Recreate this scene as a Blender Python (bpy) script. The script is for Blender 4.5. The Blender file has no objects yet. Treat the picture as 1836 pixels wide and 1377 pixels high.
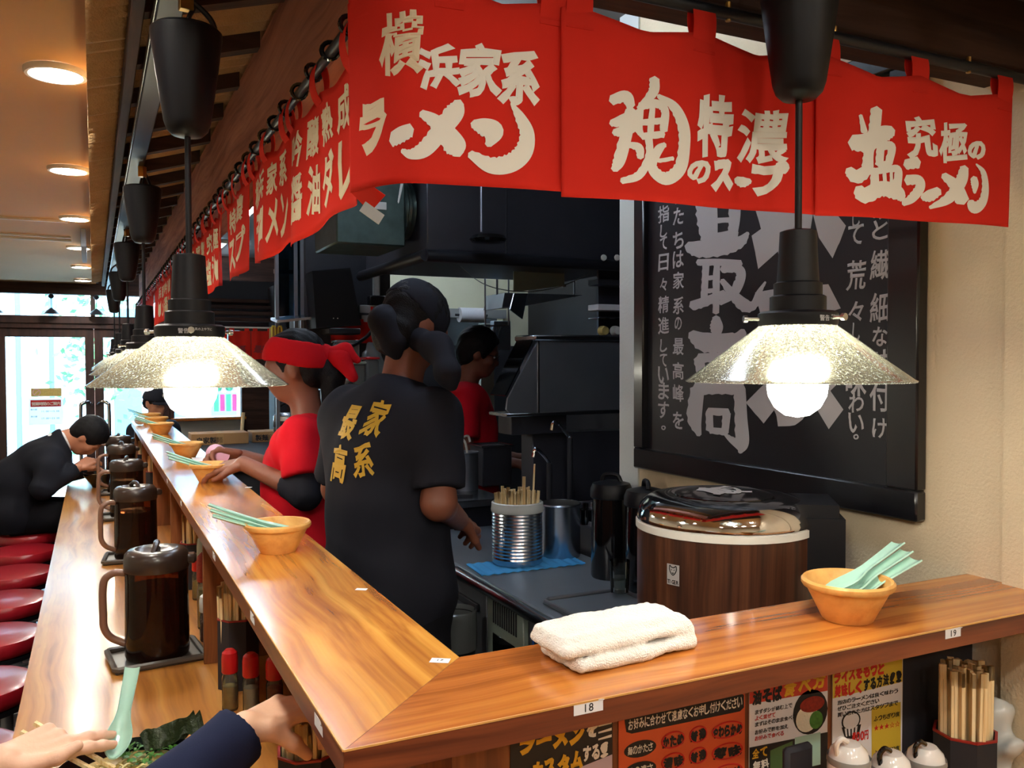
import bpy, math, random
import numpy as np
from mathutils import Vector, Matrix
random.seed(7); rng = np.random.default_rng(7)
S = bpy.context.scene
COL = S.collection
PI = math.pi

# ------------------------------------------------------------------ camera
CX, CY = 918.0, 688.5
VPY, VPX = (168.0, 650.0), (4100.0, 640.0)
FPX = math.sqrt(-((VPY[0]-CX)*(VPX[0]-CX)+(VPY[1]-CY)*(VPX[1]-CY)))
_y = np.array([VPY[0]-CX, -(VPY[1]-CY), -FPX]); _y /= np.linalg.norm(_y)
_x = np.array([VPX[0]-CX, -(VPX[1]-CY), -FPX]); _x -= _y*(_x@_y); _x /= np.linalg.norm(_x)
RW = np.array([_x, _y, np.cross(_x, _y)])
EYE = np.array([0, 0, 1.67])
def ray(px, py): return RW@np.array([px-CX, -(py-CY), -FPX])
def atZ(px, py, z): d = ray(px, py); return EYE+d*((z-EYE[2])/d[2])
def atX(px, py, x): d = ray(px, py); return EYE+d*(x/d[0])
def atY(px, py, y): d = ray(px, py); return EYE+d*(y/d[1])
def atD(px, py, dep): return EYE+ray(px, py)*(dep/FPX)
cd = bpy.data.cameras.new('camera'); cam = bpy.data.objects.new('camera', cd); COL.objects.link(cam)
cd.sensor_fit = 'HORIZONTAL'; cd.sensor_width = 36; cd.lens = 36*FPX/1836; cd.clip_start = .02
M4 = Matrix.Identity(4)
for i in range(3):
    for j in range(3): M4[i][j] = RW[i, j]
    M4[i][3] = EYE[i]
cam.matrix_world = M4
S.camera = cam

# ------------------------------------------------------------------ world, exposure
S.view_settings.view_transform = 'Standard'; S.view_settings.look = 'None'
S.view_settings.gamma = 1; S.view_settings.use_curve_mapping = False
S.view_settings.exposure = 1.1
W = bpy.data.worlds.new('world'); S.world = W; W.use_nodes = True
wn = W.node_tree; wn.nodes.clear()
wo = wn.nodes.new('ShaderNodeOutputWorld'); wb = wn.nodes.new('ShaderNodeBackground')
wb.inputs[0].default_value = (.72, .86, 1, 1); wb.inputs[1].default_value = 14.0
wn.links.new(wb.outputs[0], wo.inputs[0])
sun = bpy.data.lights.new('sun', 'SUN'); sun.energy = 14.0; sun.angle = .2; sun.color = (.95, .97, 1)
suno = bpy.data.objects.new('sun', sun); COL.objects.link(suno); suno.location = (0, 8, 12)
suno.rotation_euler = (math.radians(28), math.radians(8), 0)

# ------------------------------------------------------------------ materials
MATS = {}
def nd(t, typ, **kw):
    n = t.nodes.new(typ)
    for k, v in kw.items(): setattr(n, k, v)
    return n
def srgb(r, g, b):
    f = lambda c: ((c/255+.055)/1.055)**2.4 if c/255 > .04045 else c/255/12.92
    return (f(r), f(g), f(b), 1)
def base(name):
    m = bpy.data.materials.new(name); m.use_nodes = True; MATS[name] = m
    t = m.node_tree; return m, t, t.nodes['Principled BSDF'], t.nodes['Material Output']
def P(name, rgb, rough=.5, metal=0, spec=.5, coat=0, bump=0, bscale=80, vary=0, vscale=6, emit=0, sheen=0):
    m, t, b, o = base(name)
    c = srgb(*rgb)
    b.inputs['Base Color'].default_value = c; b.inputs['Roughness'].default_value = rough
    b.inputs['Metallic'].default_value = metal; b.inputs['Specular IOR Level'].default_value = spec
    b.inputs['Coat Weight'].default_value = coat; b.inputs['Coat Roughness'].default_value = .12
    if sheen: b.inputs['Sheen Weight'].default_value = sheen
    if emit: b.inputs['Emission Color'].default_value = c; b.inputs['Emission Strength'].default_value = emit
    if bump or vary:
        tc = nd(t, 'ShaderNodeTexCoord')
    if vary:
        n = nd(t, 'ShaderNodeTexNoise'); n.inputs['Scale'].default_value = vscale; n.inputs['Detail'].default_value = 5
        t.links.new(tc.outputs['Object'], n.inputs['Vector'])
        mr = nd(t, 'ShaderNodeMapRange'); mr.inputs[1].default_value = .3; mr.inputs[2].default_value = .7
        mr.inputs[3].default_value = 1-vary; mr.inputs[4].default_value = 1+vary*.6
        t.links.new(n.outputs['Fac'], mr.inputs[0])
        mx = nd(t, 'ShaderNodeVectorMath', operation='SCALE'); mx.inputs[0].default_value = c[:3]
        t.links.new(mr.outputs[0], mx.inputs['Scale']); t.links.new(mx.outputs[0], b.inputs['Base Color'])
    if bump:
        n2 = nd(t, 'ShaderNodeTexNoise'); n2.inputs['Scale'].default_value = bscale; n2.inputs['Detail'].default_value = 3
        t.links.new(tc.outputs['Object'], n2.inputs['Vector'])
        bp = nd(t, 'ShaderNodeBump'); bp.inputs['Strength'].default_value = bump; bp.inputs['Distance'].default_value = .004
        t.links.new(n2.outputs['Fac'], bp.inputs['Height']); t.links.new(bp.outputs[0], b.inputs['Normal'])
    return m
def wood(name, c1, c2, c3, axis='Y', rough=.28, coat=.0, across=34, along=1.1, bump=.0, spec=.5, streak=.42):
    """streaky veneer: noise stretched along the grain"""
    m, t, b, o = base(name)
    tc = nd(t, 'ShaderNodeTexCoord'); mp = nd(t, 'ShaderNodeMapping')
    sc = {'X': (along, across, across), 'Y': (across, along, across), 'Z': (across, across, along)}[axis]
    mp.inputs['Scale'].default_value = sc
    t.links.new(tc.outputs['Object'], mp.inputs['Vector'])
    n0 = nd(t, 'ShaderNodeTexNoise'); n0.inputs['Scale'].default_value = 2.2; n0.inputs['Detail'].default_value = 2
    t.links.new(tc.outputs['Object'], n0.inputs['Vector'])
    ad = nd(t, 'ShaderNodeVectorMath', operation='MULTIPLY_ADD'); ad.inputs[1].default_value = {'X': (.12, 1.6, 1.6), 'Y': (1.6, .12, 1.6), 'Z': (2.2, 2.2, .2)}[axis]
    t.links.new(n0.outputs['Color'], ad.inputs[0]); t.links.new(mp.outputs[0], ad.inputs[2])
    n1 = nd(t, 'ShaderNodeTexNoise'); n1.inputs['Scale'].default_value = 1; n1.inputs['Detail'].default_value = 4; n1.inputs['Roughness'].default_value = .6
    t.links.new(ad.outputs[0], n1.inputs['Vector'])
    n2 = nd(t, 'ShaderNodeTexNoise'); n2.inputs['Scale'].default_value = 3.1; n2.inputs['Detail'].default_value = 2
    sq = nd(t, 'ShaderNodeVectorMath', operation='MULTIPLY'); sq.inputs[1].default_value = {'X': (.3, 1, 1), 'Y': (1, .3, 1), 'Z': (1, 1, .3)}[axis]
    t.links.new(ad.outputs[0], sq.inputs[0]); t.links.new(sq.outputs[0], n2.inputs['Vector'])
    r1 = nd(t, 'ShaderNodeValToRGB'); e = r1.color_ramp.elements
    e[0].position = .33; e[0].color = srgb(*c3); e[1].position = .66; e[1].color = srgb(*c1)
    k = e.new(.48); k.color = srgb(*c2)
    t.links.new(n1.outputs['Fac'], r1.inputs[0])
    r2 = nd(t, 'ShaderNodeValToRGB'); e = r2.color_ramp.elements
    e[0].position = .30; e[0].color = (.5, .4, .33, 1); e[1].position = .48; e[1].color = (1, 1, 1, 1)
    t.links.new(n2.outputs['Fac'], r2.inputs[0])
    mx = nd(t, 'ShaderNodeMix', data_type='RGBA', blend_type='MULTIPLY'); mx.inputs[0].default_value = streak
    t.links.new(r1.outputs[0], mx.inputs[6]); t.links.new(r2.outputs[0], mx.inputs[7])
    t.links.new(mx.outputs[2], b.inputs['Base Color'])
    b.inputs['Roughness'].default_value = rough; b.inputs['Coat Weight'].default_value = coat; b.inputs['Coat Roughness'].default_value = .14
    b.inputs['Specular IOR Level'].default_value = spec
    if bump:
        bp = nd(t, 'ShaderNodeBump'); bp.inputs['Strength'].default_value = bump; bp.inputs['Distance'].default_value = .002
        t.links.new(n2.outputs['Fac'], bp.inputs['Height']); t.links.new(bp.outputs[0], b.inputs['Normal'])
    return m
def emit(name, rgb, s):
    m, t, b, o = base(name); t.nodes.remove(b)
    e = nd(t, 'ShaderNodeEmission'); e.inputs[0].default_value = srgb(*rgb); e.inputs[1].default_value = s
    t.links.new(e.outputs[0], o.inputs[0]); return m
def glassy(name, rgb, rough=.02, tmix=.8, ior=1.45, diff=None):
    """cheap thin glass: transparent + glossy by fresnel (+ a diffuse/translucent share)"""
    m, t, b, o = base(name); t.nodes.remove(b)
    tr = nd(t, 'ShaderNodeBsdfTransparent'); tr.inputs[0].default_value = srgb(*rgb)
    gl = nd(t, 'ShaderNodeBsdfGlossy'); gl.inputs['Roughness'].default_value = rough
    fr = nd(t, 'ShaderNodeFresnel'); fr.inputs[0].default_value = ior
    mx = nd(t, 'ShaderNodeMixShader'); t.links.new(fr.outputs[0], mx.inputs[0])
    src = tr
    if diff:
        d = nd(t, 'ShaderNodeBsdfDiffuse'); d.inputs[0].default_value = srgb(*diff[0])
        tl = nd(t, 'ShaderNodeBsdfTranslucent'); tl.inputs[0].default_value = srgb(*diff[0])
        m1 = nd(t, 'ShaderNodeMixShader'); m1.inputs[0].default_value = .6
        t.links.new(d.outputs[0], m1.inputs[1]); t.links.new(tl.outputs[0], m1.inputs[2])
        m2 = nd(t, 'ShaderNodeMixShader'); m2.inputs[0].default_value = diff[1]
        t.links.new(tr.outputs[0], m2.inputs[1]); t.links.new(m1.outputs[0], m2.inputs[2]); src = m2
        if len(diff) > 2:   # speckled with seed bubbles
            tc = nd(t, 'ShaderNodeTexCoord'); v = nd(t, 'ShaderNodeTexNoise'); v.inputs['Scale'].default_value = diff[2]; v.inputs['Detail'].default_value = 2
            t.links.new(tc.outputs['Object'], v.inputs['Vector'])
            mr = nd(t, 'ShaderNodeMapRange'); mr.inputs[1].default_value = .57; mr.inputs[2].default_value = .66
            mr.inputs[3].default_value = diff[1]; mr.inputs[4].default_value = .62
            t.links.new(v.outputs['Fac'], mr.inputs[0]); t.links.new(mr.outputs[0], m2.inputs[0])
    t.links.new(src.outputs[0], mx.inputs[1]); t.links.new(gl.outputs[0], mx.inputs[2])
    t.links.new(mx.outputs[0], o.inputs[0]); return m
def cloth(name, rgb, trans=.25, weave=900, dark=.12):
    m, t, b, o = base(name)
    b.inputs['Roughness'].default_value = .85; b.inputs['Specular IOR Level'].default_value = .15
    tc = nd(t, 'ShaderNodeTexCoord'); n = nd(t, 'ShaderNodeTexNoise'); n.inputs['Scale'].default_value = 7; n.inputs['Detail'].default_value = 6
    t.links.new(tc.outputs['Object'], n.inputs['Vector'])
    mr = nd(t, 'ShaderNodeMapRange'); mr.inputs[3].default_value = 1-dark; mr.inputs[4].default_value = 1+dark
    t.links.new(n.outputs['Fac'], mr.inputs[0])
    mx = nd(t, 'ShaderNodeVectorMath', operation='SCALE'); mx.inputs[0].default_value = srgb(*rgb)[:3]
    t.links.new(mr.outputs[0], mx.inputs['Scale']); t.links.new(mx.outputs[0], b.inputs['Base Color'])
    n2 = nd(t, 'ShaderNodeTexNoise'); n2.inputs['Scale'].default_value = weave
    t.links.new(tc.outputs['Object'], n2.inputs['Vector'])
    bp = nd(t, 'ShaderNodeBump'); bp.inputs['Strength'].default_value = .25; bp.inputs['Distance'].default_value = .001
    t.links.new(n2.outputs['Fac'], bp.inputs['Height']); t.links.new(bp.outputs[0], b.inputs['Normal'])
    if trans:
        tl = nd(t, 'ShaderNodeBsdfTranslucent'); t.links.new(mx.outputs[0], tl.inputs[0])
        ms = nd(t, 'ShaderNodeMixShader'); ms.inputs[0].default_value = trans
        t.links.new(b.outputs[0], ms.inputs[1]); t.links.new(tl.outputs[0], ms.inputs[2]); t.links.new(ms.outputs[0], o.inputs[0])
    return m

wood('ledge_y', (226, 164, 72), (204, 134, 54), (162, 94, 40), 'Y', .22, .6, 26, .6)
wood('ledge_x', (205, 132, 56), (182, 106, 44), (134, 70, 32), 'X', .2, .35, 26, .6)
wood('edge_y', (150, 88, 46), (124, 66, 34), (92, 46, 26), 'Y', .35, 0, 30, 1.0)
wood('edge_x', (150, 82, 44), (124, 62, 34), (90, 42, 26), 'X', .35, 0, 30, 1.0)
wood('counter_y', (208, 150, 72), (192, 128, 58), (160, 98, 44), 'Y', .3, .6, 22, .5)
wood('counter_x', (208, 150, 72), (192, 128, 58), (160, 98, 44), 'X', .22, .4, 22, .8)
wood('panel_wood', (150, 92, 50), (124, 70, 38), (96, 50, 28), 'Z', .4)
wood('beam_wood', (196, 136, 112), (178, 118, 98), (146, 92, 78), 'Y', .75, 0, 30, 1.4, .3, .2)
wood('dark_wood', (76, 52, 42), (62, 42, 35), (46, 32, 29), 'X', .7, 0, 25, 1.5, .2, .2)
wood('dark_wood_y', (78, 56, 44), (62, 45, 37), (44, 32, 28), 'Y', .7, 0, 25, 1.5, .2, .2)
wood('bowl_wood', (224, 174, 102), (216, 162, 92), (204, 146, 76), 'X', .42, 0, 30, 6, .0, .3, .1)
wood('stick_wood', (250, 232, 188), (244, 218, 166), (228, 194, 134), 'Z', .6, 0, 200, 4, .0, .2, .2)
wood('jar_wood', (96, 58, 38), (74, 43, 29), (52, 31, 23), 'Z', .35, .1, 60, 1.2, .02)
wood('door_wood', (74, 44, 38), (60, 36, 32), (46, 28, 26), 'Z', .5, 0, 20, 1.2)
P('wall_beige', (214, 196, 164), .85, bump=.5, bscale=160, vary=.05)
P('wall_white', (196, 198, 192), .8, bump=.2, bscale=120, vary=.04)
P('wall_cream', (226, 222, 190), .8, vary=.04)
P('wall_dark', (40, 40, 44), .6, vary=.15)
P('ceiling_paint', (216, 170, 112), .8, vary=.04, vscale=2)
P('kitchen_ceiling', (120, 120, 118), .8, vary=.05)
P('floor_tile', (52, 44, 42), .35, vary=.15, vscale=3)
P('corrugated', (176, 140, 96), .7, bump=.8, bscale=220, vary=.12, vscale=30)
P('black_plastic', (14, 15, 20), .45, spec=.3, vary=.1)
P('black_matte', (36, 37, 44), .7, vary=.12)
P('black_gloss', (14, 14, 16), .08, coat=.6)
P('black_metal', (34, 35, 42), .42, .3, vary=.15)
P('dark_steel', (70, 70, 78), .38, .45, vary=.2, vscale=3)
P('steel', (176, 180, 186), .25, 1, vary=.1, vscale=4)
P('steel_dull', (136, 140, 148), .34, .7, vary=.14, vscale=4)
P('steel_top', (140, 150, 160), .32, .5, vary=.12, vscale=4)
P('chrome', (225, 226, 230), .07, 1)
P('galvanised', (74, 92, 90), .5, .7, vary=.25, vscale=14)
P('duct_foil', (88, 104, 100), .3, .85, bump=.8, bscale=25)
cloth('noren_red', (228, 52, 40), .25)
cloth('shirt_red', (196, 18, 34), 0, dark=.18)
cloth('shirt_black', (32, 33, 41), 0)
cloth('bandana_red', (206, 24, 34), .1)
cloth('jacket_dark', (30, 32, 40), 0)
cloth('navy', (26, 32, 58), 0)
cloth('trousers', (22, 22, 27), 0)
P('towel', (240, 236, 228), .95, bump=1, bscale=420, sheen=.5)
P('letter_white', (236, 232, 222), .7)
P('letter_cream', (226, 208, 176), .7)
P('letter_silver', (176, 172, 172), .45, .1)
P('letter_black', (22, 20, 22), .6)
P('letter_gold', (196, 156, 44), .6)
P('letter_red', (200, 36, 30), .6)
P('letter_yellow', (226, 176, 40), .6)
P('letter_redwhite', (230, 190, 190), .7)
P('sign_black', (16, 16, 22), .4, vary=.1)
P('sign_frame', (16, 16, 20), .3, coat=.2)
P('paper_white', (232, 232, 236), .6)
P('paper_orange', (214, 92, 48), .5, vary=.12, vscale=9)
P('paper_black', (28, 26, 28), .5)
P('paper_yellow', (214, 186, 60), .5)
P('paper_red', (204, 62, 40), .5)
P('paper_green', (84, 120, 72), .5)
P('paper_lilac', (200, 186, 204), .5)
P('skin_light', (222, 176, 148), .5, bump=.15, bscale=120, vary=.04, vscale=20)
P('skin', (190, 128, 98), .5, bump=.15, bscale=120, vary=.05, vscale=20)
P('skin_dark', (128, 76, 56), .5, bump=.15, bscale=120, vary=.06, vscale=20)
P('nail', (228, 178, 160), .25)
P('hair', (15, 14, 17), .6, spec=.2, bump=.6, bscale=260)
P('celadon', (168, 208, 192), .18, coat=.4, vary=.05)
P('celadon_dark', (110, 156, 130), .2, coat=.4)
P('vinyl_red', (168, 26, 40), .28, coat=.35)
P('red_plastic', (186, 26, 30), .3)
P('red_lacquer', (150, 30, 28), .4)
P('white_plastic', (228, 226, 218), .35)
P('white_ceramic', (240, 238, 234), .12, coat=.4)
P('grey_plastic', (150, 152, 150), .5)
P('green_grey', (158, 172, 160), .5)
P('blue_cloth', (70, 160, 222), .8)
P('blue_plastic', (40, 96, 190), .4)
P('carton', (170, 128, 84), .8, vary=.06)
P('tan_board', (176, 138, 92), .8, vary=.06)
P('nori', (38, 52, 26), .5, bump=.9, bscale=160, vary=.35, vscale=60)
P('greens', (70, 130, 48), .45, vary=.35, vscale=150)
P('noodle', (226, 206, 140), .4, vary=.1)
P('soup', (206, 176, 110), .2, vary=.15, vscale=30)
P('condiment', (214, 190, 112), .6, vary=.15, vscale=60)
P('chili', (150, 40, 24), .7, vary=.3, vscale=200)
P('brass', (200, 160, 90), .3, 1)
P('screw', (196, 198, 196), .25, 1)
P('plastic_bag', (206, 210, 206), .25, vary=.1)
P('white_trim', (226, 222, 210), .5)
P('facade_white', (232, 236, 236), .8)
P('facade_grey', (150, 160, 170), .8)
P('facade_blue', (70, 120, 150), .5)
P('facade_dark', (50, 62, 76), .6)
P('asphalt', (150, 150, 150), .9)
P('leaf', (70, 130, 80), .6, vary=.3, vscale=30)
P('yellow_tube', (214, 196, 80), .5)
P('poster_pink', (222, 170, 196), .6)
P('rice', (238, 232, 212), .5, bump=.6, bscale=300)
glassy('clear_glass', (238, 244, 244), .02)
glassy('window_glass', (225, 240, 244), .01)
glassy('tinted_glass', (120, 150, 170), .05)
glassy('pitcher_brown', (196, 140, 104), .06, ior=1.4, diff=((84, 52, 38), .30))
glassy('tea', (150, 84, 58), .05, ior=1.15, diff=((58, 30, 20), .40))
glassy('shade_glass', (235, 236, 222), .12, diff=((232, 232, 218), .20, 330))
glassy('shaker_clear', (230, 232, 226), .04, diff=((220, 216, 200), .12))
glassy('plastic_film', (215, 220, 220), .15, diff=((215, 220, 220), .35))
cloth('poster_film', (236, 238, 240), .75, dark=.03); cloth('poster_film_pink', (236, 150, 190), .75, dark=.03); cloth('poster_film_mint', (160, 214, 190), .75, dark=.03); cloth('poster_film_red', (214, 60, 60), .7, dark=.03)
emit('bulb_glow', (255, 249, 232), 46)
emit('downlight_glow', (255, 249, 238), 95)
emit('fill_tube_glow', (214, 232, 255), 26)  # glow of the added kitchen tubes
# ------------------------------------------------------------------ objects and meshes
def wm(o):
    m = o.matrix_basis.copy()
    while o.parent is not None:
        o = o.parent; m = o.matrix_basis @ m
    return m
def tag(o, label=None, cat=None, group=None, kind=None):
    if label: o['label'] = label
    if cat: o['category'] = cat
    if group: o['group'] = group
    if kind: o['kind'] = kind
    return o
def thing(name, label, cat, loc=(0, 0, 0), rz=0, group=None, kind=None):
    o = bpy.data.objects.new(name, None); COL.objects.link(o); o.empty_display_size = .05
    o.location = loc; o.rotation_euler = (0, 0, rz)
    return tag(o, label, cat, group, kind)
def dup(o, parent=None, loc=None, rz=None, label=None, group=None):
    c = o.copy(); COL.objects.link(c); c.parent = parent
    if loc is not None: c.location = loc
    if rz is not None: c.rotation_euler = (0, 0, rz)
    tag(c, label, None, group)
    for ch in list(o.children): dup(ch, c)
    return c
def mat(m): return MATS[m] if isinstance(m, str) else m
class MB:
    def __init__(s): s.v = []; s.f = []; s.mi = []; s.cur = 0
    def add(s, vs, fs):
        k = len(s.v); s.v += [tuple(map(float, p)) for p in vs]
        s.f += [tuple(i+k for i in f) for f in fs]; s.mi += [s.cur]*len(fs); return s
    def box(s, a, b, bev=0):
        x0, y0, z0 = [min(p, q) for p, q in zip(a, b)]; x1, y1, z1 = [max(p, q) for p, q in zip(a, b)]
        if bev <= 0:
            v = [(x, y, z) for z in (z0, z1) for y in (y0, y1) for x in (x0, x1)]
            return s.add(v, [(0, 2, 3, 1), (4, 5, 7, 6), (0, 1, 5, 4), (2, 6, 7, 3), (0, 4, 6, 2), (1, 3, 7, 5)])
        e = min(bev, (x1-x0)*.49, (y1-y0)*.49, (z1-z0)*.49)
        v = []; idx = {}
        for i in range(2):
            for j in range(2):
                for k in range(2):
                    X, Y, Z = (x0, x1)[i], (y0, y1)[j], (z0, z1)[k]
                    sx, sy, sz = (e, -e)[i], (e, -e)[j], (e, -e)[k]
                    for a_, p in enumerate([(X, Y+sy, Z+sz), (X+sx, Y, Z+sz), (X+sx, Y+sy, Z)]):
                        idx[i, j, k, a_] = len(v); v.append(p)
        f = []
        g = lambda *q: idx[q]
        for i in range(2):
            q = [g(i, 0, 0, 0), g(i, 1, 0, 0), g(i, 1, 1, 0), g(i, 0, 1, 0)]; f.append(tuple(q if i else q[::-1]))
            q = [g(0, i, 0, 1), g(1, i, 0, 1), g(1, i, 1, 1), g(0, i, 1, 1)]; f.append(tuple(q[::-1] if i else q))
            q = [g(0, 0, i, 2), g(1, 0, i, 2), g(1, 1, i, 2), g(0, 1, i, 2)]; f.append(tuple(q if i else q[::-1]))
        for i in range(2):
            for j in range(2):
                q = [g(i, j, 0, 0), g(i, j, 0, 1), g(i, j, 1, 1), g(i, j, 1, 0)]; f.append(tuple(q if (i == j) else q[::-1]))
                q = [g(i, 0, j, 0), g(i, 0, j, 2), g(i, 1, j, 2), g(i, 1, j, 0)]; f.append(tuple(q if (i != j) else q[::-1]))
                q = [g(0, i, j, 1), g(0, i, j, 2), g(1, i, j, 2), g(1, i, j, 1)]; f.append(tuple(q if (i == j) else q[::-1]))
                for k in range(2):
                    t = [g(i, j, k, 0), g(i, j, k, 1), g(i, j, k, 2)]
                    f.append(tuple(t if (i+j+k) % 2 else t[::-1]))
        return s.add(v, f)
    def obox(s, c, u, v, w):
        """box from a centre and three half-axis vectors"""
        c, u, v, w = map(np.array, (c, u, v, w))
        p = [c+a*u+b*v+d*w for d in (-1, 1) for b in (-1, 1) for a in (-1, 1)]
        return s.add(p, [(0, 2, 3, 1), (4, 5, 7, 6), (0, 1, 5, 4), (2, 6, 7, 3), (0, 4, 6, 2), (1, 3, 7, 5)])
    def quad(s, a, b, c, d): return s.add([a, b, c, d], [(0, 1, 2, 3)])
    def slab(s, pts, n, t):
        """polygon pts extruded by t along n"""
        n = np.array(n)*t; k = len(pts)
        vs = [np.array(p) for p in pts]+[np.array(p)+n for p in pts]
        return s.add(vs, [tuple(range(k))[::-1], tuple(range(k, 2*k))]+[(i, (i+1) % k, k+(i+1) % k, k+i) for i in range(k)])
    def lathe(s, prof, c=(0, 0, 0), seg=32, cap=True, ax='z'):
        """profile of (r, z) from bottom to top round a vertical axis"""
        k = len(prof); vs = []
        for r, z in prof:
            for i in range(seg):
                a = 2*PI*i/seg; p = (r*math.cos(a), r*math.sin(a), z)
                if ax == 'x': p = (p[2], p[0], p[1])
                if ax == 'y': p = (p[1], p[2], p[0])
                vs.append((c[0]+p[0], c[1]+p[1], c[2]+p[2]))
        fs = [(j*seg+i, j*seg+(i+1) % seg, (j+1)*seg+(i+1) % seg, (j+1)*seg+i) for j in range(k-1) for i in range(seg)]
        if cap:
            if prof[0][0] > 1e-5: fs.append(tuple(range(seg))[::-1])
            if prof[-1][0] > 1e-5: fs.append(tuple((k-1)*seg+i for i in range(seg)))
        return s.add(vs, fs)
    def tube(s, pts, r, seg=10, closed=False, cap=True):
        pts = [np.array(p, float) for p in pts]; n = len(pts)
        rs = r if isinstance(r, (list, tuple)) else [r]*n
        up = None; vs = []
        for i, p in enumerate(pts):
            if closed: t = pts[(i+1) % n]-pts[i-1]
            else: t = pts[min(i+1, n-1)]-pts[max(i-1, 0)]
            t = t/(np.linalg.norm(t)+1e-9)
            if up is None:
                up = np.array([0, 0, 1.]) if abs(t[2]) < .9 else np.array([1., 0, 0])
            up = up-t*(up@t); up /= np.linalg.norm(up)+1e-9; w = np.cross(t, up)
            for j in range(seg):
                a = 2*PI*j/seg; vs.append(p+(up*math.cos(a)+w*math.sin(a))*rs[i])
        m = n if closed else n-1
        fs = [(i*seg+j, i*seg+(j+1) % seg, ((i+1) % n)*seg+(j+1) % seg, ((i+1) % n)*seg+j) for i in range(m) for j in range(seg)]
        if cap and not closed: fs += [tuple(range(seg))[::-1], tuple((n-1)*seg+j for j in range(seg))]
        return s.add(vs, fs)
    def grid(s, fn, nu, nv, t=0):
        """surface fn(u, v) for u, v in 0..1; t gives it thickness along its normal"""
        pts = np.array([[fn(i/nu, j/nv) for i in range(nu+1)] for j in range(nv+1)], float)
        W_ = nu+1
        fs = [(j*W_+i, j*W_+i+1, (j+1)*W_+i+1, (j+1)*W_+i) for j in range(nv) for i in range(nu)]
        if not t: return s.add(pts.reshape(-1, 3), fs)
        du = np.gradient(pts, axis=1); dv = np.gradient(pts, axis=0); n = np.cross(du, dv)
        n /= np.linalg.norm(n, axis=2, keepdims=True)+1e-12
        A = (pts+n*t/2).reshape(-1, 3); B = (pts-n*t/2).reshape(-1, 3); N = len(A)
        fs2 = [tuple(x+N for x in f[::-1]) for f in fs]
        bd = [j for j in range(W_)]+[j*W_+nu for j in range(1, nv+1)]+[nv*W_+i for i in range(nu-1, -1, -1)]+[j*W_ for j in range(nv-1, 0, -1)]
        fs3 = [(bd[(i+1) % len(bd)], bd[i], bd[i]+N, bd[(i+1) % len(bd)]+N) for i in range(len(bd))]
        return s.add(list(A)+list(B), fs+fs2+fs3)
    def build(s, name, m, parent=None, world=False, label=None, cat=None, group=None, kind=None, smooth=True, angle=38, keep=False):
        V = np.array(s.v, float)
        loc = None
        if parent is not None and world:
            inv = np.array(wm(parent).inverted()); V = V@inv[:3, :3].T+inv[:3, 3]
        if parent is None and not keep and not (kind == 'structure'):
            loc = np.array([(V[:, 0].min()+V[:, 0].max())/2, (V[:, 1].min()+V[:, 1].max())/2, V[:, 2].min()]); V = V-loc
        me = bpy.data.meshes.new(name); me.from_pydata([tuple(p) for p in V], [], s.f)
        ms = m if isinstance(m, (list, tuple)) else [m]
        for q in ms: me.materials.append(mat(q))
        if len(ms) > 1: me.polygons.foreach_set('material_index', s.mi)
        if smooth:
            me.polygons.foreach_set('use_smooth', [True]*len(me.polygons)); me.set_sharp_from_angle(angle=math.radians(angle))
        me.update()
        o = bpy.data.objects.new(name, me); COL.objects.link(o); o.parent = parent
        if loc is not None: o.location = loc
        return tag(o, label, cat, group, kind)
def mb(): return MB()
def struct(name, b, m, parent=None, **k): return b.build(name, m, parent, kind='structure' if parent is None else None, **k)
def cr(pts, n=8, closed=False):
    """Catmull-Rom through points of any dimension"""
    p = np.array(pts, float)
    if closed: p = np.vstack([p[-1], p, p[0], p[1]])
    else: p = np.vstack([2*p[0]-p[1], p, 2*p[-1]-p[-2]])
    out = []
    for i in range(1, len(p)-2):
        for k in range(n):
            t = k/n
            out.append(.5*((2*p[i])+(-p[i-1]+p[i+1])*t+(2*p[i-1]-5*p[i]+4*p[i+1]-p[i+2])*t*t+(-p[i-1]+3*p[i]-3*p[i+1]+p[i+2])*t**3))
    if not closed: out.append(p[-2])
    return np.array(out)

# ------------------------------------------------------------------ lettering
GL = {}
def glyph(ch, bold):
    key = (ch, bold)
    if key in GL: return GL[key]
    c = bpy.data.curves.new('glyph', 'FONT'); c.body = ch; c.size = 1; c.resolution_u = 3
    c.bevel_depth = bold; c.bevel_resolution = 0; c.fill_mode = 'FRONT' if bold == 0 else 'BOTH'
    o = bpy.data.objects.new('glyph', c); me = o.to_mesh()
    V = np.array([v.co[:] for v in me.vertices]).reshape(-1, 3)
    F = [tuple(p.vertices) for p in me.polygons]
    N = np.array([p.normal[2] for p in me.polygons])
    F = [f for f, n in zip(F, N) if n > -1e-6] if bold else F
    if len(V):
        keep = sorted({i for f in F for i in f}); mp = {k: i for i, k in enumerate(keep)}
        V = V[keep]; F = [tuple(mp[i] for i in f) for f in F]
        V[:, 2] = V[:, 2]/bold if bold else 1.0
    o.to_mesh_clear(); bpy.data.objects.remove(o); bpy.data.curves.remove(c)
    GL[key] = (V, F); return GL[key]
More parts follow.
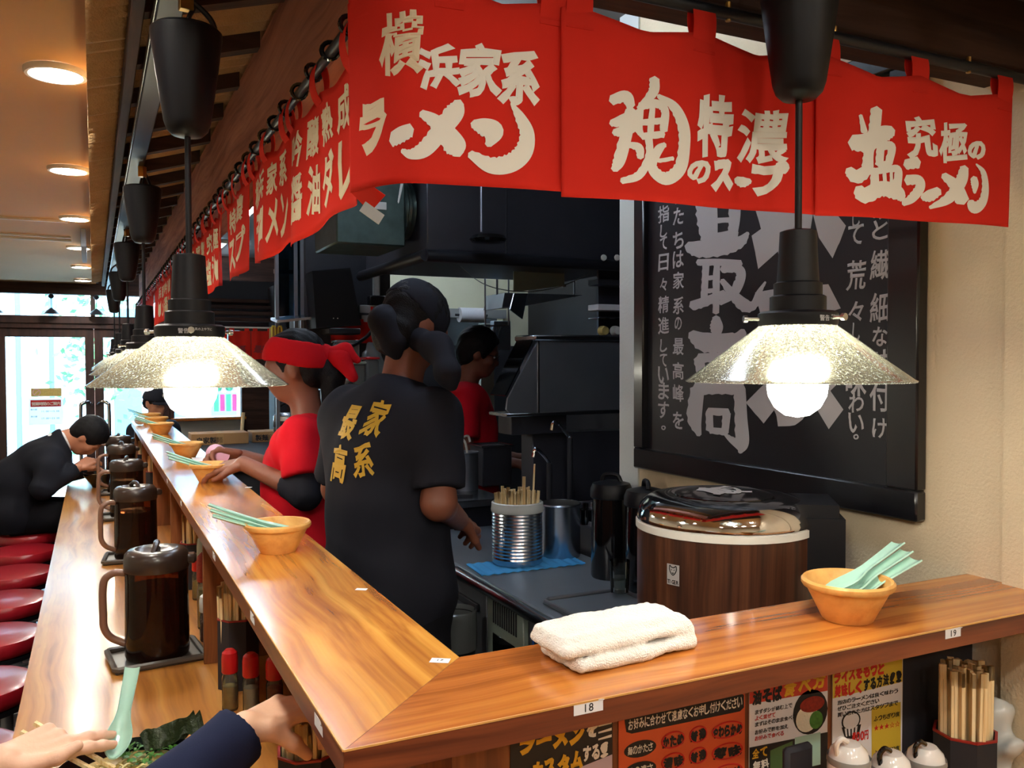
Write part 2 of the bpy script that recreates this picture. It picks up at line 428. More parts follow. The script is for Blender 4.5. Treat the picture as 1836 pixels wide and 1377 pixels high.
def text2d(body, size=1, bold=.03, vertical=False, jit=0, step=1.0, sx=1.0, seed=1):
    """lettering as 2-D geometry, x right, y up, first character at 0, 0 (its lower left corner)"""
    r = random.Random(seed); V = []; F = []; x = 0; y = 0; k = 0
    for ch in body:
        if ch == ' ':
            if vertical: y -= size*.5
            else: x += size*.5
            continue
        v, f = glyph(ch, bold)
        if not len(v): continue
        v = v.copy(); adv = 1.0 if ord(ch) > 0x2000 else .58
        v[:, 0] -= adv/2; v[:, 1] -= .38
        if jit:
            a = r.uniform(-1, 1)*.12*jit; sc = 1+r.uniform(-1, 1)*.12*jit; sh = r.uniform(-.5, 1)*.22*jit
            v[:, 0] += sh*v[:, 1]
            X = v[:, 0]*math.cos(a)-v[:, 1]*math.sin(a); Yv = v[:, 0]*math.sin(a)+v[:, 1]*math.cos(a)
            ph = r.uniform(0, 6)
            v[:, 0] = sc*(X+.028*jit*np.sin(9*Yv+ph)+.012*jit*np.sin(31*Yv+17*X)); v[:, 1] = sc*(Yv+.028*jit*np.sin(8*X+ph*2)+.012*jit*np.sin(29*X+ph))
        v[:, 0] *= size*sx; v[:, 1] *= size
        v[:, 0] += x+size*sx*adv/2; v[:, 1] += y+size*.38
        V.append(v); F += [tuple(i+k for i in q) for q in f]; k += len(v)
        if vertical: y -= size*step
        else: x += size*sx*adv*step
    return (np.vstack(V) if V else np.zeros((0, 3))), F
def letters(name, m, parent, V, F, fn, world=True):
    """geometry V mapped by fn(x, y, z in 0..1) into the scene as one part"""
    b = mb(); b.add([fn(*p) for p in V], F)
    return b.build(name, m, parent, world=world, smooth=False)
def frame_map(o, u, v, n, t=.0004):
    o, u, v, n = [np.array(q, float) for q in (o, u, v, n)]
    return lambda x, y, z: o+u*x+v*y+n*t*(.3+.7*z)
def text_on(name, m, parent, body, o, u, v, n, size, t=.0004, **k):
    V, F = text2d(body, size, **k)
    return letters(name, m, parent, V, F, frame_map(o, u, v, n, t))
def brush(strokes, n=7):
    """brush strokes [(x, y, width), ...] as ribbons in pixel space: V (x, y, z) and faces"""
    V = []; F = []; k = 0
    for si, st in enumerate(strokes):
        p = cr(st, n); c = p[:, :2]; w = np.maximum(p[:, 2], .5)/2
        t = np.gradient(c, axis=0); t /= np.linalg.norm(t, axis=1, keepdims=True)+1e-9
        nrm = np.stack([-t[:, 1], t[:, 0]], 1)
        jag = 1+.10*np.sin(np.arange(len(c))*2.3+si)
        L = c+nrm*(w*jag)[:, None]; R_ = c-nrm*w[:, None]
        a = c[0]-t[0]*w[0]*.55; e = c[-1]+t[-1]*w[-1]*.5
        z = .4+.05*(si % 12)
        m = len(c); V += [(q[0], q[1], z) for q in L]+[(q[0], q[1], z) for q in R_]+[(a[0], a[1], z), (e[0], e[1], z)]
        F += [(k+i, k+i+1, k+m+i+1, k+m+i) for i in range(m-1)]+[(k, k+m, k+2*m), (k+m-1, k+2*m+1, k+2*m-1)]
        k += 2*m+2
    return np.array(V), F

# ------------------------------------------------------------------ smooth bodies from distance fields
def smin(a, b, k): 
    h = np.clip(.5+.5*(b-a)/k, 0, 1); return b*(1-h)+a*h-k*h*(1-h)
def cone(p, a, b, ra, rb):
    a = np.array(a, np.float32); b = np.array(b, np.float32); ab = b-a
    t = np.clip(((p-a)@ab)/(ab@ab+1e-9), 0, 1)
    return np.linalg.norm(p-(a+t[:, None]*ab), axis=1)-(ra+(rb-ra)*t)
def ell(p, c, r, R_=None):
    q = p-np.array(c, np.float32)
    if R_ is not None: q = q@np.array(R_, np.float32)
    r = np.array(r, np.float32); k0 = np.linalg.norm(q/r, axis=1); k1 = np.linalg.norm(q/(r*r), axis=1)
    return k0*(k0-1)/(k1+1e-6)
def seg_union(p, segs, k=.03):
    d = None
    for s_ in segs:
        e = ell(p, *s_[1:]) if isinstance(s_[0], str) else cone(p, *s_)
        d = e if d is None else smin(d, e, k)
    return d
def surf(fn, lo, hi, h):
    """surface nets of fn < 0 inside the box lo..hi with cell h"""
    lo = np.array(lo, float); hi = np.array(hi, float); n = np.maximum(((hi-lo)/h).astype(int)+2, 3)
    ax = [lo[i]+h*np.arange(n[i]) for i in range(3)]
    G = np.empty(n, np.float32)
    yy, zz = np.meshgrid(ax[1], ax[2], indexing='ij')
    step = max(1, int(400000/(n[1]*n[2])))
    for i in range(0, n[0], step):
        xs = ax[0][i:i+step]
        P_ = np.stack([np.repeat(xs, n[1]*n[2]), np.tile(yy.ravel(), len(xs)), np.tile(zz.ravel(), len(xs))], 1).astype(np.float32)
        G[i:i+step] = fn(P_).reshape(len(xs), n[1], n[2])
    G[0], G[-1] = np.maximum(G[0], .001), np.maximum(G[-1], .001)
    G[:, 0], G[:, -1] = np.maximum(G[:, 0], .001), np.maximum(G[:, -1], .001)
    G[:, :, 0], G[:, :, -1] = np.maximum(G[:, :, 0], .001), np.maximum(G[:, :, -1], .001)
    ins = G < 0; c = [m-1 for m in n]
    sm = np.zeros(tuple(c)+(3,)); ct = np.zeros(c)
    def cor(A, o): return A[o[0]:o[0]+c[0], o[1]:o[1]+c[1], o[2]:o[2]+c[2]]
    for a in range(3):
        for o1 in (0, 1):
            for o2 in (0, 1):
                o = [0, 0, 0]; o[(a+1) % 3] = o1; o[(a+2) % 3] = o2; e = list(o); e[a] = 1
                va, vb = cor(G, o), cor(G, e); x = (va < 0) != (vb < 0)
                t = np.where(x, va/(va-vb+1e-12), 0)
                for k in range(3): sm[..., k] += np.where(x, (t if k == a else o[k]), 0)
                ct += x
    act = ct > 0; idx = -np.ones(c, int); idx[act] = np.arange(act.sum())
    ijk = np.argwhere(act); V = lo+h*(ijk+sm[act]/ct[act][:, None])
    F = []
    for a in range(3):
        b_, d_ = (a+1) % 3, (a+2) % 3
        sl = [slice(None)]*3; s0 = list(sl); s1 = list(sl); s0[a] = slice(0, -1); s1[a] = slice(1, None)
        A, B = ins[tuple(s0)], ins[tuple(s1)]; x = A != B
        q = np.argwhere(x); q = q[(q[:, b_] > 0) & (q[:, d_] > 0) & (q[:, b_] < c[b_]) & (q[:, d_] < c[d_])]
        if not len(q): continue
        def at(db, dd):
            w = q.copy(); w[:, b_] += db; w[:, d_] += dd; return idx[w[:, 0], w[:, 1], w[:, 2]]
        f = np.stack([at(-1, -1), at(0, -1), at(0, 0), at(-1, 0)], 1)
        fl = ~A[q[:, 0], q[:, 1], q[:, 2]]; f[fl] = f[fl][:, ::-1]
        F.append(f)
    return V, [tuple(int(i) for i in f) for f in np.vstack(F)]
def blob(name, m, fn, lo, hi, h, parent=None, world=True, **k):
    V, F = surf(fn, lo, hi, h); b = mb(); b.add(V, F); return b.build(name, m, parent, world=world, angle=180, **k)
def bounds(segs, pad):
    pts = []
    for s_ in segs:
        if isinstance(s_[0], str): c, r = np.array(s_[1]), max(s_[2]); pts += [c-r, c+r]
        else:
            for q, r in ((s_[0], s_[2]), (s_[1], s_[3])): pts += [np.array(q)-r, np.array(q)+r]
    pts = np.array(pts); return pts.min(0)-pad, pts.max(0)+pad
# ================================================================== the room
LZ, LT = 1.27, .032          # ledge top, its thickness
CZ, CT = .90, .035           # lower counter top
XO, XI, YO, YI = .226, .44, .865, 1.072
XW = 1.468                   # right wall
YE = 9.0                     # entrance
YEND = 6.41
struct('floor', mb().box((-2.3, -2.6, -.1), (.44, 9.1, 0)), 'floor_tile')
kf = struct('floor_kitchen', mb().box((.44, 1.07, -.1), (2.9, 9.1, .12)), 'floor_tile')
struct('floor_side', mb().box((.44, -2.6, -.1), (2.9, 1.07, 0)), 'floor_tile')
b = mb(); b.box((-2.3, -2.6, 2.40), (.03, 9.1, 2.5)); b.box((.03, -2.6, 2.40), (XW, .45, 2.5)); struct('ceiling', b, 'ceiling_paint')
struct('ceiling_kitchen', mb().box((.03, .45, 2.72), (2.9, 9.1, 2.8)), 'kitchen_ceiling')
b = mb(); b.box((.03, .47, 2.40), (.05, 9.1, 2.72)); b.box((.03, .45, 2.40), (XW, .47, 2.72)); struct('trim_ceiling_drop', b, 'dark_wood_y')
struct('wall_left', mb().box((-2.4, -2.6, 0), (-2.3, 9.1, 2.5)), 'wall_beige')
struct('wall_back', mb().box((-2.4, -2.7, 0), (2.9, -2.6, 2.8)), 'wall_beige')
struct('wall_right', mb().box((XW, -2.6, 0), (XW+.1, 2.245, 2.72)), 'wall_beige')
# a second strip of wallpaper stands a little proud where two lengths meet
struct('trim_1', mb().box((XW-.012, -2.6, 0), (XW, .995, 2.72)), 'wall_beige')
struct('trim_2', mb().box((XW-.006, 2.15, 1.03), (XW+.104, 2.25, 2.72)), 'wall_white')
struct('wall_kitchen_right', mb().box((2.8, 2.2, 0), (2.9, 9.1, 2.8)), 'wall_dark')
struct('wall_kitchen_front', mb().box((XW+.1, 2.2, 0), (2.9, 2.245, 2.8)), 'wall_dark')
# kitchen back wall with a long serving window
struct('wall_kitchen_low', mb().box((1.75, 5.5, .1), (2.9, 5.6, 1.78)), 'wall_dark'); b = mb(); b.box((1.28, 5.5, 2.02), (2.9, 5.6, 2.72)); b.box((2.6, 5.5, 1.78), (2.9, 5.6, 2.02))
struct('wall_kitchen_back', b, 'wall_cream')
struct('trim_3', mb().box((1.28, 5.44, 1.97), (2.6, 5.5, 2.03)), 'grey_plastic')

# ---------------------------------------------------------------- entrance front
def frame(name, bits, m='door_wood', parent=None, **k):
    q = mb()
    for a in bits: q.box((a[0], a[1], a[2]), (a[3], a[4], a[5]), .004)
    return struct(name, q, m, parent, **k)
frame('wall_front', [(-2.3, YE-.06, 2.30, 2.9, YE+.06, 2.8), (-2.3, YE-.05, 0, -.86, YE+.05, 2.3), (1.33, YE-.06, 0, 2.9, YE+.06, 2.3)], 'dark_wood')
frame('trim_4', [(-.9, YE-.07, 2.03, 1.4, YE+.05, 2.10), (-.9, YE-.05, 1.985, 1.4, YE+.05, 2.03)])
frame('trim_5', [(-.86, YE-.05, 0, -.80, YE+.05, 2.3), (.66, YE-.05, 0, .70, YE+.05, 2.3)])
w1 = thing('window_1', None, None, (0, YE, 2.1), kind='structure')
mb().box((-.86, YE-.004, 2.10), (1.33, YE+.004, 2.30)).build('pane', 'window_glass', w1, world=True)
frame('glazing_bar', [(-.02, YE-.02, 2.1, .02, YE+.02, 2.3)], parent=w1, world=True)
def door(name, x0, x1, hx):
    d = thing(name, None, None, ((x0+x1)/2, YE, 0), kind='structure')
    q = mb()
    for a in [(x0, x0+.075, .02, 1.985), (x1-.075, x1, .02, 1.985)]: q.box((a[0], YE-.025, a[2]), (a[1], YE+.025, a[3]), .005)
    q.box((x0, YE-.024, 1.905), (x1, YE+.024, 1.985), .005); q.box((x0, YE-.024, .02), (x1, YE+.024, .2), .005)
    q.build('door_frame', 'door_wood', d, world=True)
    mb().box((x0+.075, YE-.004, .2), (x1-.075, YE+.004, 1.905)).build('pane', 'window_glass', d, world=True)
    s_ = 1 if hx > (x0+x1)/2 else -1
    x = hx-s_*.02
    mb().tube(cr([(hx, YE-.03, 1.28), (hx-s_*.03, YE-.07, 1.305), (x-s_*.06, YE-.09, 1.29), (x-s_*.075, YE-.09, 1.22), (x-s_*.075, YE-.09, .72), (x-s_*.06, YE-.09, .66), (hx, YE-.03, .66)], 5), .017, 10).build('door_handle', 'chrome', d, world=True)
    return d
door('door_1', -.79, .003, -.02)
door('door_2', .008, .66, .03)
w2 = thing('window_2', None, None, (1.0, YE, 1.13), kind='structure')
mb().box((.70, YE-.004, 1.13), (1.33, YE+.004, 1.985)).build('pane', 'window_glass', w2, world=True)
mb().box((.66, YE-.14, 1.10), (1.36, YE+.05, 1.13), .004).build('window_sill', 'ledge_x', w2, world=True)
struct('wall_front_low', mb().box((.70, YE-.05, 0), (1.33, YE+.05, 1.10)), 'wall_white')
# notices stuck on the door glass
n_ = thing('opening_hours_notice', 'white opening hours notice with a red heading on the door glass', 'notice', (-.40, YE-.01, 1.10))
yb = YE-.008
mb().box((-.54, yb-.004, 1.10), (-.262, yb, 1.345), .001).build('board', 'poster_film', n_, world=True)
mb().box((-.525, yb-.0055, 1.265), (-.277, yb-.004, 1.328)).build('heading', 'letter_red', n_, world=True)
text_on('lettering', 'letter_white', n_, '営業時間のご案内', (-.518, yb-.006, 1.28), (1, 0, 0), (0, 0, 1), (0, -1, 0), .034, .0006, bold=.02, step=.86)
text_on('hours', 'letter_black', n_, '11:00〜15:00', (-.44, yb-.0045, 1.215), (1, 0, 0), (0, 0, 1), (0, -1, 0), .022, .0006, bold=.01)
text_on('hours', 'letter_black', n_, '17:00〜23:00', (-.44, yb-.0045, 1.15), (1, 0, 0), (0, 0, 1), (0, -1, 0), .022, .0006, bold=.01)
text_on('hours', 'letter_black', n_, '昼の部', (-.525, yb-.0045, 1.235), (1, 0, 0), (0, 0, 1), (0, -1, 0), .018, .0006, bold=.01)
text_on('hours', 'letter_black', n_, '夜の部', (-.525, yb-.0045, 1.17), (1, 0, 0), (0, 0, 1), (0, -1, 0), .018, .0006, bold=.01)
n_ = thing('no_smoking_sticker', 'pale beige no smoking sticker above the notice on the door glass', 'sticker', (-.39, YE-.01, 1.36))
mb().box((-.52, yb-.003, 1.36), (-.272, yb, 1.435), .001).build('board', 'condiment', n_, world=True)
mb().tube([(-.475+.03*math.cos(a), yb-.004, 1.397+.03*math.sin(a)) for a in np.linspace(0, 2*PI, 25)[:-1]], .004, 6, True).build('ring', 'letter_redwhite', n_, world=True)
mb().obox((-.475, yb-.004, 1.397), (.02, 0, .02), (0, .001, 0), (-.0025, 0, .0025)).build('bar', 'letter_redwhite', n_, world=True)
# ornaments hanging in the transom light
for x in (-.78, -.34, .03):
    o = thing('hanging_ornament', 'small black wire ornament hanging in the transom window', 'ornament', (x, YE-.12, 2.10), group='ornaments in the transom window')
    mb().tube([(x, YE-.12, 2.30), (x, YE-.12, 2.16)], .003, 6).build('wire', 'black_metal', o, world=True)
    mb().lathe([(.004, 0), (.02, .01), (.026, .025), (.016, .04), (.004, .045)], (x, YE-.12, 2.25), 12).build('knob', 'black_metal', o, world=True)
    mb().lathe([(.07, 0), (.066, .004), (.04, .03), (.012, .05), (.004, .055)], (x, YE-.12, 2.115), 16).build('shade', 'black_metal', o, world=True)
# stickers and drawings on the window
o = thing('window_posters', 'white window posters with pink lettering and cartoon noodles', 'poster', (1.0, YE-.01, 1.15))
mb().box((.74, YE-.012, 1.50), (1.31, YE-.008, 1.74)).build('sheet', 'poster_film', o, world=True)
text_on('lettering', 'poster_film_pink', o, 'ラーメン', (.76, YE-.013, 1.53), (1, 0, 0), (0, 0, 1), (0, -1, 0), .135, .001, bold=.05, jit=1)
text_on('lettering', 'facade_blue', o, '特製つけ麺', (.98, YE-.013, 1.68), (1, 0, 0), (0, 0, 1), (0, -1, 0), .055, .001, bold=.03)
for i in range(5):
    mb().lathe([(.001, 0), (.04, .0005), (.04, .0012), (.001, .0017)], (1.06+.052*i, YE-.012, 1.40+.02*(i % 2)), 16, ax='y').build('noodle_drawing', 'poster_film_mint' if i % 2 else 'poster_film', o, world=True)
for i in range(4):
    mb().box((1.07+.058*i, YE-.012, 1.18), (1.115+.058*i, YE-.0105, 1.35), .0004).build('cup_drawing', 'poster_film_pink' if i % 2 else 'poster_film_mint', o, world=True)

# ---------------------------------------------------------------- the street outside
struct('ground_street', mb().box((-9, 9.1, -.25), (9, 22, -.15)), 'asphalt')
def building(name, label, x0, x1, y, z1, m):
    t = thing(name, label, 'building', ((x0+x1)/2, y, -.15))
    mb().box((x0, y, -.15), (x1, y+1.5, z1)).build('wall', m, t, world=True); return t
t = building('shop_front', 'white shop front with vertical ribs across the street', -2.4, -.05, 13.2, 5.2, 'facade_white')
for i in range(9): mb().box((-1.32+.13*i, 13.12, .0), (-1.26+.13*i, 13.2, 5.0), .005).build('rib', 'facade_grey' if i % 3 else 'facade_blue', t, world=True)
mb().box((-1.72, 13.1, 1.78), (-1.36, 13.2, 2.05), .01).build('sign_panel', 'facade_dark', t, world=True)
mb().box((-2.1, 13.16, 0), (-1.4, 13.2, 1.7), .01).build('shop_door', 'facade_white', t, world=True)
t = building('apartment_block', 'blue grey building beyond the shop front', .0, 2.6, 15.5, 6, 'facade_grey')
for i in range(3):
    for j in range(3):
        w_ = mb().box((.25+.75*i, 15.44, .4+1.3*j), (.75+.75*i, 15.5, 1.3+1.3*j), .01).build('window', 'facade_white', t, world=True)
        mb().box((.29+.75*i, 15.42, .45+1.3*j), (.71+.75*i, 15.45, 1.25+1.3*j)).build('pane', 'facade_blue', w_, world=True)
t = building('corner_shop', 'dark blue corner shop with a white awning', -5.2, -2.5, 12.6, 4.4, 'facade_blue')
mb().slab([(-5.2, 12.6, 2.6), (-2.5, 12.6, 2.6), (-2.5, 12.0, 2.3), (-5.2, 12.0, 2.3)], (0, 0, 1), .03).build('awning', 'facade_white', t, world=True)
t = thing('street_tree', 'green street tree between the shop front and the blue building', 'tree', (.02, 12.3, -.15))
mb().tube([(.02, 12.3, -.15), (.03, 12.3, 1.1), (.0, 12.25, 2.2)], [.05, .04, .03], 8).build('trunk', 'dark_wood', t, world=True)
b = mb()
for i in range(420):
    a = rng.normal(size=3)*np.array([.24, .25, .7])+np.array([.0, 12.3, 2.0]); u = rng.normal(size=3); u /= np.linalg.norm(u); v = np.cross(u, rng.normal(size=3)); v /= np.linalg.norm(v)
    b.quad(a-u*.06, a+v*.03, a+u*.06, a-v*.03)
b.build('foliage', 'leaf', t, world=True, smooth=False, kind='stuff')

# ---------------------------------------------------------------- ceiling fittings
def downlight(x, y):
    t = thing('downlight', 'round recessed downlight in the tan ceiling', 'downlight', (x, y, 2.385), group='recessed downlights in the tan ceiling')
    mb().lathe([(.062, .0), (.070, .0), (.073, .006), (.073, .014), (.062, .014)], (0, 0, 0), 32, cap=False).build('trim_ring', 'white_trim', t)
    mb().lathe([(.0005, .009), (.062, .009)], (0, 0, 0), 32, cap=False).build('lens', 'downlight_glow', t)
    return t
dl = downlight(-.075, 2.45)
for y in (3.65, 4.86, 6.08, 7.28, 8.45, 1.24, .05, -1.15): dup(dl, None, (-.075, y, 2.385))
for y in (8.0, 5.6, 3.2, .8, -1.4): dup(dl, None, (-1.4, y, 2.385))
for x, y in ((.45, -.2), (1.1, -.2), (.45, -1.3), (1.1, -1.3)): dup(dl, None, (x, y, 2.385))  # extra unseen downlights behind the camera, added to brighten noren and wall
for y in (5.0, 5.62, 5.78):
    mb().box((-2.2, y-.006, 2.388), (-.11, y+.006, 2.40)).build('ceiling_rail', 'white_trim', label='thin white rail running across the tan ceiling', cat='rail', group='thin rails on the tan ceiling')
mb().box((-.055, 5.25, 2.30), (-.03, 6.1, 2.40), .003).build('air_vent', 'facade_grey', label='pale blue air vent box under the tan ceiling', cat='vent')

# ---------------------------------------------------------------- the little roof over the counter
roof = thing('eave_roof', 'corrugated eave roof with dark rafters over the counter', 'roof', (.2, 4.0, 2.26))
def sheet_z(x): return 2.295+.30*x
def corr(u, v):
    y = .62+u*6.8; x = -.005+v*.55
    return (x, y, sheet_z(x)+.016*math.sin(2*PI*y/.060))
mb().grid(corr, 1046, 3, .002).build('corrugated_sheet', 'corrugated', roof, world=True)
mb().box((.064, .62, 2.262), (.086, 7.42, 2.318), .002).build('fascia_board', 'dark_wood_y', roof, world=True)
for i in range(23):
    y = .75+i*.29
    b = mb(); b.slab([(.087, y, sheet_z(.087)-.012), (.33, y, sheet_z(.33)-.012), (.33, y, sheet_z(.33)-.05), (.087, y, sheet_z(.087)-.05)], (0, 1, 0), .035)
    b.build('rafter', 'dark_wood', roof, world=True)
mb().box((.33, .93, 2.125), (.43, 7.42, 2.36), .004).build('beam', 'beam_wood', roof, world=True)
mb().box((.33, .955, 2.165), (XW, 1.05, 2.40), .004).build('cross_beam', 'dark_wood', roof, world=True)
mb().slab([(-.0, .93, 2.37), (XW, .955, 2.37), (XW, .52, 2.285), (-.0, .52, 2.285)], (0, 0, 1), .012).build('soffit_board', 'dark_wood', roof, world=True)
for i in range(6):
    x = .35+i*.2
    mb().slab([(x, .955, 2.36), (x, .955, 2.32), (x, .55, 2.24), (x, .55, 2.28)], (1, 0, 0), .03).build('rafter', 'dark_wood', roof, world=True)
# lamp rails
r1 = thing('lamp_rail', 'black metal lamp rail with a bright edge along the counter', 'rail', (.117, 4.0, 2.235))
mb().box((.098, .80, 2.232), (.138, 7.4, 2.262), .002).build('channel', 'black_metal', r1, world=True)
mb().box((.0955, .80, 2.236), (.098, 7.4, 2.256), .0008).build('edge_strip', 'steel', r1, world=True)
r2 = thing('lamp_rail', 'black metal lamp rail over the short side of the counter', 'rail', (.85, .862, 2.235))
mb().box((.14, .845, 2.232), (1.44, .88, 2.262), .002).build('channel', 'black_metal', r2, world=True)

# ---------------------------------------------------------------- counters
def slab2(b, poly, z0, z1):
    k = len(poly); b.cur = 0
    b.add([(x, y, z1) for x, y in poly], [tuple(range(k))]); b.add([(x, y, z0) for x, y in poly], [tuple(range(k))[::-1]])
    b.cur = 1
    for i in range(k):
        (x0, y0), (x1, y1) = poly[i], poly[(i+1) % k]
        b.add([(x0, y0, z0), (x1, y1, z0), (x1, y1, z1), (x0, y0, z1)], [(0, 1, 2, 3)])
    return b
led = thing('serving_ledge', 'raised wooden serving ledge with a mitred corner', 'ledge', (.333, 3, LZ-LT))
slab2(mb(), [(XO, YO), (XI, YI), (XI, YEND), (XO, YEND)], LZ-LT, LZ).build('ledge_board', ['ledge_y', 'edge_y'], led, world=True, smooth=False)
slab2(mb(), [(XO+.0006, YO), (XW, YO), (XW, YI), (XI+.0006, YI)], LZ-LT, LZ).build('ledge_board', ['ledge_x', 'edge_x'], led, world=True, smooth=False)
mb().box((XO+.0, YO-.0012, LZ-.0016), (XW, YO+.0004, LZ+.0006)).build('edge_line', 'bowl_wood', led, world=True)
mb().box((XO-.0012, YO, LZ-.0016), (XO+.0004, YEND, LZ+.0006)).build('edge_line', 'bowl_wood', led, world=True)
base_z = CZ-CT
cn = thing('eating_counter', 'glossy teak coloured eating counter below the serving ledge', 'counter', (.14, 3, 0))
slab2(mb(), [(-.16, .48), (XI, YI), (XI, YEND), (-.16, YEND)], base_z, CZ).build('counter_top', ['counter_y', 'edge_y'], cn, world=True, smooth=False)
slab2(mb(), [(-.159, .48), (XW-.013, .48), (XW-.013, YI), (XI+.001, YI)], base_z, CZ).build('counter_top', ['counter_x', 'edge_x'], cn, world=True, smooth=False)
b = mb(); b.box((.12, 1.0, 0), (.43, YEND, base_z)); b.box((.43, .76, 0), (XW-.013, 1.06, base_z)); b.box((.12, .76, 0), (.43, 1.0, base_z))
b.build('base_panel', 'dark_wood_y', cn, world=True)
mb().box((.42, YI-.002, CZ), (.44, YEND, LZ-LT)).build('niche_back_panel', 'panel_wood', label='long wooden back panel between the counter and the ledge', cat='panel')
mb().box((.42, YI-.022, CZ), (1.272, YI-.002, LZ-LT)).build('niche_back_panel', 'panel_wood', label='wooden back panel behind the posters under the short ledge', cat='panel')
mb().box((1.272, YI-.022, CZ), (XW-.013, YI-.002, LZ-LT)).build('niche_back_panel', 'black_matte', label='dark back panel of the niche by the beige wall', cat='panel')
for y in (2.30, 3.33, 4.36, 5.39, 6.385):
    mb().box((.243, y, CZ), (.42, y+.018, LZ-LT), .001).build('niche_divider', 'panel_wood', label='upright wooden divider under the ledge, %s' % {2.30: 'beside the first chopstick box', 3.33: 'behind the second pitcher', 4.36: 'before the third pitcher', 5.39: 'before the fourth pitcher', 6.385: 'at the end of the counter'}[y], cat='divider', group='upright dividers under the ledge')
# ================================================================== pendant lamps
def make_lamp(loc, label, rz=0):
    """origin: centre of the shade's rim"""
    t = thing('pendant_lamp', label, 'lamp', loc, rz)
    mb().lathe([(.145, 0), (.146, .002), (.142, .004), (.050, .074), (.046, .078), (.046, .074), (.138, .004), (.142, .0005)], (0, 0, 0), 56, cap=False).build('shade', 'shade_glass', t)
    mb().lathe([(.0005, -.047), (.016, -.044), (.029, -.034), (.037, -.019), (.039, -.006), (.037, .008), (.030, .024), (.020, .038), (.015, .05), (.014, .062)], (0, 0, 0), 32).build('bulb', 'bulb_glow', t)
    c = mb().lathe([(.040, .071), (.049, .073), (.051, .078), (.051, .090), (.047, .093), (.036, .094), (.036, .112), (.033, .114)], (0, 0, 0), 40).build('collar', 'black_plastic', t)
    for k in range(3):
        a = k*2*PI/3+.35; u = np.array([math.cos(a), math.sin(a), 0])
        s_ = mb().tube([u*.049+[0, 0, .083], u*.070+[0, 0, .083]], .0022, 8)
        s_.tube([u*.068+[0, 0, .083], u*.073+[0, 0, .083]], .0048, 10); s_.build('screw', 'screw', c)
    V, F = text2d('警告', .008, bold=.01); V2, F2 = text2d('器具の上や下に', .0045, bold=.008)
    V2 = V2+np.array([.019, .004, 0]); 
    for VV, FF in ((V, F), (V2, F2)):
        letters('rating_text', 'letter_silver', c, VV, FF, lambda x, y, z: (.0513*math.cos(-2.1+x/.0513), .0513*math.sin(-2.1+x/.0513), .0795+y), world=False)
    s_ = mb().lathe([(.031, .112), (.031, .130), (.027, .132), (.0245, .175), (.0235, .198), (.018, .2), (.006, .202)], (0, 0, 0), 32)
    s_.build('socket', 'black_plastic', t)
    top = 2.012-loc[2]
    mb().tube([(0, 0, .2), (0, 0, top+.01)], .0047, 10).build('cord_tube', 'black_plastic', t)
    cp = mb().lathe([(.006, top), (.022, top+.002), (.030, top+.010), (.034, top+.022), (.044, top+.09), (.052, top+.15), (.052, top+.157), (.047, top+.162), (.044, top+.158), (.006, top+.150)], (0, 0, 0), 36).build('canopy_cup', 'black_plastic', t)
    zt = top+.15; zr = 2.232-loc[2]
    h = mb().tube(cr([(0, 0, zt), (.004, 0, zt+.03), (.012, 0, zt+.05), (0, .01, zr)], 5), .0035, 8)
    h.tube(cr([(.045, 0, zt+.004), (.035, .0, zt+.035), (-.005, .0, zr-.004)], 5), .0045, 8)
    h.build('hook', 'black_metal', t)
    mb().box((-.010, -.008, zr-.03), (.010, .008, zr), .001).build('bracket', 'brass', t)
    return t
lampR = make_lamp((.839, .862, 1.642), 'pendant lamp with seedy glass cone shade over the short counter side', .3)
lz = 1.634
ords = ['pendant lamp over the counter, nearest the corner of the ledge', 'second pendant lamp from the corner along the counter', 'third pendant lamp from the corner along the counter', 'fourth pendant lamp from the corner along the counter', 'fifth pendant lamp from the corner, by the entrance doors']
l0 = make_lamp((.133, 1.40, lz), ords[0], .1)
for i in range(1, 5): dup(l0, None, (.133, 1.40+1.3*i, lz), .1+.9*i, ords[i])

# ================================================================== noren curtains
def fit(ch, box, bold=.05, jit=1, seed=1):
    """one character squeezed into a box of pixel space; returns V, F"""
    V, F = text2d(ch, 1, bold=bold, jit=jit, seed=seed); x0, y0, x1, y1 = box
    a = V[:, :2].min(0); e = V[:, :2].max(0); V = V.copy()
    V[:, 0] = x0+(V[:, 0]-a[0])/(e[0]-a[0])*(x1-x0); V[:, 1] = y1-(V[:, 1]-a[1])/(e[1]-a[1])*(y1-y0)
    return V, F
def join(parts):
    V = []; F = []; k = 0
    for v, f in parts: V.append(v); F += [tuple(i+k for i in q) for q in f]; k += len(v)
    return np.vstack(V), F
POLE = 2.152
def smooth_corner(s):
    """path of the short side's noren: s = 0 at the corner, bends back along the long side"""
    e = .02
    q = .5*(s+math.sqrt(s*s+e*e*4)); r = q-s     # q ~ max(s, 0), r ~ max(-s, 0)
    return .322+q-.30*r, .955+.92*r
def wave(s, z, ph): 
    d = (POLE-z)/.27
    return (.007*math.sin(9*s+ph)+.004*math.sin(23*s+1.7*ph))*(.35+.65*d)
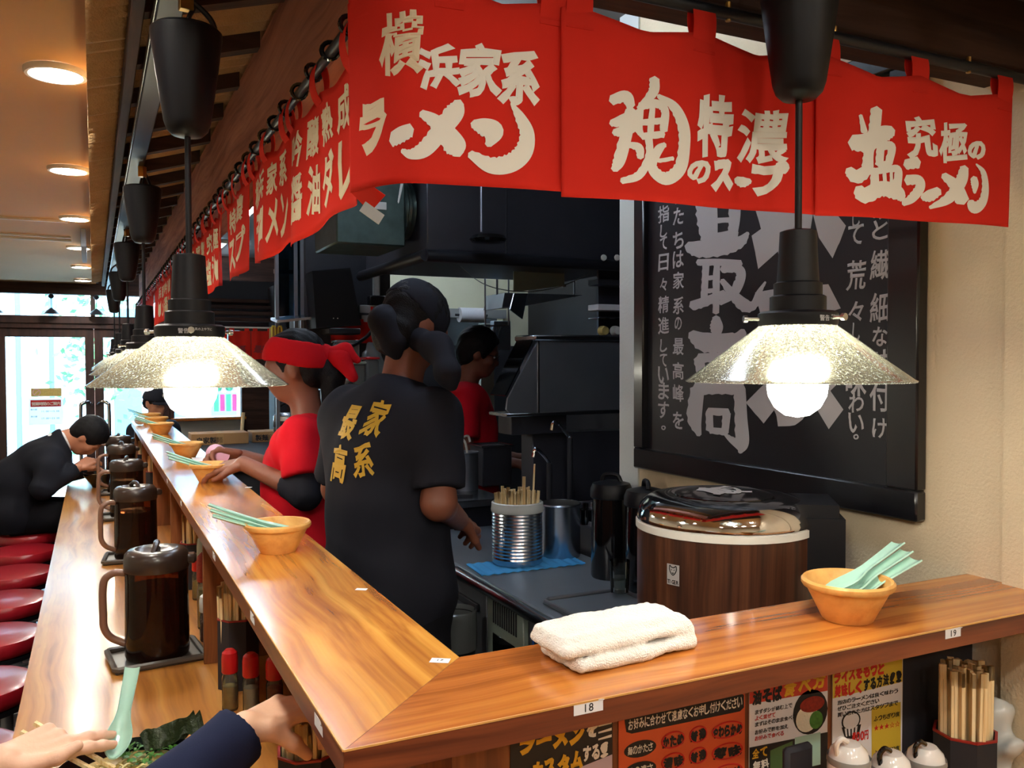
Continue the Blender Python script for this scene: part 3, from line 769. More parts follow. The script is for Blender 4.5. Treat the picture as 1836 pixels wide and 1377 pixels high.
def noren_short(name, label, s0, s1, zb0, zb1, tabs, ph, ysh, parts_fn):
    t = thing(name, label, 'curtain', (*smooth_corner((s0+s1)/2), zb0), group='red noren curtains')
    def pt(s, z, off=0):
        x, y = smooth_corner(s); return np.array([x, y+ysh+wave(s, z, ph)-off, z])
    def topz(s):
        d = min(abs(s-q) for q in tabs); return 2.118-.016*min(1, d/.09)
    def panel(u, v):
        s = s0+(s1-s0)*u; zb = zb0+(zb1-zb0)*u; zt = topz(s)
        return pt(s, zt+(zb-zt)*v)
    mb().grid(panel, 80, 24, .0012).build('panel', 'noren_red', t, world=True, angle=180)
    for q in tabs:
        lo, hi = max(s0, q-.019), min(s1, q+.019)
        if hi-lo < .025: lo, hi = (s0, s0+.038) if q < (s0+s1)/2 else (s1-.038, s1)
        b = mb()
        for sgn in (-1, 1):
            def tab(u, v):
                s = lo+(hi-lo)*u; p = pt(s, 2.10, 0); z = 2.09+(POLE+.009-2.09)*v
                x, y = smooth_corner(s)
                yc = y+.002+sgn*.0105*math.sin(min(1, v*1.02)*PI)**.6 if v > 0 else p[1]
                return np.array([p[0], p[1]*(1-v)**2+yc*(1-(1-v)**2)-.0012*sgn, z])
            b.grid(tab, 3, 10, .001)
        b.build('tab', 'noren_red', t, world=True, angle=60)
    parts_fn(t, pt)
    return t
def to_sz(px, py): p = atY(px, py, .955); return p[0]-.322, p[2]
def put_px(t, pt, V, F, m='letter_white', name='lettering'):
    def fn(x, y, z):
        s, zz = to_sz(x, y); return pt(s, zz, .0016+.0004*z)
    return letters(name, m, t, V, F, fn)
def Z1(b, o=(600, 0), k=.3051): return (o[0]+b[0]*k, o[1]+b[1]*k, o[0]+b[2]*k, o[1]+b[3]*k)
def Zs(st, o=(600, 0), k=.3051): return [[(o[0]+x*k, o[1]+y*k, w*k) for x, y, w in s] for s in st]
def letters_a(t, pt):
    st = [[(262, 765, 95), (340, 752, 105), (425, 735, 85)],
          [(735, 585, 60), (705, 645, 120), (625, 745, 112), (525, 850, 105), (425, 878, 62), (350, 848, 26)],
          [(495, 640, 46), (580, 690, 84), (655, 765, 115), (715, 850, 130), (735, 895, 60)],
          [(815, 715, 50), (880, 735, 105), (940, 768, 110), (905, 845, 40)],
          [(1038, 600, 16), (1092, 690, 62), (1130, 785, 85), (1108, 890, 108), (1030, 955, 112), (920, 962, 95), (800, 892, 46)]]
    pr = [brush(Zs(st)), fit('浜', Z1((470, 235, 745, 505)), .045, .6, 2), fit('家', Z1((720, 240, 985, 560)), .04, .6, 3), fit('系', Z1((955, 295, 1205, 620)), .045, .6, 4)]
    put_px(t, pt, *join(pr))
    for ch, a, c in (('横', (-.050, 2.008), (.026, 2.084)), ('ラ', (-.095, 1.92), (-.035, 1.985))):
        V, F = fit(ch, (a[0], c[1], c[0], a[1]), .035 if ch == '横' else .08, .6, 5)
        V[:, 1] = a[1]+c[1]-V[:, 1] if False else V[:, 1]
        letters('lettering', 'letter_cream', t, V, F, lambda x, y, z: pt(x, y, .0016+.0004*z))
    # the free corner hangs down, gripped by a strip of tape
    def tail(u, v):
        a = pt(-.115+.05*u, 1.882); return a+np.array([.012*v+.01*v*(1-u), -.012*v, -.026*v*(1-.55*u)])
    mb().grid(tail, 8, 8, .0012).build('loose_corner', 'noren_red', t, world=True)
    c = pt(-.10, 1.858)
    mb().obox(c+[.014, -.016, -.006], np.array([.011, -.003, -.008]), np.array([.004, .001, .006]), np.array([.0, .0012, 0])).build('tape', 'grey_plastic', t, world=True)
def letters_b(t, pt):
    o = (1000, 0)
    st = [[(540, 475, 60), (530, 555, 60), (440, 650, 22)],                      # dot and hook
          [(290, 600, 60), (370, 580, 70), (400, 640, 50)], [(285, 735, 40), (350, 720, 70), (420, 670, 40)],
          [(300, 790, 40), (370, 780, 70), (440, 740, 30)], [(400, 660, 70), (370, 800, 70), (330, 950, 70), (300, 1010, 40)],
          [(370, 860, 30), (440, 880, 50), (450, 940, 40)],
          [(450, 660, 45), (440, 760, 50), (460, 810, 30)], [(450, 640, 50), (540, 620, 50), (600, 660, 50), (590, 780, 50)],
          [(525, 640, 35), (510, 800, 40)], [(450, 735, 38), (590, 720, 38)], [(460, 815, 42), (590, 800, 42)],
          [(500, 820, 45), (500, 930, 45), (440, 1040, 50), (340, 1075, 36)],
          [(560, 575, 26), (660, 640, 60), (715, 750, 75), (720, 870, 75), (690, 1000, 80), (600, 1060, 75), (520, 1000, 60), (550, 890, 40), (600, 860, 30)],
          [(590, 860, 30), (550, 950, 26), (650, 940, 24)]]
    pr = [brush(Zs(st, o)), fit('特', Z1((805, 555, 1030, 930), o), .045, .6, 12), fit('濃', Z1((1050, 640, 1350, 965), o), .024, .5, 13),
          fit('の', Z1((740, 945, 890, 1085), o), .06, .8, 14), fit('ス', Z1((890, 935, 1030, 1130), o), .10, .8, 15), brush(Zs([[(1045, 1055, 40), (1085, 1070, 62), (1130, 1065, 30)]], o)),
          fit('プ', Z1((1135, 940, 1355, 1155), o), .09, .8, 16)]
    put_px(t, pt, *join(pr))
def letters_c(t, pt):
    o = (1400, 0)
    st = [[(520, 655, 70), (505, 770, 70), (470, 900, 60), (460, 1000, 70)], [(425, 690, 20), (445, 790, 40)],
          [(375, 850, 90), (460, 850, 110), (560, 800, 100), (620, 780, 60)], [(350, 1010, 50), (400, 1050, 80), (470, 1000, 60)],
          [(540, 880, 50), (530, 980, 50)], [(530, 880, 45), (610, 870, 50), (590, 970, 50)], [(530, 985, 45), (600, 975, 45)],
          [(500, 1010, 50), (500, 1120, 55)], [(500, 1020, 40), (590, 1005, 40), (650, 1010, 50), (640, 1110, 60)], [(560, 1015, 24), (565, 1110, 26)], [(605, 1015, 20), (605, 1110, 22)],
          [(400, 1120, 60), (440, 1160, 90), (540, 1120, 90), (640, 1140, 90), (680, 1175, 50)],
          [(700, 975, 60), (780, 960, 70)], [(705, 1065, 60), (780, 1065, 60), (790, 1110, 60), (740, 1170, 56), (680, 1205, 30)],
          [(805, 1165, 40), (850, 1155, 70), (905, 1125, 50)],
          [(1050, 990, 50), (1030, 1070, 70), (960, 1170, 62), (850, 1225, 20)], [(930, 1035, 40), (1000, 1100, 70), (1040, 1190, 80)],
          [(1105, 1050, 40), (1112, 1090, 46), (1110, 1140, 16)], [(1120, 970, 10), (1165, 1020, 34), (1178, 1110, 45), (1160, 1190, 55), (1110, 1225, 70), (1080, 1190, 40)]]
    pr = [brush(Zs(st, o)), fit('究', Z1((700, 690, 900, 945), o), .04, .6, 22), fit('極', Z1((905, 725, 1070, 965), o), .03, .5, 23), fit('の', Z1((1070, 835, 1180, 945), o), .07, .8, 24)]
    put_px(t, pt, *join(pr))
A = noren_short('noren_curtain', 'red noren panel reading ramen that wraps the corner of the ledge', -.115, .222, 1.880, 1.885, [-.09, .06, .20], .4, 0, letters_a)
B = noren_short('noren_curtain', 'red noren panel with a large soul character and tokuno soup lettering', .209, .645, 1.877, 1.886, [.235, .432, .622], 2.0, -.003, letters_b)
C_ = noren_short('noren_curtain', 'red noren panel lettered shio ramen, hanging next to the beige wall', .634, 1.084, 1.883, 1.897, [.662, .855, 1.062], 4.1, -.006, letters_c)
np_ = thing('noren_pole', 'black noren pole under the cross beam on the short side', 'pole', (.9, .957, POLE-.009))
mb().tube([(.322, .957, POLE), (XW, .957, POLE)], .0085, 12).build('rod', 'black_metal', np_, world=True)
for x in (.56, .80, 1.0, 1.30):
    mb().tube([(x, .957, POLE-.01), (x, .957, POLE+.016)], .004, 8).build('pole_hook', 'brass', np_, world=True)
# long side
XN = .308; POLEL = 2.108
pl = thing('noren_pole', 'black noren pole with rings below the long beam', 'pole', (XN, 4.0, POLEL-.009))
mb().tube([(XN, 1.06, POLEL), (XN, 7.3, POLEL)], .0075, 10).build('rod', 'black_metal', pl, world=True)
ring = None
for i in range(60):
    y = 1.12+i*.103
    if ring is None:
        ring = mb().tube([(.012*math.cos(a), 0, .012*math.sin(a)) for a in np.linspace(0, 2*PI, 15)[:-1]], .0035, 6, True).build('ring', 'black_gloss', pl)
    else: ring = dup(ring, pl)
    ring.location = (0, y-4.0, .013); ring.rotation_euler = (0, 0, random.uniform(-.5, .5))
LT_ = [('吟醸熟成', '醤油ダレ'), ('横浜家系', 'ラーメン'), ('特濃', 'スープ'), ('究極の', '塩ラーメン'), ('自家製', '極太麺'), ('元祖', '魂'), ('吟醸熟成', '醤油ダレ')]
nth = ['first', 'second', 'third', 'fourth', 'fifth', 'sixth', 'seventh', 'eighth', 'ninth', 'tenth', 'eleventh', 'twelfth', 'thirteenth', 'fourteenth']
for k in range(14):
    y0 = 1.10+.412*k; y1 = y0+.385; ph = k*1.7+.3
    zb = 1.874 if k else 1.872; tx = LT_[k % len(LT_)]; a_ = random.uniform(-.03, .03)
    t = thing('noren_curtain', '%s red noren panel from the corner along the long side%s' % (nth[k], ', lettered in cream brush strokes' if k < 4 else ''), 'curtain', (XN, (y0+y1)/2, zb), group='red noren curtains')
    def pt(y, z, off=0, y0=y0, y1=y1, ph=ph, a_=a_):
        d = (POLEL-z)/.24
        return np.array([XN+(.010*math.sin(13*(y-y0)+ph)+.005*math.sin(31*(y-y0)+2*ph)+a_*(y-(y0+y1)/2))*(.25+.75*d)-off, y-.012*d*math.sin(ph), z])
    tabs = [y0+.02, (y0+y1)/2, y1-.02]
    def panel(u, v):
        y = y0+(y1-y0)*u; zt = 2.072-.014*min(1, min(abs(y-q) for q in tabs)/.08); return pt(y, zt+(zb+.008*math.sin(5*u+ph)-zt)*v)
    mb().grid(panel, 40, 16, .0012).build('panel', 'noren_red', t, world=True, angle=180)
    for q in tabs:
        b = mb()
        for sgn in (-1, 1):
            def tab(u, v):
                y = q-.016+.032*u; p = pt(y, 2.062); return np.array([p[0]*(1-v)+XN*v+sgn*(.0105*math.sin(v*PI)**.6+.0008), y, 2.055+(POLEL+.0085-2.055)*v])
            b.grid(tab, 3, 8, .001)
        b.build('tab', 'noren_red', t, world=True, angle=60)
    if k < 9:
        pr = []
        for row, (zt, zb_) in zip(tx, ((2.045, 1.985), (1.975, 1.895)) if len(tx[1]) > 1 else ((2.045, 1.995), (1.99, 1.89))):
            n = len(row); w = min(.29/n, .11)
            for i, ch in enumerate(row):
                c = y1-.02-(i+.5)*(.345/n)   # read from the diners' side: +y is to the left
                V, F = fit(ch, (c+w*.48, zt, c-w*.48, zb_), .035, .7, k*10+i)
                pr.append((V, F))
        V, F = join(pr)
        letters('lettering', 'letter_cream', t, V, F, lambda x, y, z: pt(x, y, .0014+.0004*z))

# ================================================================== the big sign on the wall
sg = thing('wall_sign', 'large black framed wall sign with silver brush lettering', 'sign', (XW-.02, 1.65, 1.354))
y0, y1, z0, z1 = 1.160, 2.140, 1.354, 2.30
mb().box((XW-.012, y0+.03, z0+.03), (XW-.001, y1-.03, z1-.03)).build('board', 'sign_black', sg, world=True)
for nme, a, c in (('frame_rail', (y0, z0), (y1, z0+.06)), ('frame_rail', (y0, z1-.05), (y1, z1)), ('frame_stile', (y0, z0+.06), (y0+.075, z1-.05)), ('frame_stile', (y1-.05, z0+.06), (y1, z1-.05))):
    mb().box((XW-.03, a[0], a[1]), (XW-.001, c[0], c[1]), .004).build(nme, 'sign_frame', sg, world=True)
XS = XW-.012
def sign_px(V, F, m='letter_silver', name='lettering'):
    return letters(name, m, sg, V, F, lambda x, y, z: atX(x, y, XS)+np.array([-.0006-.0004*z, 0, 0]))
def sheared(ch, xc, yc, w, h, bold, jit=.5, seed=1, plane='X'):
    V, F = fit(ch, (xc-w/2, yc-h/2, xc+w/2, yc+h/2), bold, jit, seed)
    sl = (650-yc)/(168-xc) if plane == 'X' else (640-yc)/(4100-xc)
    V[:, 1] += sl*(V[:, 0]-xc); return V, F
o, k = (1100, 340), .378
def shear_px(V, xc):
    V = V.copy(); V[:, 1] += (650-V[:, 1])/(168-xc)*(V[:, 0]-xc)*.0; return V
big = [[(440, 20, 100), (445, 130, 100), (455, 235, 80)], [(575, 20, 60), (575, 130, 55), (565, 225, 44)], [(440, 232, 50), (510, 225, 46), (585, 205, 40)], [(470, 148, 26), (575, 142, 24)], [(440, 60, 60), (580, 55, 50)],
       [(350, 270, 46), (410, 282, 80), (520, 275, 74), (600, 248, 56), (640, 205, 16)],
       [(400, 345, 30), (500, 345, 34), (605, 352, 36)], [(440, 350, 34), (435, 440, 32), (430, 525, 34)], [(492, 350, 30), (488, 470, 34), (487, 585, 30)], [(440, 420, 22), (500, 415, 22)], [(440, 482, 22), (500, 476, 22)], [(372, 552, 46), (440, 530, 46), (530, 492, 36)],
       [(515, 378, 34), (590, 375, 44), (605, 415, 46), (570, 490, 46), (505, 540, 22)], [(515, 430, 24), (570, 500, 46), (625, 550, 62), (668, 545, 40), (690, 490, 26), (722, 438, 10)],
       [(488, 605, 34), (490, 650, 62), (490, 690, 40)], [(368, 685, 44), (430, 722, 92), (520, 728, 92), (590, 712, 80), (618, 668, 28)],
       [(405, 800, 50), (420, 880, 44)], [(405, 800, 46), (500, 795, 44), (590, 795, 44)], [(585, 800, 44), (580, 880, 40)], [(420, 880, 36), (580, 875, 36)],
       [(400, 945, 66), (385, 1080, 70), (408, 1165, 22)], [(390, 945, 62), (500, 942, 56), (610, 942, 66)], [(600, 945, 56), (606, 1080, 60), (612, 1200, 64), (602, 1248, 18)], [(610, 1215, 56), (560, 1185, 30), (525, 1155, 12)],
       [(455, 1052, 34), (458, 1140, 36)], [(450, 1052, 36), (545, 1056, 36)], [(538, 1060, 40), (530, 1150, 34)], [(460, 1142, 30), (540, 1150, 34)]]
V, F = brush(Zs(big, o, k)); sign_px(V, F)
pr = []
for cx_, row in ((238, [('指', 115), ('し', 195), ('て', 255), ('日', 345), ('々', 450), ('精', 545), ('進', 645), ('し', 740), ('て', 810), ('い', 880), ('ま', 955), ('す', 1045), ('。', 1130)]),
                 (308, [('私', 25), ('た', 125), ('ち', 240), ('は', 330), ('家', 430), ('系', 550), ('の', 635), ('最', 745), ('高', 860), ('峰', 965), ('を', 1095)])):
    for i, (ch, yy) in enumerate(row):
        small = ch in 'しの々。て'
        w, h = (34, 62) if small else (52, 82)
        if ch == '。': w = h = 22
        pr.append(sheared(ch, o[0]+cx_*k, o[1]+yy*k, w*k, h*k, .018, .5, i))
o2, k2 = (1380, 340), .45
for cx_, row in ((345, [('そ', 30), ('し', 110), ('て', 180), ('荒', 340), ('々', 485), ('し', 570), ('い', 660), ('味', 765), ('わ', 850), ('い', 930), ('。', 985)]),
                 (440, [('旨', 10), ('み', 80), ('と', 160), ('繊', 300), ('細', 470), ('な', 585), ('味', 695), ('付', 825), ('け', 950)])):
    for i, (ch, yy) in enumerate(row):
        big_ = ch in '荒繊細付味旨'
        w, h = (82, 120) if big_ else (62, 80)
        if ch == '。': w = h = 22
        if ch == 'し': w = 30
        pr.append(sheared(ch, o2[0]+cx_*k2, o2[1]+yy*k2, w*k2, h*k2, .018, .5, i+30))
V, F = join(pr); sign_px(V, F)
V, F = join([sheared('家', 1432, 300, 170, 360, .06, .6, 3), sheared('系', 1425, 640, 175, 260, .07, .6, 4)]); sign_px(V, F)
# ================================================================== things on the ledge
def bowl_mesh():
    return mb().lathe([(.0005, .0), (.036, .0), (.038, .002), (.060, .046), (.061, .049), (.0665, .051), (.069, .055), (.069, .060), (.066, .0635), (.062, .062), (.058, .055), (.036, .012), (.0005, .009)], (0, 0, 0), 40)
def spoon_mesh(L=.185, up=.012):
    def f(u, v):
        # u along the spoon from the tip, v across
        w = np.interp(u, [0, .02, .06, .13, .22, .31, .38, .45, .55, .85, 1], [.005, .0085, .0135, .019, .022, .0205, .0170, .0130, .0105, .0120, .0130])
        d = np.interp(u, [0, .03, .1, .22, .34, .44, .6, 1], [.002, .006, .011, .0135, .0115, .0065, .0045, .0035])
        c = -1+2*v; x = u*L
        rise = up*max(0, (u-.30)/.7)**1.3
        return np.array([x, w*c, rise-d*(1-c*c)+.004])
    return mb().grid(f, 36, 10, .0026)
BW = {}
def wooden_bowl(loc, label):
    if 'b' not in BW: BW['b'] = bowl_mesh().build('wooden_bowl', 'bowl_wood')
    else: BW['b'] = dup(BW['b'])
    BW['b'].location = loc; BW['b'].rotation_euler = (0, 0, random.uniform(0, 6))
    return tag(BW['b'], label, 'bowl', 'wooden bowls on the ledge')
def spoon(loc, heading, pitch, roll, label, m='celadon', group='celadon soup spoons'):
    key = 's'+m
    if key not in BW: BW[key] = spoon_mesh().build('soup_spoon', m, keep=True)
    else: BW[key] = dup(BW[key])
    o = BW[key]; R_ = Matrix.Rotation(heading, 3, 'Z') @ Matrix.Rotation(-pitch, 3, 'Y') @ Matrix.Rotation(roll, 3, 'X')
    o.rotation_euler = R_.to_euler(); o.location = loc
    return tag(o, label, 'spoon', group)
spots = [(.345, 1.845, 'nearest the corner'), (.347, 3.03, 'under the staff hand'), (.347, 3.86, 'third from the corner'), (.333, 5.18, 'fourth from the corner'), (.345, 5.75, 'fifth from the corner'), (.33, 6.18, 'at the far end by the doors')]
for i, (x, y, w) in enumerate(spots):
    wooden_bowl((x, y, LZ), 'turned wooden bowl of spoons on the long ledge, %s' % w)
    for j in range(3 if i < 4 else 2):
        spoon((x+.046-.004*j, y-.010+.009*j, LZ+.027+.0066*j), PI-.12-.04*j, .235+.015*j, .05*j, 'pale celadon soup spoon in the wooden bowl, %s' % w)
bx_ = atZ(1515, 1108, LZ)
wooden_bowl((bx_[0], .965, LZ), 'turned wooden bowl of spoons on the short ledge beside the rice jar')
for j in range(3): spoon((bx_[0]-.046+.004*j, 0.956+.009*j, LZ+.027+.0066*j), -.04+.05*j, .225+.015*j, -.08*j, 'pale celadon soup spoon in the wooden bowl beside the rice jar')
# folded towel
tw = (np.array(atZ(975, 1197, LZ))+np.array(atZ(1240, 1196, LZ)))/2
def towel(p):
    q = p-np.array([tw[0]+.030, tw[1]+.052, LZ], np.float32); a = -.10
    x = q[:, 0]*math.cos(a)-q[:, 1]*math.sin(a); y = q[:, 0]*math.sin(a)+q[:, 1]*math.cos(a); z = q[:, 2]
    nz = .0011*np.sin(x*47+y*31)+.0008*np.sin(x*95-y*60+z*80)+.0008*np.sin(y*140+x*33)+.0006*np.sin(x*420)*np.sin(y*390+z*300)
    def rb(cx, cy, cz, hx, hy, hz, r):
        d = np.stack([np.abs(x-cx)-hx+r, np.abs(y-cy)-hy+r, np.abs(z-cz)-hz+r], 1)
        return np.linalg.norm(np.maximum(d, 0), axis=1)+np.minimum(d.max(1), 0)-r
    low = rb(.004, -.004, .0095, .102, .050, .0088, .0085)
    mid = rb(-.010, .002, .028, .104, .047, .0085, .0085)
    top = rb(-.006, .008, .0405+.0, .104, .040, .0075, .0075)+.004*np.abs(x)/.11
    tuck = rb(.092, -.008, .022, .018, .040, .019, .018)
    d = smin(smin(low, mid, .005), top, .014); d = smin(d, tuck, .012)
    return d+nz
tl = blob('folded_towel', 'towel', towel, (tw[0]-.13, tw[1]-.06, LZ-.002), (tw[0]+.19, tw[1]+.15, LZ+.075), .0026, label='folded white terry towel lying on the short ledge', cat='towel')
# number stickers on the ledge front and labels on top
def sticker(name, label, c, u, v, n, w, h, text, size, curl=True):
    t = thing(name, label, 'sticker', tuple(np.array(c)-np.array(v)*h/2))
    c, u, v, n = [np.array(q, float) for q in (c, u, v, n)]
    def f(a, b_):
        q = c+u*w*(a-.5)+v*h*(b_-.5)
        k = max(0, a+b_-1.75)*3 if curl else 0
        return q+n*(.0006+.006*k*k)
    mb().grid(f, 10, 6, .0003).build('paper', 'paper_white', t, world=True)
    if text: q_ = text_on('number', 'letter_black', t, text, c-u*size*.58*len(text)/2-v*size*.36, u, v, n, size, .0004, bold=.004); q_.location += Vector(n*.0009)
    return t
ex, ey, ez = np.eye(3)
c18 = (atY(1027, 1272, YO)+atY(1082, 1263, YO))/2; c19 = (atY(1690, 1138, YO)+atY(1726, 1131, YO))/2
sticker('number_sticker', 'seat sticker numbered 18 on the ledge edge, in front of the folded towel', c18, ex, ez, -ey, .040, .0145, '18', .0135)
sticker('number_sticker', 'seat sticker numbered 19 on the ledge edge, near the beige wall', c19, ex, ez, -ey, .034, .0145, '19', .0135)
for px, py, w in ((572, 1292, 'next to the corner'), (453, 1097, 'above the chopstick box'), (384, 985, 'level with the first wooden bowl'), (325, 892, 'next to the second pitcher'), (300, 850, 'next to the third pitcher')):
    c = atX(px, py, XO); c[2] = LZ-.014
    sticker('seat_sticker', 'small white seat sticker on the long ledge front, %s' % w, c, -ey, ez, -ex, .040, .0145, '', .01)
for px, py, w, tx in ((789, 1185, 'at the mitre of the corner', '17'), (648, 1057, 'between the corner and the first bowl', ''), (446, 874, 'beside the second wooden bowl', '')):
    c = atZ(px, py, LZ)
    sticker('label_sticker', 'white label stuck on top of the ledge, %s' % w, c, np.array([.83, -.55, 0]), np.array([.55, .83, 0]), ez, .026 if tx else .02, .017 if tx else .012, tx, .009, False)
# loose paper and plates further along the ledge
mb().box((.36, 3.42, LZ), (.44, 3.80, LZ+.004), .001).build('menu_sheet', 'paper_white', label='white laminated sheet on the ledge between two bowls', cat='sheet')
def rag(p):
    q = p-np.array([.262, 6.0, LZ+.030], np.float32); return ell(q, (0, 0, 0), (.030, .085, .024))+.006*np.sin(q[:, 0]*90+q[:, 1]*60)
blob('cleaning_rag', 'paper_white', rag, (.2, 5.87, LZ-.002), (.32, 6.12, LZ+.07), .007, label='crumpled white rag at the far end of the ledge', cat='rag')

# ================================================================== things on the eating counter
def pitcher_at(loc, rz, label, grp='brown water pitchers'):
    t = thing('water_pitcher', label, 'pitcher', loc, rz, grp)
    H = .285
    mb().lathe([(.070, .003), (.076, .004), (.079, .012), (.0785, .05), (.0765, .20), (.0775, .238)], (0, 0, 0), 40, cap=False).build('jug_body', 'pitcher_brown', t)
    mb().lathe([(.0005, .006), (.074, .006), (.0745, .10), (.0735, .185), (.0005, .186)], (0, 0, 0), 32).build('tea', 'tea', t)
    l_ = mb().lathe([(.078, .228), (.0795, .230), (.0795, .256), (.077, .270), (.068, .279), (.052, .282), (.046, .278), (.030, .274), (.0005, .272)], (0, 0, 0), 40).build('lid', 'lid_brown', t)
    mb().tube(cr([(-.005, -.052, .276), (0, -.03, .290), (0, 0, .294), (0, .03, .290), (-.005, .052, .276)], 5), [.008]*21, 8).build('lid_grip', 'lid_brown', l_)
    b = mb(); b.box((.066, -.02, .238), (.098, .02, .262), .006); b.build('spout', 'lid_brown', l_)
    mb().tube(cr([(-.074, 0, .222), (-.10, 0, .224), (-.121, 0, .212), (-.128, 0, .185), (-.128, 0, .12), (-.126, 0, .085), (-.110, 0, .058), (-.075, 0, .038)], 6), .0095, 10).build('handle', 'handle_brown', t)
    return t
P('lid_brown', (58, 46, 40), .3, coat=.2); P('handle_brown', (136, 100, 82), .3, coat=.2); P('tray_grey', (84, 78, 72), .4)
def tray_at(loc, rz, label):
    t = thing('pitcher_tray', label, 'tray', loc, rz, 'grey drip trays under the pitchers')
    mb().box((-.108, -.088, 0), (.108, .088, .006), .003).build('tray_base', 'tray_grey', t)
    b = mb(); b.tube([(x, y, .012) for x, y in [(-.100, -.088), (.100, -.088), (.108, -.080), (.108, .080), (.100, .088), (-.100, .088), (-.108, .080), (-.108, -.080)]], .0075, 6, True)
    b.build('tray_rim', 'tray_grey', t); return t
pn = ['nearest the corner', 'second from the corner', 'third from the corner', 'fourth from the corner', 'at the far end by the doors']
for i, y in enumerate((2.41, 3.67, 4.68, 5.56, 6.24)):
    tray_at((.136, y, CZ), .10*(-1)**i, 'shallow grey tray under the pitcher %s' % pn[i])
    pitcher_at((.140, y, CZ+.006), -.12+.35*(i % 2), 'smoky brown plastic water pitcher on the counter, %s' % pn[i])
STK = {}
def stick(loc, L, tilt, az, label, group, w=.0052, m='stick_wood'):
    key = (round(L, 3), w, m)
    if key not in STK:
        q = mb(); q.slab([(-w, -w*.55, 0), (-.0003, -w*.55, 0), (-.0003, w*.55, 0), (-w, w*.55, 0)], (0, 0, 1), L); q.slab([(.0003, -w*.55, 0), (w, -w*.55, 0), (w, w*.55, 0), (.0003, w*.55, 0)], (0, 0, 1), L)
        q.box((-w, -w*.55, L*.9), (w, w*.55, L)); STK[key] = q.build('chopsticks' if w > .004 else 'skewer', m)
    else: STK[key] = dup(STK[key])
    o = STK[key]; o.location = loc
    o.rotation_euler = (Matrix.Rotation(az, 3, 'Z') @ Matrix.Rotation(tilt, 3, 'Y') @ Matrix.Rotation(random.uniform(0, 3), 3, 'Z')).to_euler()
    return tag(o, label, 'chopsticks' if w > .004 else 'skewer', group)
def stick_box(loc, label, where, n=26, r=.047, H=.155, L=.215):
    t = thing('chopstick_box', label, 'box', loc, .2, 'black chopstick boxes')
    s_ = 8
    mb().lathe([(.0005, .0), (r, 0), (r, H), (r-.004, H), (r-.004, .006), (.0005, .005)], (0, 0, 0), s_).build('box_body', 'black_matte', t)
    mb().lathe([(r-.004, H-.002), (r+.0008, H-.002), (r+.0008, H+.0015), (r-.004, H+.0015)], (0, 0, 0), s_, cap=False).build('rim', 'red_lacquer', t)
    pts = []; k = 0
    while len(pts) < n and k < 4000:
        k += 1; a = random.uniform(0, 2*PI); q = (r-.011)*math.sqrt(random.random()); p = (q*math.cos(a), q*math.sin(a))
        if all((p[0]-u)**2+(p[1]-v)**2 > .0115**2 for u, v in pts): pts.append(p)
    for x, y in pts:
        stick((loc[0]+x, loc[1]+y, loc[2]+.007), L+random.choice((-.004, 0, .004)), random.uniform(0, .03), random.uniform(0, 6), 'pair of wooden disposable chopsticks standing in the box %s' % where, 'chopsticks in the box %s' % where)
stick_box((.302, 2.12, CZ), 'black octagonal chopstick box under the ledge beside the red capped shakers', 'beside the red capped shakers', 34, .050, .165, .238)
stick_box((.300, 1.37, CZ), 'black chopstick box under the ledge next to the reaching hand', 'next to the reaching hand', 26, .050, .15, .19)
rb_ = (1.335, .975, CZ)
stick_box(rb_, 'black octagonal chopstick box in the dark niche by the beige wall', 'in the dark niche by the wall', 36, .052, .135, .24)
for y, w in ((3.12, 'behind the second pitcher'), (4.50, 'behind the third pitcher'), (5.25, 'behind the fourth pitcher'), (5.72, 'past the fourth pitcher'), (6.28, 'at the end of the counter')):
    stick_box((.300, y, CZ), 'black chopstick box under the ledge %s' % w, w, 14, .046, .155, .24)
# shakers and jars under the ledge
def shaker(loc, label, h=.135, r=.0175, cap='red_plastic', fill='condiment', lvl=.5):
    t = thing('spice_shaker', label, 'shaker', loc, 0, 'shakers and jars under the ledge')
    mb().lathe([(.0005, .002), (r*.92, .0), (r, .004), (r, h*.52), (r*.86, h*.60), (r*.86, h*.66)], (0, 0, 0), 24, cap=False).build('glass', 'shaker_clear', t)
    mb().lathe([(.0005, .005), (r*.88, .005), (r*.90, h*lvl*.8), (.0005, h*lvl*.86)], (0, 0, 0), 20).build('filling', fill, t)
    mb().lathe([(r*.95, h*.62), (r*1.02, h*.64), (r*1.02, h*.86), (r*.92, h*.95), (r*.5, h), (.0005, h)], (0, 0, 0), 24).build('cap', cap, t)
    return t
shaker((.262, 1.975, CZ), 'glass shaker with a red cap and yellow seasoning beside the chopstick box')
shaker((.300, 1.93, CZ), 'glass shaker with a red cap, behind the yellow seasoning shaker', .135, .0175, 'red_plastic', 'rice', .55)
shaker((.345, 1.90, CZ), 'dark shaker with a red cap at the back panel', .13, .018, 'red_plastic', 'chili', .6)
shaker((.285, 2.62, CZ), 'tall jar of yellow paste with a chili red lid behind the first pitcher', .22, .026, 'chili', 'condiment', .65)
shaker((.275, 2.50, CZ), 'short white capped jar next to the first divider', .13, .022, 'white_plastic', 'chili', .5)
shaker((.30, 2.78, CZ), 'pale green topped bottle behind the first pitcher', .24, .024, 'green_grey', 'rice', .3)
shaker((.295, 2.95, CZ), 'small red capped shaker behind the tall paste jar', .15, .018)
for y, w in ((3.52, 'second'), (4.8, 'third'), (5.9, 'fourth')): shaker((.28, y, CZ), 'red capped shaker under the ledge near the %s pitcher' % w)
cd_ = thing('condiment_caddy', 'black condiment caddy standing under the ledge behind the first pitcher', 'caddy', (.33, 2.50, CZ))
mb().box((.30, 2.44, CZ), (.40, 2.58, CZ+.012), .003).build('caddy_base', 'black_matte', cd_, world=True)
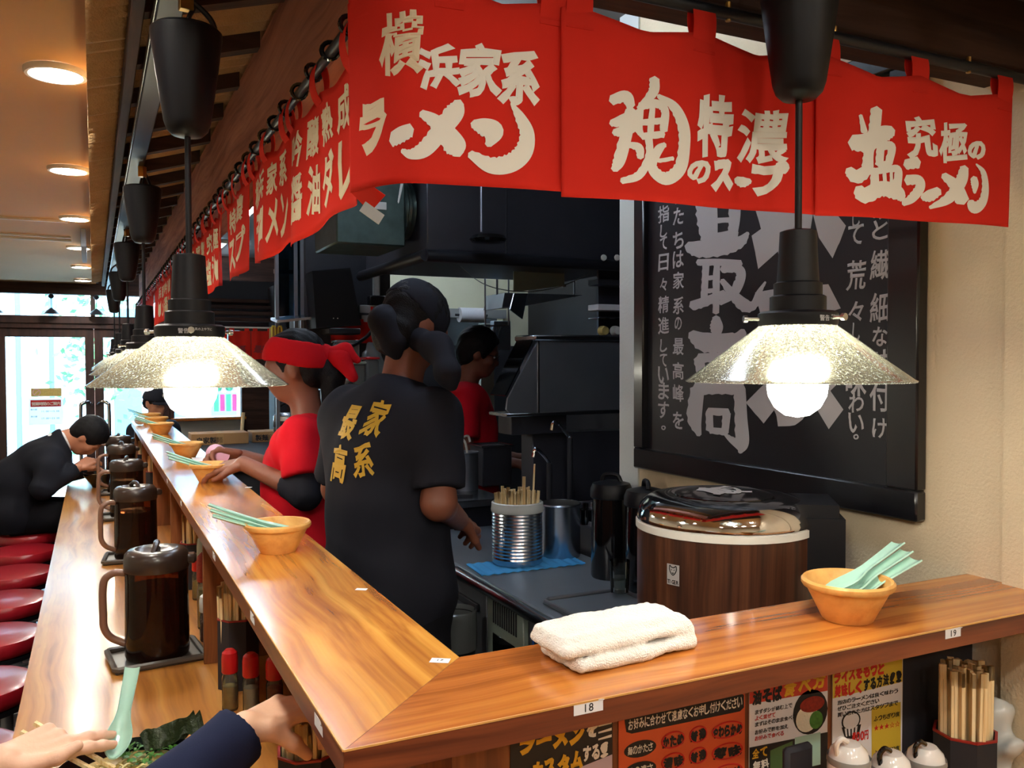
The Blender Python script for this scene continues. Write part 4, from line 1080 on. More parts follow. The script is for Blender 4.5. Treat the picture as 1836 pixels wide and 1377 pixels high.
b = mb(); b.box((.385, 2.44, CZ+.012), (.40, 2.58, CZ+.16), .003); b.build('caddy_back', 'black_matte', cd_, world=True)
# white cruets in front of the posters
def cruet(px, py, y, h, label, handle=0):
    p = atY(px, py, y); r = .030
    t = thing('white_cruet', label, 'cruet', (p[0], y, CZ), 0, 'white cruets before the posters')
    zt = p[2]-CZ
    mb().lathe([(.0005, 0), (r*.8, 0), (r, .012), (r*1.02, zt*.5), (r, zt-.03), (r*.86, zt-.012), (r*.55, zt-.002), (.0005, zt)], (0, 0, 0), 28).build('cruet_body', 'white_ceramic', t)
    l_ = mb().lathe([(r*1.0, zt-.03), (r*1.03, zt-.028), (r*1.0, zt-.02)], (0, 0, 0), 28, cap=False).build('lid_seam', 'grey_plastic', t)
    mb().tube(cr([(-r*.75, 0, zt-.016), (-r*.95, -.004, zt+.002), (-r*.80, -.008, zt+.012), (-r*.4, -.008, zt+.006)], 5), .004, 8).build('spout', 'black_gloss' if handle else 'white_ceramic', t)
    return t
cruet(1522, 1330, .90, .2, 'white ceramic cruet before the rice bowl poster')
cruet(1598, 1347, .90, .2, 'white ceramic cruet with a black spout between the two other cruets', 1)
cruet(1660, 1335, .915, .2, 'white ceramic cruet with a black spout near the chopstick box', 1)
cp_ = atY(1430, 1335, .97)
ph = thing('phone_stand', 'small dark stand in front of the green poster cards', 'stand', (cp_[0], .97, CZ))
mb().box((cp_[0]-.028, .962, CZ), (cp_[0]+.028, .978, cp_[2]), .006).build('stand_body', 'black_matte', ph, world=True)
mb().box((cp_[0]-.035, .945, CZ), (cp_[0]+.035, .995, CZ+.008), .003).build('stand_foot', 'black_matte', ph, world=True)
bag = atY(1815, 1300, .985)
def bagf(p):
    q = p-np.array([1.425, .99, CZ+.09], np.float32); return ell(q, (0, 0, 0), (.028, .05, .09))+.007*np.sin(q[:, 2]*95+q[:, 1]*60)+.005*np.sin(q[:, 1]*130+q[:, 0]*50)
blob('plastic_bag', 'plastic_bag', bagf, (1.38, .9, CZ-.01), (1.455, 1.048, CZ+.22), .006, label='crumpled clear plastic bag between the chopstick box and the wall', cat='bag')
# ---------------------------------------------------------------- posters under the short ledge
YP = YI-.0235
def poster(name, label, px0, px1, m, zb=.93, zt=1.236):
    xa, xb = atY(px0, 1310, YP)[0], atY(px1, 1310, YP)[0]
    t = thing(name, label, 'poster', ((xa+xb)/2, YP, zb))
    mb().box((xa, YP-.0006, zb), (xb, YP+.0008, zt)).build('sheet', m, t, world=True); return t
def ppx(x, y, off): p = atY(x, y, YP); p[1] -= off; return p
def ptext(t, m, text, x0, x1, yl, yr, h, bold=.03, jit=.6, off=.0016, seed=1):
    n = len(text); pr = []
    for i, ch in enumerate(text):
        f = (i+.5)/n; w = (x1-x0)/n
        pr.append(sheared(ch, x0+(x1-x0)*f, yl+(yr-yl)*f, w*.94, h if ch not in '・。、ー' else h*.3, bold, jit, seed+i, 'Y'))
    V, F = join(pr); return letters('lettering', m, t, V, F, lambda x, y, z: ppx(x, y, off+.0003*z))
def pshape(t, m, pts, off=.0011, name='print'):
    b = mb(); b.add([ppx(x, y, off) for x, y in pts], [tuple(range(len(pts)))[::-1]]); return b.build(name, m, t, world=True, smooth=False)
def oval(cx, cy, rx, ry, sl=-.21, n=22): return [(cx+rx*math.cos(a), cy+ry*math.sin(a)+sl*rx*math.cos(a)) for a in np.linspace(0, 2*PI, n+1)[:-1]]
def quadpx(x0, yl0, yl1, x1, yr0, yr1): return [(x0, yl0), (x1, yr0), (x1, yr1), (x0, yl1)]
t = poster('menu_poster', 'black poster with orange lettering about customising ramen', 915, 1098, 'paper_black')
ptext(t, 'letter_yellow', 'ラーメン', 930, 1048, 1335, 1312, 40, .09, .8)
ptext(t, 'letter_white', 'を', 1050, 1072, 1307, 1302, 34, .06, .6)
ptext(t, 'letter_yellow', 'カスタム', 950, 1045, 1385, 1358, 34, .09, .8)
ptext(t, 'letter_white', 'する!', 1044, 1090, 1352, 1342, 28, .05, .6)
pshape(t, 'paper_lilac', [(1035, 1377), (1097, 1352), (1097, 1420), (1035, 1420)])
for i in range(3): pshape(t, 'letter_white', quadpx(1072, 1300+12*i, 1303+12*i, 1096, 1292+12*i, 1297+12*i))
t = poster('menu_poster', 'orange poster listing noodle firmness and flavour strength', 1109, 1335, 'paper_orange')
pshape(t, 'letter_black', [(1119, 1290), (1126, 1282), (1325, 1240), (1333, 1246), (1333, 1268), (1326, 1275), (1132, 1315), (1122, 1312)], .0011, 'banner')
ptext(t, 'letter_white', 'お好みに合わせて遠慮なくお申し付けください', 1125, 1330, 1300, 1257, 19, .02, .5)
for yy, tx in ((1342, '麺のかたさ'), (1380, '味の濃さ')):
    pshape(t, 'letter_black', oval(1147, yy, 29, 15), .0011, 'banner'); ptext(t, 'letter_white', tx, 1124, 1170, yy+5, yy-5, 15, .02, .4)
for row, yl in ((('かため', '普通', 'やわらかめ'), 1328), (('濃味', '普通', '薄味'), 1366), (('多め', '普通', '少なめ'), 1404)):
    xs = ((1186, 1226), (1236, 1266), (1276, 1330))
    for q, (xa, xb) in zip(row, xs):
        yy = yl-(xa-1186)*.2
        o = oval((xa+xb)/2, yy-2, (xb-xa)*.5, 14); 
        b = mb(); b.tube([ppx(x, y, .0014) for x, y in o], .0012, 5, True); b.build('circle', 'letter_red', t, world=True)
        ptext(t, 'letter_black', q, xa, xb, yy+4, yy-5, 21, .06, .7)
t = poster('menu_poster', 'white poster with a red heading on how to eat oil noodles', 1343, 1483, 'paper_white')
pshape(t, 'paper_red', quadpx(1343, 1200, 1262, 1483, 1170, 1238)); 
ptext(t, 'letter_black', '油そば', 1347, 1402, 1252, 1241, 27, .06, .6); ptext(t, 'letter_yellow', '食べ方', 1403, 1480, 1238, 1216, 30, .06, .8)
for i, tx in enumerate(('まずダシが絡む上で', 'よく混ぜて', 'まずはそのまま食べる')): ptext(t, 'letter_red' if i == 1 else 'letter_black', tx, 1352, 1352+7.5*len(tx), 1277+11*i, 1277+11*i-1.5*len(tx), 8, .02, .3)
for i, tx in enumerate(('お好みで酢を加え', 'お好みで食べる')): ptext(t, 'letter_red' if i else 'letter_black', tx, 1352, 1352+7.5*len(tx), 1313+11*i, 1313+11*i-1.5*len(tx), 8, .02, .3)
pshape(t, 'letter_black', oval(1452, 1276, 31, 40), .0011, 'photo'); pshape(t, 'rice', oval(1446, 1288, 20, 24), .0014, 'photo'); pshape(t, 'chili', oval(1455, 1262, 22, 14), .0017, 'photo'); pshape(t, 'greens', oval(1462, 1290, 12, 16), .0017, 'photo')
pshape(t, 'paper_black', quadpx(1343, 1340, 1420, 1483, 1312, 1420)); ptext(t, 'letter_yellow', '全て', 1347, 1375, 1352, 1346, 18, .04, .6); ptext(t, 'letter_white', '無料', 1347, 1378, 1374, 1367, 18, .04, .6)
pshape(t, 'paper_green', quadpx(1380, 1345, 1400, 1420, 1328, 1390), .0014); pshape(t, 'celadon', quadpx(1424, 1322, 1380, 1470, 1312, 1370), .0014)
t = poster('menu_poster', 'yellow and white poster with red lettering about tasty rice', 1492, 1617, 'paper_white')
pshape(t, 'paper_yellow', quadpx(1492, 1185, 1252, 1617, 1160, 1222))
ptext(t, 'letter_red', 'ライスをもっと', 1494, 1585, 1215, 1197, 22, .07, .7); ptext(t, 'letter_red', '美味しく', 1494, 1545, 1240, 1230, 24, .06, .7); ptext(t, 'letter_black', 'する方法!!', 1547, 1616, 1229, 1211, 22, .06, .7)
for i, tx in enumerate(('当店のラーメンは良く味わう', 'ぜひご注文ください', '買い忘れた方はスタッフまで')): ptext(t, 'letter_black', tx, 1500, 1500+8.4*len(tx), 1260+11*i, 1260+11*i-1.75*len(tx), 8, .02, .3)
pshape(t, 'letter_black', oval(1525, 1292, 17, 17), .0011, 'rice_drawing'); pshape(t, 'paper_white', oval(1525, 1292, 14.5, 14.5), .0013, 'rice_drawing')
pshape(t, 'letter_black', [(1508, 1304), (1543, 1298), (1538, 1322), (1515, 1326)], .0012, 'rice_drawing')
for i in range(4): pshape(t, 'paper_white', [(1513+6.5*i, 1306-1.3*i), (1517+6.5*i, 1305-1.3*i), (1518+5.4*i, 1320-1.1*i), (1515.5+5.4*i, 1320-1.1*i)], .0014, 'rice_drawing')
ptext(t, 'letter_red', '100円', 1526, 1556, 1322, 1316, 17, .03, .2)
pshape(t, 'paper_yellow', quadpx(1562, 1268, 1377, 1614, 1258, 1372)); ptext(t, 'letter_black', 'ふっちぎり度', 1565, 1612, 1289, 1279, 9, .02, .3)
ptext(t, 'letter_red', '★★★☆☆', 1565, 1612, 1305, 1296, 11, .0, 0); ptext(t, 'letter_black', 'ふっちぎり度', 1565, 1612, 1350, 1340, 9, .02, .3)

# ================================================================== stools
def stool(y, label):
    t = thing('counter_stool', label, 'stool', (-.365, y, 0), 0, 'red round stools at the counter')
    mb().lathe([(.0005, .590), (.165, .590), (.176, .598), (.181, .612), (.180, .636), (.174, .647), (.150, .652), (.0005, .654)], (0, 0, 0), 44).build('seat', 'vinyl_red', t)
    mb().lathe([(.17, .572), (.172, .59), (.0005, .59)], (0, 0, 0), 40, cap=False).build('seat_pan', 'black_metal', t)
    mb().lathe([(.19, .0), (.19, .012), (.16, .022), (.04, .04), (.03, .06), (.03, .572)], (0, 0, 0), 32).build('pedestal', 'steel_dull', t)
    mb().tube([(.13*math.cos(a), .13*math.sin(a), .22) for a in np.linspace(0, 2*PI, 25)[:-1]], .009, 8, True).build('foot_ring', 'steel_dull', t)
    return t
so = ['nearest the corner of the counter', 'second from the corner', 'third from the corner', 'fourth from the corner', 'fifth from the corner', 'sixth from the corner', 'seventh from the corner', 'eighth from the corner, beyond the diner', 'at the end of the counter']
for i in range(9): stool(1.55+.548*i if i else 1.52, 'round red vinyl stool at the counter, %s' % so[i])
# ================================================================== kitchen
TZ = 1.03
def add(t, name, m, b, **k): return b.build(name, m, t, world=True, **k)
tb = thing('steel_table', 'long stainless steel work table behind the ledge', 'table', (1.24, 2.1, .12))
b = mb(); b.box((1.022, 1.09, TZ-.045), (1.455, 3.05, TZ), .006); add(tb, 'table_top', 'steel_top', b)
add(tb, 'front_lip', 'steel', mb().tube([(1.028, 1.09, TZ-.024), (1.028, 3.05, TZ-.024)], .021, 14))
for y in (1.12, 3.0):
    for x in (1.06, 1.42): add(tb, 'leg', 'steel_dull', mb().box((x-.018, y-.018, .12), (x+.018, y+.018, TZ-.045)))
fr = thing('undercounter_fridge', 'dark undercounter fridge with a pale vent panel below the steel table', 'fridge', (1.25, 2.1, .14))
add(fr, 'body', 'dark_steel', mb().box((1.07, 1.16, .14), (1.40, 2.96, TZ-.05), .004))
vy0, vy1 = 2.10, 2.34
add(fr, 'vent_panel', 'green_grey', mb().box((1.052, vy0, .55), (1.07, vy1, TZ-.052), .003))
for i in range(11): add(fr, 'vent_slot', 'black_matte', mb().box((1.050, vy0+.04+i*.015, .90), (1.053, vy0+.047+i*.015, .965)))
add(fr, 'vent_window', 'black_gloss', mb().box((1.050, vy0+.05, .58), (1.053, vy1-.04, .87), .002))
for y0, y1 in ((1.18, 1.62), (1.64, 2.08), (2.36, 2.94)):
    d = add(fr, 'fridge_door', 'steel_dull', mb().box((1.058, y0, .16), (1.07, y1, TZ-.055), .003)); add(d, 'door_pull', 'black_matte', mb().box((1.048, y0+.05, .90), (1.058, y1-.05, .925), .003))
mb().box((1.054, 1.98, .90), (1.0575, 2.05, .95)).build('energy_label', 'blue_plastic', fr, world=True)
bn = thing('waste_bin', 'black waste bin lined with a clear bag beside the steel table', 'bin', (.955, 2.36, .12))
mb().lathe([(.0005, 0), (.05, 0), (.062, .80), (.058, .80), (.046, .02), (.0005, .015)], (0, 0, 0), 28).build('bin_body', 'black_plastic', bn)
mb().lathe([(.0655, .70), (.0665, .74), (.0655, .79), (.0645, .812), (.060, .815), (.056, .78), (.05, .64)], (0, 0, 0), 28, cap=False).build('bag_liner', 'plastic_film', bn)
# blue cloth, can of skewers, pots, black pitchers, glass, tray
def bc(u, v):
    a = atZ(864, 1034, TZ); c = atZ(1050, 1012, TZ); d = atZ(836, 1014, TZ)
    p = a+(c-a)*u+(d-a)*v; p[2] = TZ+.003+.0016*math.sin(u*70)+.001*math.sin(v*40); return p
mb().grid(bc, 80, 16, .002).build('blue_cloth', 'blue_cloth', label='blue ribbed cleaning cloth under the chopstick can', cat='cloth')
cx_, cy_ = 1.197, 2.43
ct = thing('chopstick_can', 'ribbed steel can with a plastic bag rim full of chopsticks', 'can', (cx_, cy_, TZ+.007))
prof = [(.0005, .0), (.078, .0), (.080, .004)]
for i in range(15): z = .012+.0105*i; prof += [(.0785, z), (.0805, z+.005)]
prof += [(.0785, .175), (.0805, .186), (.077, .186), (.075, .02), (.0005, .015)]
mb().lathe(prof, (0, 0, 0), 40).build('can_body', 'steel', ct)
mb().lathe([(.0825, .162), (.084, .168), (.082, .178), (.0815, .19), (.077, .193), (.0755, .17)], (0, 0, 0), 40, cap=False).build('bag_rim', 'plastic_bag', ct)
pts = []; k = 0
while len(pts) < 46 and k < 9000:
    k += 1; a = random.uniform(0, 2*PI); q = .070*math.sqrt(random.random()); p = (q*math.cos(a), q*math.sin(a))
    if all((p[0]-u)**2+(p[1]-v)**2 > .0098**2 for u, v in pts): pts.append(p)
for i, (x, y) in enumerate(pts):
    L = random.choice((.205, .21, .215, .22)) if i not in (3, 9) else (.30 if i == 3 else .26)
    q = math.hypot(x, y)
    stick((cx_+x*.8, cy_+y*.8, TZ+.022), L, q*.9, math.atan2(y, x), 'pale wooden chopsticks standing in the ribbed steel can', 'chopsticks in the steel can', .0048)
def pot(name, label, x, y, z, r, h, m='steel', lid=False, cat='pot'):
    t = thing(name, label, cat, (x, y, z))
    mb().lathe([(.0005, 0), (r*.97, 0), (r, .006), (r, h-.004), (r*1.03, h), (r*.96, h), (r*.95, .01), (r*.3, .008)], (0, 0, 0), 36).build('pot_body', m, t)
    mb().lathe([(r*1.0, h-.006), (r*1.045, h-.003), (r*1.0, h+.001)], (0, 0, 0), 36, cap=False).build('rim', m, t)
    if lid:
        l_ = mb().lathe([(r*1.02, h), (r*.9, h+.012), (r*.2, h+.022), (.0005, h+.022)], (0, 0, 0), 32).build('lid', m, t)
        mb().lathe([(.012, h+.022), (.02, h+.04), (.0005, h+.045)], (0, 0, 0), 16).build('knob', 'black_plastic', l_)
    return t
pot('steel_canister', 'polished steel canister next to the chopstick can', 1.372, 2.47, TZ, .068, .175)
def jug(x, y, label, rz):
    t = thing('black_pitcher', label, 'pitcher', (x, y, TZ), rz, 'black pitchers on the steel table')
    mb().lathe([(.0005, 0), (.058, 0), (.061, .006), (.059, .15), (.056, .245)], (0, 0, 0), 32).build('jug_body', 'black_gloss', t)
    l_ = mb().lathe([(.059, .235), (.062, .238), (.062, .262), (.055, .278), (.02, .287), (.0005, .288)], (0, 0, 0), 32).build('lid', 'black_plastic', t)
    mb().tube(cr([(-.03, 0, .284), (-.018, 0, .302), (.018, 0, .302), (.03, 0, .284)], 5), .007, 8).build('lid_grip', 'black_plastic', l_)
    mb().tube(cr([(-.056, 0, .215), (-.088, 0, .21), (-.094, 0, .16), (-.09, 0, .08), (-.058, 0, .05)], 5), .008, 8).build('handle', 'black_plastic', t)
    return t
jug(1.378, 2.165, 'glossy black pitcher on the steel table, next to the canister', 2.2)
jug(1.388, 2.0, 'glossy black pitcher on the steel table, next to the rice jar', 1.2)
gp = atZ(1128, 1062, TZ+.012); gp[0] = min(gp[0], 1.27)
gl_ = thing('drinking_glass', 'small ribbed drinking glass half full on the metal tray', 'glass', (gp[0], gp[1], TZ+.013))
mb().lathe([(.022, 0), (.024, .003), (.0275, .09), (.026, .09), (.0225, .006)], (0, 0, 0), 24, cap=False).build('glass_body', 'clear_glass', gl_)
mb().lathe([(.0005, .004), (.0222, .004), (.0245, .045), (.0005, .045)], (0, 0, 0), 24).build('water', 'shaker_clear', gl_)
tr = thing('metal_tray', 'flat grey metal tray on the steel table beside the rice jar', 'tray', (1.22, 1.85, TZ))
add(tr, 'tray_base', 'steel_top', mb().box((1.06, 1.60, TZ), (1.30, 2.00, TZ+.006), .002))
add(tr, 'tray_rim', 'steel_dull', mb().tube([(1.075, 1.60, TZ+.010), (1.285, 1.60, TZ+.010), (1.30, 1.615, TZ+.010), (1.30, 1.985, TZ+.010), (1.285, 2.00, TZ+.010), (1.075, 2.00, TZ+.010), (1.06, 1.985, TZ+.010), (1.06, 1.615, TZ+.010)], .0055, 8, True))
# rice jar
jx, jy, jr = 1.168, 1.405, .177
rj = thing('rice_jar', 'big round wood grain rice jar with a chrome band and black lid', 'rice jar', (jx, jy, TZ))
mb().lathe([(.0005, .0), (jr-.012, 0), (jr-.004, .006), (jr-.004, .018), (jr, .02), (jr, .298)], (0, 0, 0), 64).build('jar_body', 'jar_wood', rj)
mb().lathe([(jr-.002, .296), (jr+.003, .298), (jr+.003, .312), (jr-.002, .314)], (0, 0, 0), 64, cap=False).build('white_seal', 'white_plastic', rj)
mb().lathe([(jr-.003, .313), (jr+.001, .315), (jr+.002, .322), (jr-.006, .345), (jr-.020, .358)], (0, 0, 0), 64, cap=False).build('chrome_band', 'chrome', rj)
ld = mb().lathe([(jr-.019, .357), (jr-.03, .362), (jr-.055, .366), (.11, .366), (.10, .362), (.098, .366), (.06, .371), (.0005, .372)], (0, 0, 0), 64).build('lid', 'black_gloss', rj)
# reflection of the wall sign, put on the lid as a silver character
V, F = text2d('飯', .09, bold=.05, jit=.5)
letters('lid_reflection', 'letter_silver', ld, V, F, lambda x, y, z: (x-.045, y-.03, .3725+.0004*z), world=False)
ha = math.radians(-38)
hu = np.array([math.cos(ha), math.sin(ha), 0]); hv = np.array([-hu[1], hu[0], 0])
b = mb()
for dz, w, l0, l1, h0, h1 in ((0, .085, .10, .225, .215, .335), (0, .075, .08, .215, .335, .360)):
    c0 = hu*(l0+l1)/2; b.obox(c0+[0, 0, (h0+h1)/2], hu*(l1-l0)/2, hv*w, np.array([0, 0, (h1-h0)/2]))
hg = b.build('hinge_cover', 'black_plastic', rj)
ang0 = math.atan2(-jy, -jx)-.56
bd = mb(); W2, H2 = .014, .020
def cyl(x, z, off=.0006): a = ang0+x/jr; return ((jr+off)*math.cos(a), (jr+off)*math.sin(a), z)
bd.grid(lambda u, v: cyl((u-.5)*2*W2, .228+(v-.5)*2*H2, .0008), 6, 2, .0006); bg = bd.build('badge', 'letter_silver', rj)
V, F = text2d('TIGER', .0105, bold=.03, sx=.82); V[:, 0] -= V[:, 0].max()/2
letters('badge_text', 'letter_black', bg, V, F, lambda x, y, z: cyl(x, .2105+y, .0014), world=False)
st = [[(-8, 6, 3), (-7, 13, 3), (-3, 10, 3), (3, 10, 3), (7, 13, 3), (8, 6, 3), (5, -1, 3), (0, -5, 3), (-5, -1, 3), (-8, 6, 3)], [(-4, 6, 2), (-2, 4, 2)], [(4, 6, 2), (2, 4, 2)], [(-2, 0, 2), (0, -2, 3), (2, 0, 2)]]
V, F = brush([[(x, y, w*.7) for x, y, w in s] for s in st]); V[:, :2] *= .001
letters('badge_mark', 'letter_black', bg, V, F, lambda x, y, z: cyl(x, .2325+y, .0014), world=False)

# ---------------------------------------------------------------- hood, ducts, pillar
hd = thing('extractor_hood', 'wide dark steel extractor hood hanging in the kitchen', 'hood', (1.7, 3.6, 2.06))
add(hd, 'hood_box', 'dark_steel', mb().box((1.20, 3.24, 2.10), (2.30, 4.1, 2.52), .004))
b = mb(); b.tube([(1.18, 3.2, 2.088), (2.32, 3.2, 2.088)], .024, 14); b.tube([(1.18, 3.2, 2.088), (1.18, 4.12, 2.088)], .024, 14); add(hd, 'hood_lip', 'black_metal', b)
add(hd, 'panel_seam', 'black_matte', mb().box((1.545, 3.236, 2.10), (1.552, 3.24, 2.52)))
hl = thing('hanging_pan', 'flat black pan hanging on a thin rod in front of the hood', 'pan', (1.40, 3.10, 2.1))
pp = atY(863, 425, 3.1)
add(hl, 'rod', 'steel_dull', mb().tube([(pp[0], 3.1, pp[2]+.02), (pp[0], 3.1, 2.60)], .005, 8))
mb().lathe([(.0005, -.012), (.065, -.008), (.075, .002), (.065, .016), (.02, .026), (.0005, .03)], (pp[0]+.03, 3.1, pp[2]-.01), 28).build('disc', 'black_gloss', hl, world=True)
du = thing('duct_box', 'grey green sheet metal duct box with a foil duct beside the hood', 'duct', (1.0, 3.48, 2.13))
add(du, 'box', 'galvanised', mb().box((.85, 3.30, 2.13), (1.13, 3.66, 2.62), .006))
b = mb(); prof = []
for i in range(4): z = i*.017; prof += [(.112+.004*(i % 2), z), (.118, z+.011)]
b.lathe(prof, (1.13, 3.46, 2.30), 28, cap=False, ax='x'); 
V = np.array(b.v); add(du, 'flexible_duct', 'duct_foil', b)
add(du, 'foil_tape', 'plastic_bag', mb().box((1.00, 3.294, 2.27), (1.05, 3.30, 2.30), .001))
b = mb(); b.tube(cr([(1.12, 3.29, 2.45), (1.105, 3.285, 2.36), (1.095, 3.285, 2.30), (1.11, 3.285, 2.36), (1.125, 3.29, 2.45)], 6), .003, 6); add(du, 'tie_wire', 'plastic_bag', b)
pi_ = thing('kitchen_pillar', 'dark square pillar standing behind the kitchen staff', 'pillar', (1.14, 4.3, .12))
add(pi_, 'column', 'black_matte', mb().box((.93, 4.2, .12), (1.355, 4.6, 2.72)))
cda, cdb = atY(668, 450, 4.19), atY(680, 535, 4.19)
add(pi_, 'conduit', 'grey_plastic', mb().box((cda[0], 4.17, cdb[2]), (cdb[0], 4.2, cda[2]+.02), .004))
a, c = atY(660, 530, 4.18), atY(692, 552, 4.18); add(pi_, 'switch_box', 'black_plastic', mb().box((a[0], 4.15, c[2]), (c[0], 4.2, a[2]), .006))
for i, (x0, y0, x1, y1) in enumerate(((645, 547, 687, 562), (648, 565, 681, 578))):
    a, c = atY(x0, y0, 4.14), atY(x1, y1, 4.14); q = add(pi_, 'notice_strip', 'grey_plastic', mb().box((a[0], 4.135, c[2]), (c[0], 4.145, a[2]), .002))
    m = (a+c)/2; add(q, 'notice_mark', 'letter_red', mb().box((m[0]-.006, 4.132, m[2]-.012), (m[0]+.006, 4.135, m[2]+.012)))
sp = thing('black_speaker', 'black wedge shaped speaker mounted on the dark pillar', 'speaker', (.98, 4.1, 1.83))
q = [atY(560, 486, 4.05), atY(628, 480, 4.05), atY(648, 583, 4.05), atY(567, 588, 4.05)]
add(sp, 'cabinet', 'black_plastic', mb().slab([np.array([p[0], 4.05, p[2]]) for p in q], (0, 1, 0), .148))
for i in range(2): add(sp, 'status_light', 'letter_white', mb().box((q[3][0]+.08+.02*i, 4.046, q[3][2]+.045), (q[3][0]+.084+.02*i, 4.05, q[3][2]+.049)))
add(sp, 'bracket', 'black_metal', mb().box((q[3][0]+.05, 4.0, q[3][2]-.03), (q[3][0]+.20, 4.198, q[3][2]), .004))
cb = [atY(690, 580, 4.0), atY(672, 588, 3.95), atY(655, 606, 3.9), atY(628, 622, 3.86), atY(598, 632, 3.86)]
mb().tube(cr(cb, 6), .009, 8).build('black_cable', 'black_plastic', label='thick black cable drooping from the pillar to the shelf', cat='cable')
# glass cabinet at the left of the pillar
gc = thing('glass_cabinet', 'steel framed cabinet with blue tinted glass left of the pillar', 'cabinet', (.85, 4.3, 1.2))
a, c = atY(492, 440, 4.25), atY(546, 575, 4.25)
for x in (a[0], (a[0]+c[0])/2+.02, c[0]-.02): add(gc, 'post', 'steel_dull', mb().box((x, 4.24, 1.2), (x+.018, 4.26, 2.5), .002))
add(gc, 'pane', 'tinted_glass', mb().box((a[0]+.018, 4.247, c[2]+.02), (c[0]-.02, 4.252, 2.45)))
add(gc, 'shelf', 'steel', mb().slab([(a[0]-.02, 4.1, c[2]-.02), (c[0], 4.1, c[2]+.0), (c[0], 4.26, c[2]+.02), (a[0]-.02, 4.26, c[2])], (0, 0, 1), .012))
for z in (1.5, 2.1): add(gc, 'crossbar', 'steel_dull', mb().box((a[0], 4.262, z), (c[0], 4.28, z+.02)))
a, c = atY(484, 587, 4.2), atY(508, 660, 4.2)
th = thing('towel_rack', 'tan panel with two yellow rubber hoses hanging beside the glass cabinet', 'rack', ((a[0]+c[0])/2, 4.2, c[2]))
add(th, 'panel', 'tan_board', mb().box((a[0], 4.2, c[2]-.1), (c[0], 4.22, a[2])))
for i in range(2): x = a[0]+.015+.03*i; add(th, 'hose', 'yellow_tube', mb().tube(cr([(x-.008, 4.19, a[2]-.14), (x-.008, 4.19, a[2]-.01), (x, 4.19, a[2]+.004), (x+.008, 4.19, a[2]-.01), (x+.008, 4.19, a[2]-.16)], 5), .004, 6))
# shelf with containers in front of the pillar
sh = thing('kitchen_shelf', 'narrow steel shelf holding dishes and food containers', 'shelf', (1.1, 3.85, .12))
sa, sb_ = atY(592, 692, 3.85), atY(712, 690, 3.85)
sz = sa[2]
add(sh, 'shelf_board', 'steel_dull', mb().box((sa[0]-.05, 3.72, sz-.02), (sb_[0], 3.98, sz), .003))
for x in (atY(643, 700, 3.8)[0], sb_[0]-.02, sa[0]-.03): add(sh, 'shelf_post', 'steel_dull', mb().box((x-.008, 3.86, .12), (x+.008, 3.88, sz-.02)))
add(sh, 'lower_board', 'steel_dull', mb().box((sa[0]-.05, 3.72, .9), (sb_[0], 3.98, .915), .003))
dx = atY(608, 675, 3.82)[0]
for i in range(4):
    mb().lathe([(.0005, 0), (.03, 0), (.045, .014), (.062, .026), (.060, .029), (.04, .017), (.0005, .006)], (dx, 3.82, sz+.021*i), 24).build('small_dish', 'white_ceramic', label='small white dish in the stack on the kitchen shelf', cat='dish', group='stacked dishes on the kitchen shelf')
def tub(px0, px1, pyt, m, label, lid=None, y=3.84):
    a, c = atY(px0, pyt, y), atY(px1, pyt, y)
    t = thing('food_tub', label, 'container', ((a[0]+c[0])/2, y, sz))
    add(t, 'tub_body', m, mb().box((a[0], y-.05, sz), (c[0], y+.05, a[2]-.012), .008))
    add(t, 'tub_lid', lid or m, mb().box((a[0]-.004, y-.054, a[2]-.012), (c[0]+.004, y+.054, a[2]), .004))
tub(628, 650, 648, 'plastic_film', 'clear plastic tub on the kitchen shelf beside the dishes', 'green_grey')
tub(652, 674, 640, 'plastic_film', 'clear tub with a red lid on the kitchen shelf', 'red_plastic')
tub(600, 640, 610, 'plastic_film', 'large clear tub above the dishes on the kitchen shelf', None, 3.94)
bgp = atY(668, 640, 3.92)
def noodle_bag(p):
    q = p-np.array([bgp[0], 3.93, sz+.10], np.float32); d = ell(q, (0, 0, -.03), (.075, .04, .075)); d = smin(d, ell(q, (.005, 0, .055), (.04, .03, .05)), .04)
    return d+.005*np.sin(q[:, 0]*110+q[:, 2]*70)
blob('noodle_bag', 'plastic_film', noodle_bag, (bgp[0]-.1, 3.87, sz-.01), (bgp[0]+.1, 3.99, sz+.22), .007, label='clear plastic bag of noodles on the kitchen shelf', cat='bag')
rn = thing('red_cloth', 'red cloth hanging below the black speaker', 'cloth', (1.2, 4.5, 1.7))
a, c = atY(592, 590, 4.15), atY(700, 612, 4.15)
add(rn, 'cloth_panel', 'noren_red', mb().grid(lambda u, v: (a[0]+(c[0]-a[0])*u, 4.14+.006*math.sin(22*u), a[2]+.05-(a[2]+.06-c[2])*v), 30, 6, .001))
# slanted steel warmer and the gear around it
wc = thing('steel_warmer', 'stainless steel warmer cabinet with a slanted glass front', 'warmer', (1.65, 3.1, 1.2))
add(wc, 'cabinet', 'steel_dull', mb().box((1.52, 2.9, 1.475), (1.98, 3.06, 1.748), .003))
add(wc, 'top_rim', 'steel', mb().box((1.50, 2.89, 1.748), (1.99, 3.07, 1.772), .006))
add(wc, 'slanted_side', 'steel_dull', mb().slab([(1.519, 2.90, 1.475), (1.519, 2.90, 1.748), (1.39, 2.90, 1.53), (1.385, 2.90, 1.49), (1.40, 2.90, 1.475)], (0, 1, 0), .012))
add(wc, 'slanted_glass', 'tinted_glass', mb().slab([(1.505, 2.915, 1.748), (1.39, 2.915, 1.54), (1.39, 3.05, 1.54), (1.505, 3.05, 1.748)], (-.87, 0, .48), .005))
add(wc, 'bottom_tray', 'steel', mb().box((1.385, 2.90, 1.462), (1.98, 3.06, 1.475), .002))
add(wc, 'corner_strip', 'chrome', mb().box((1.516, 2.896, 1.475), (1.522, 2.9, 1.748)))
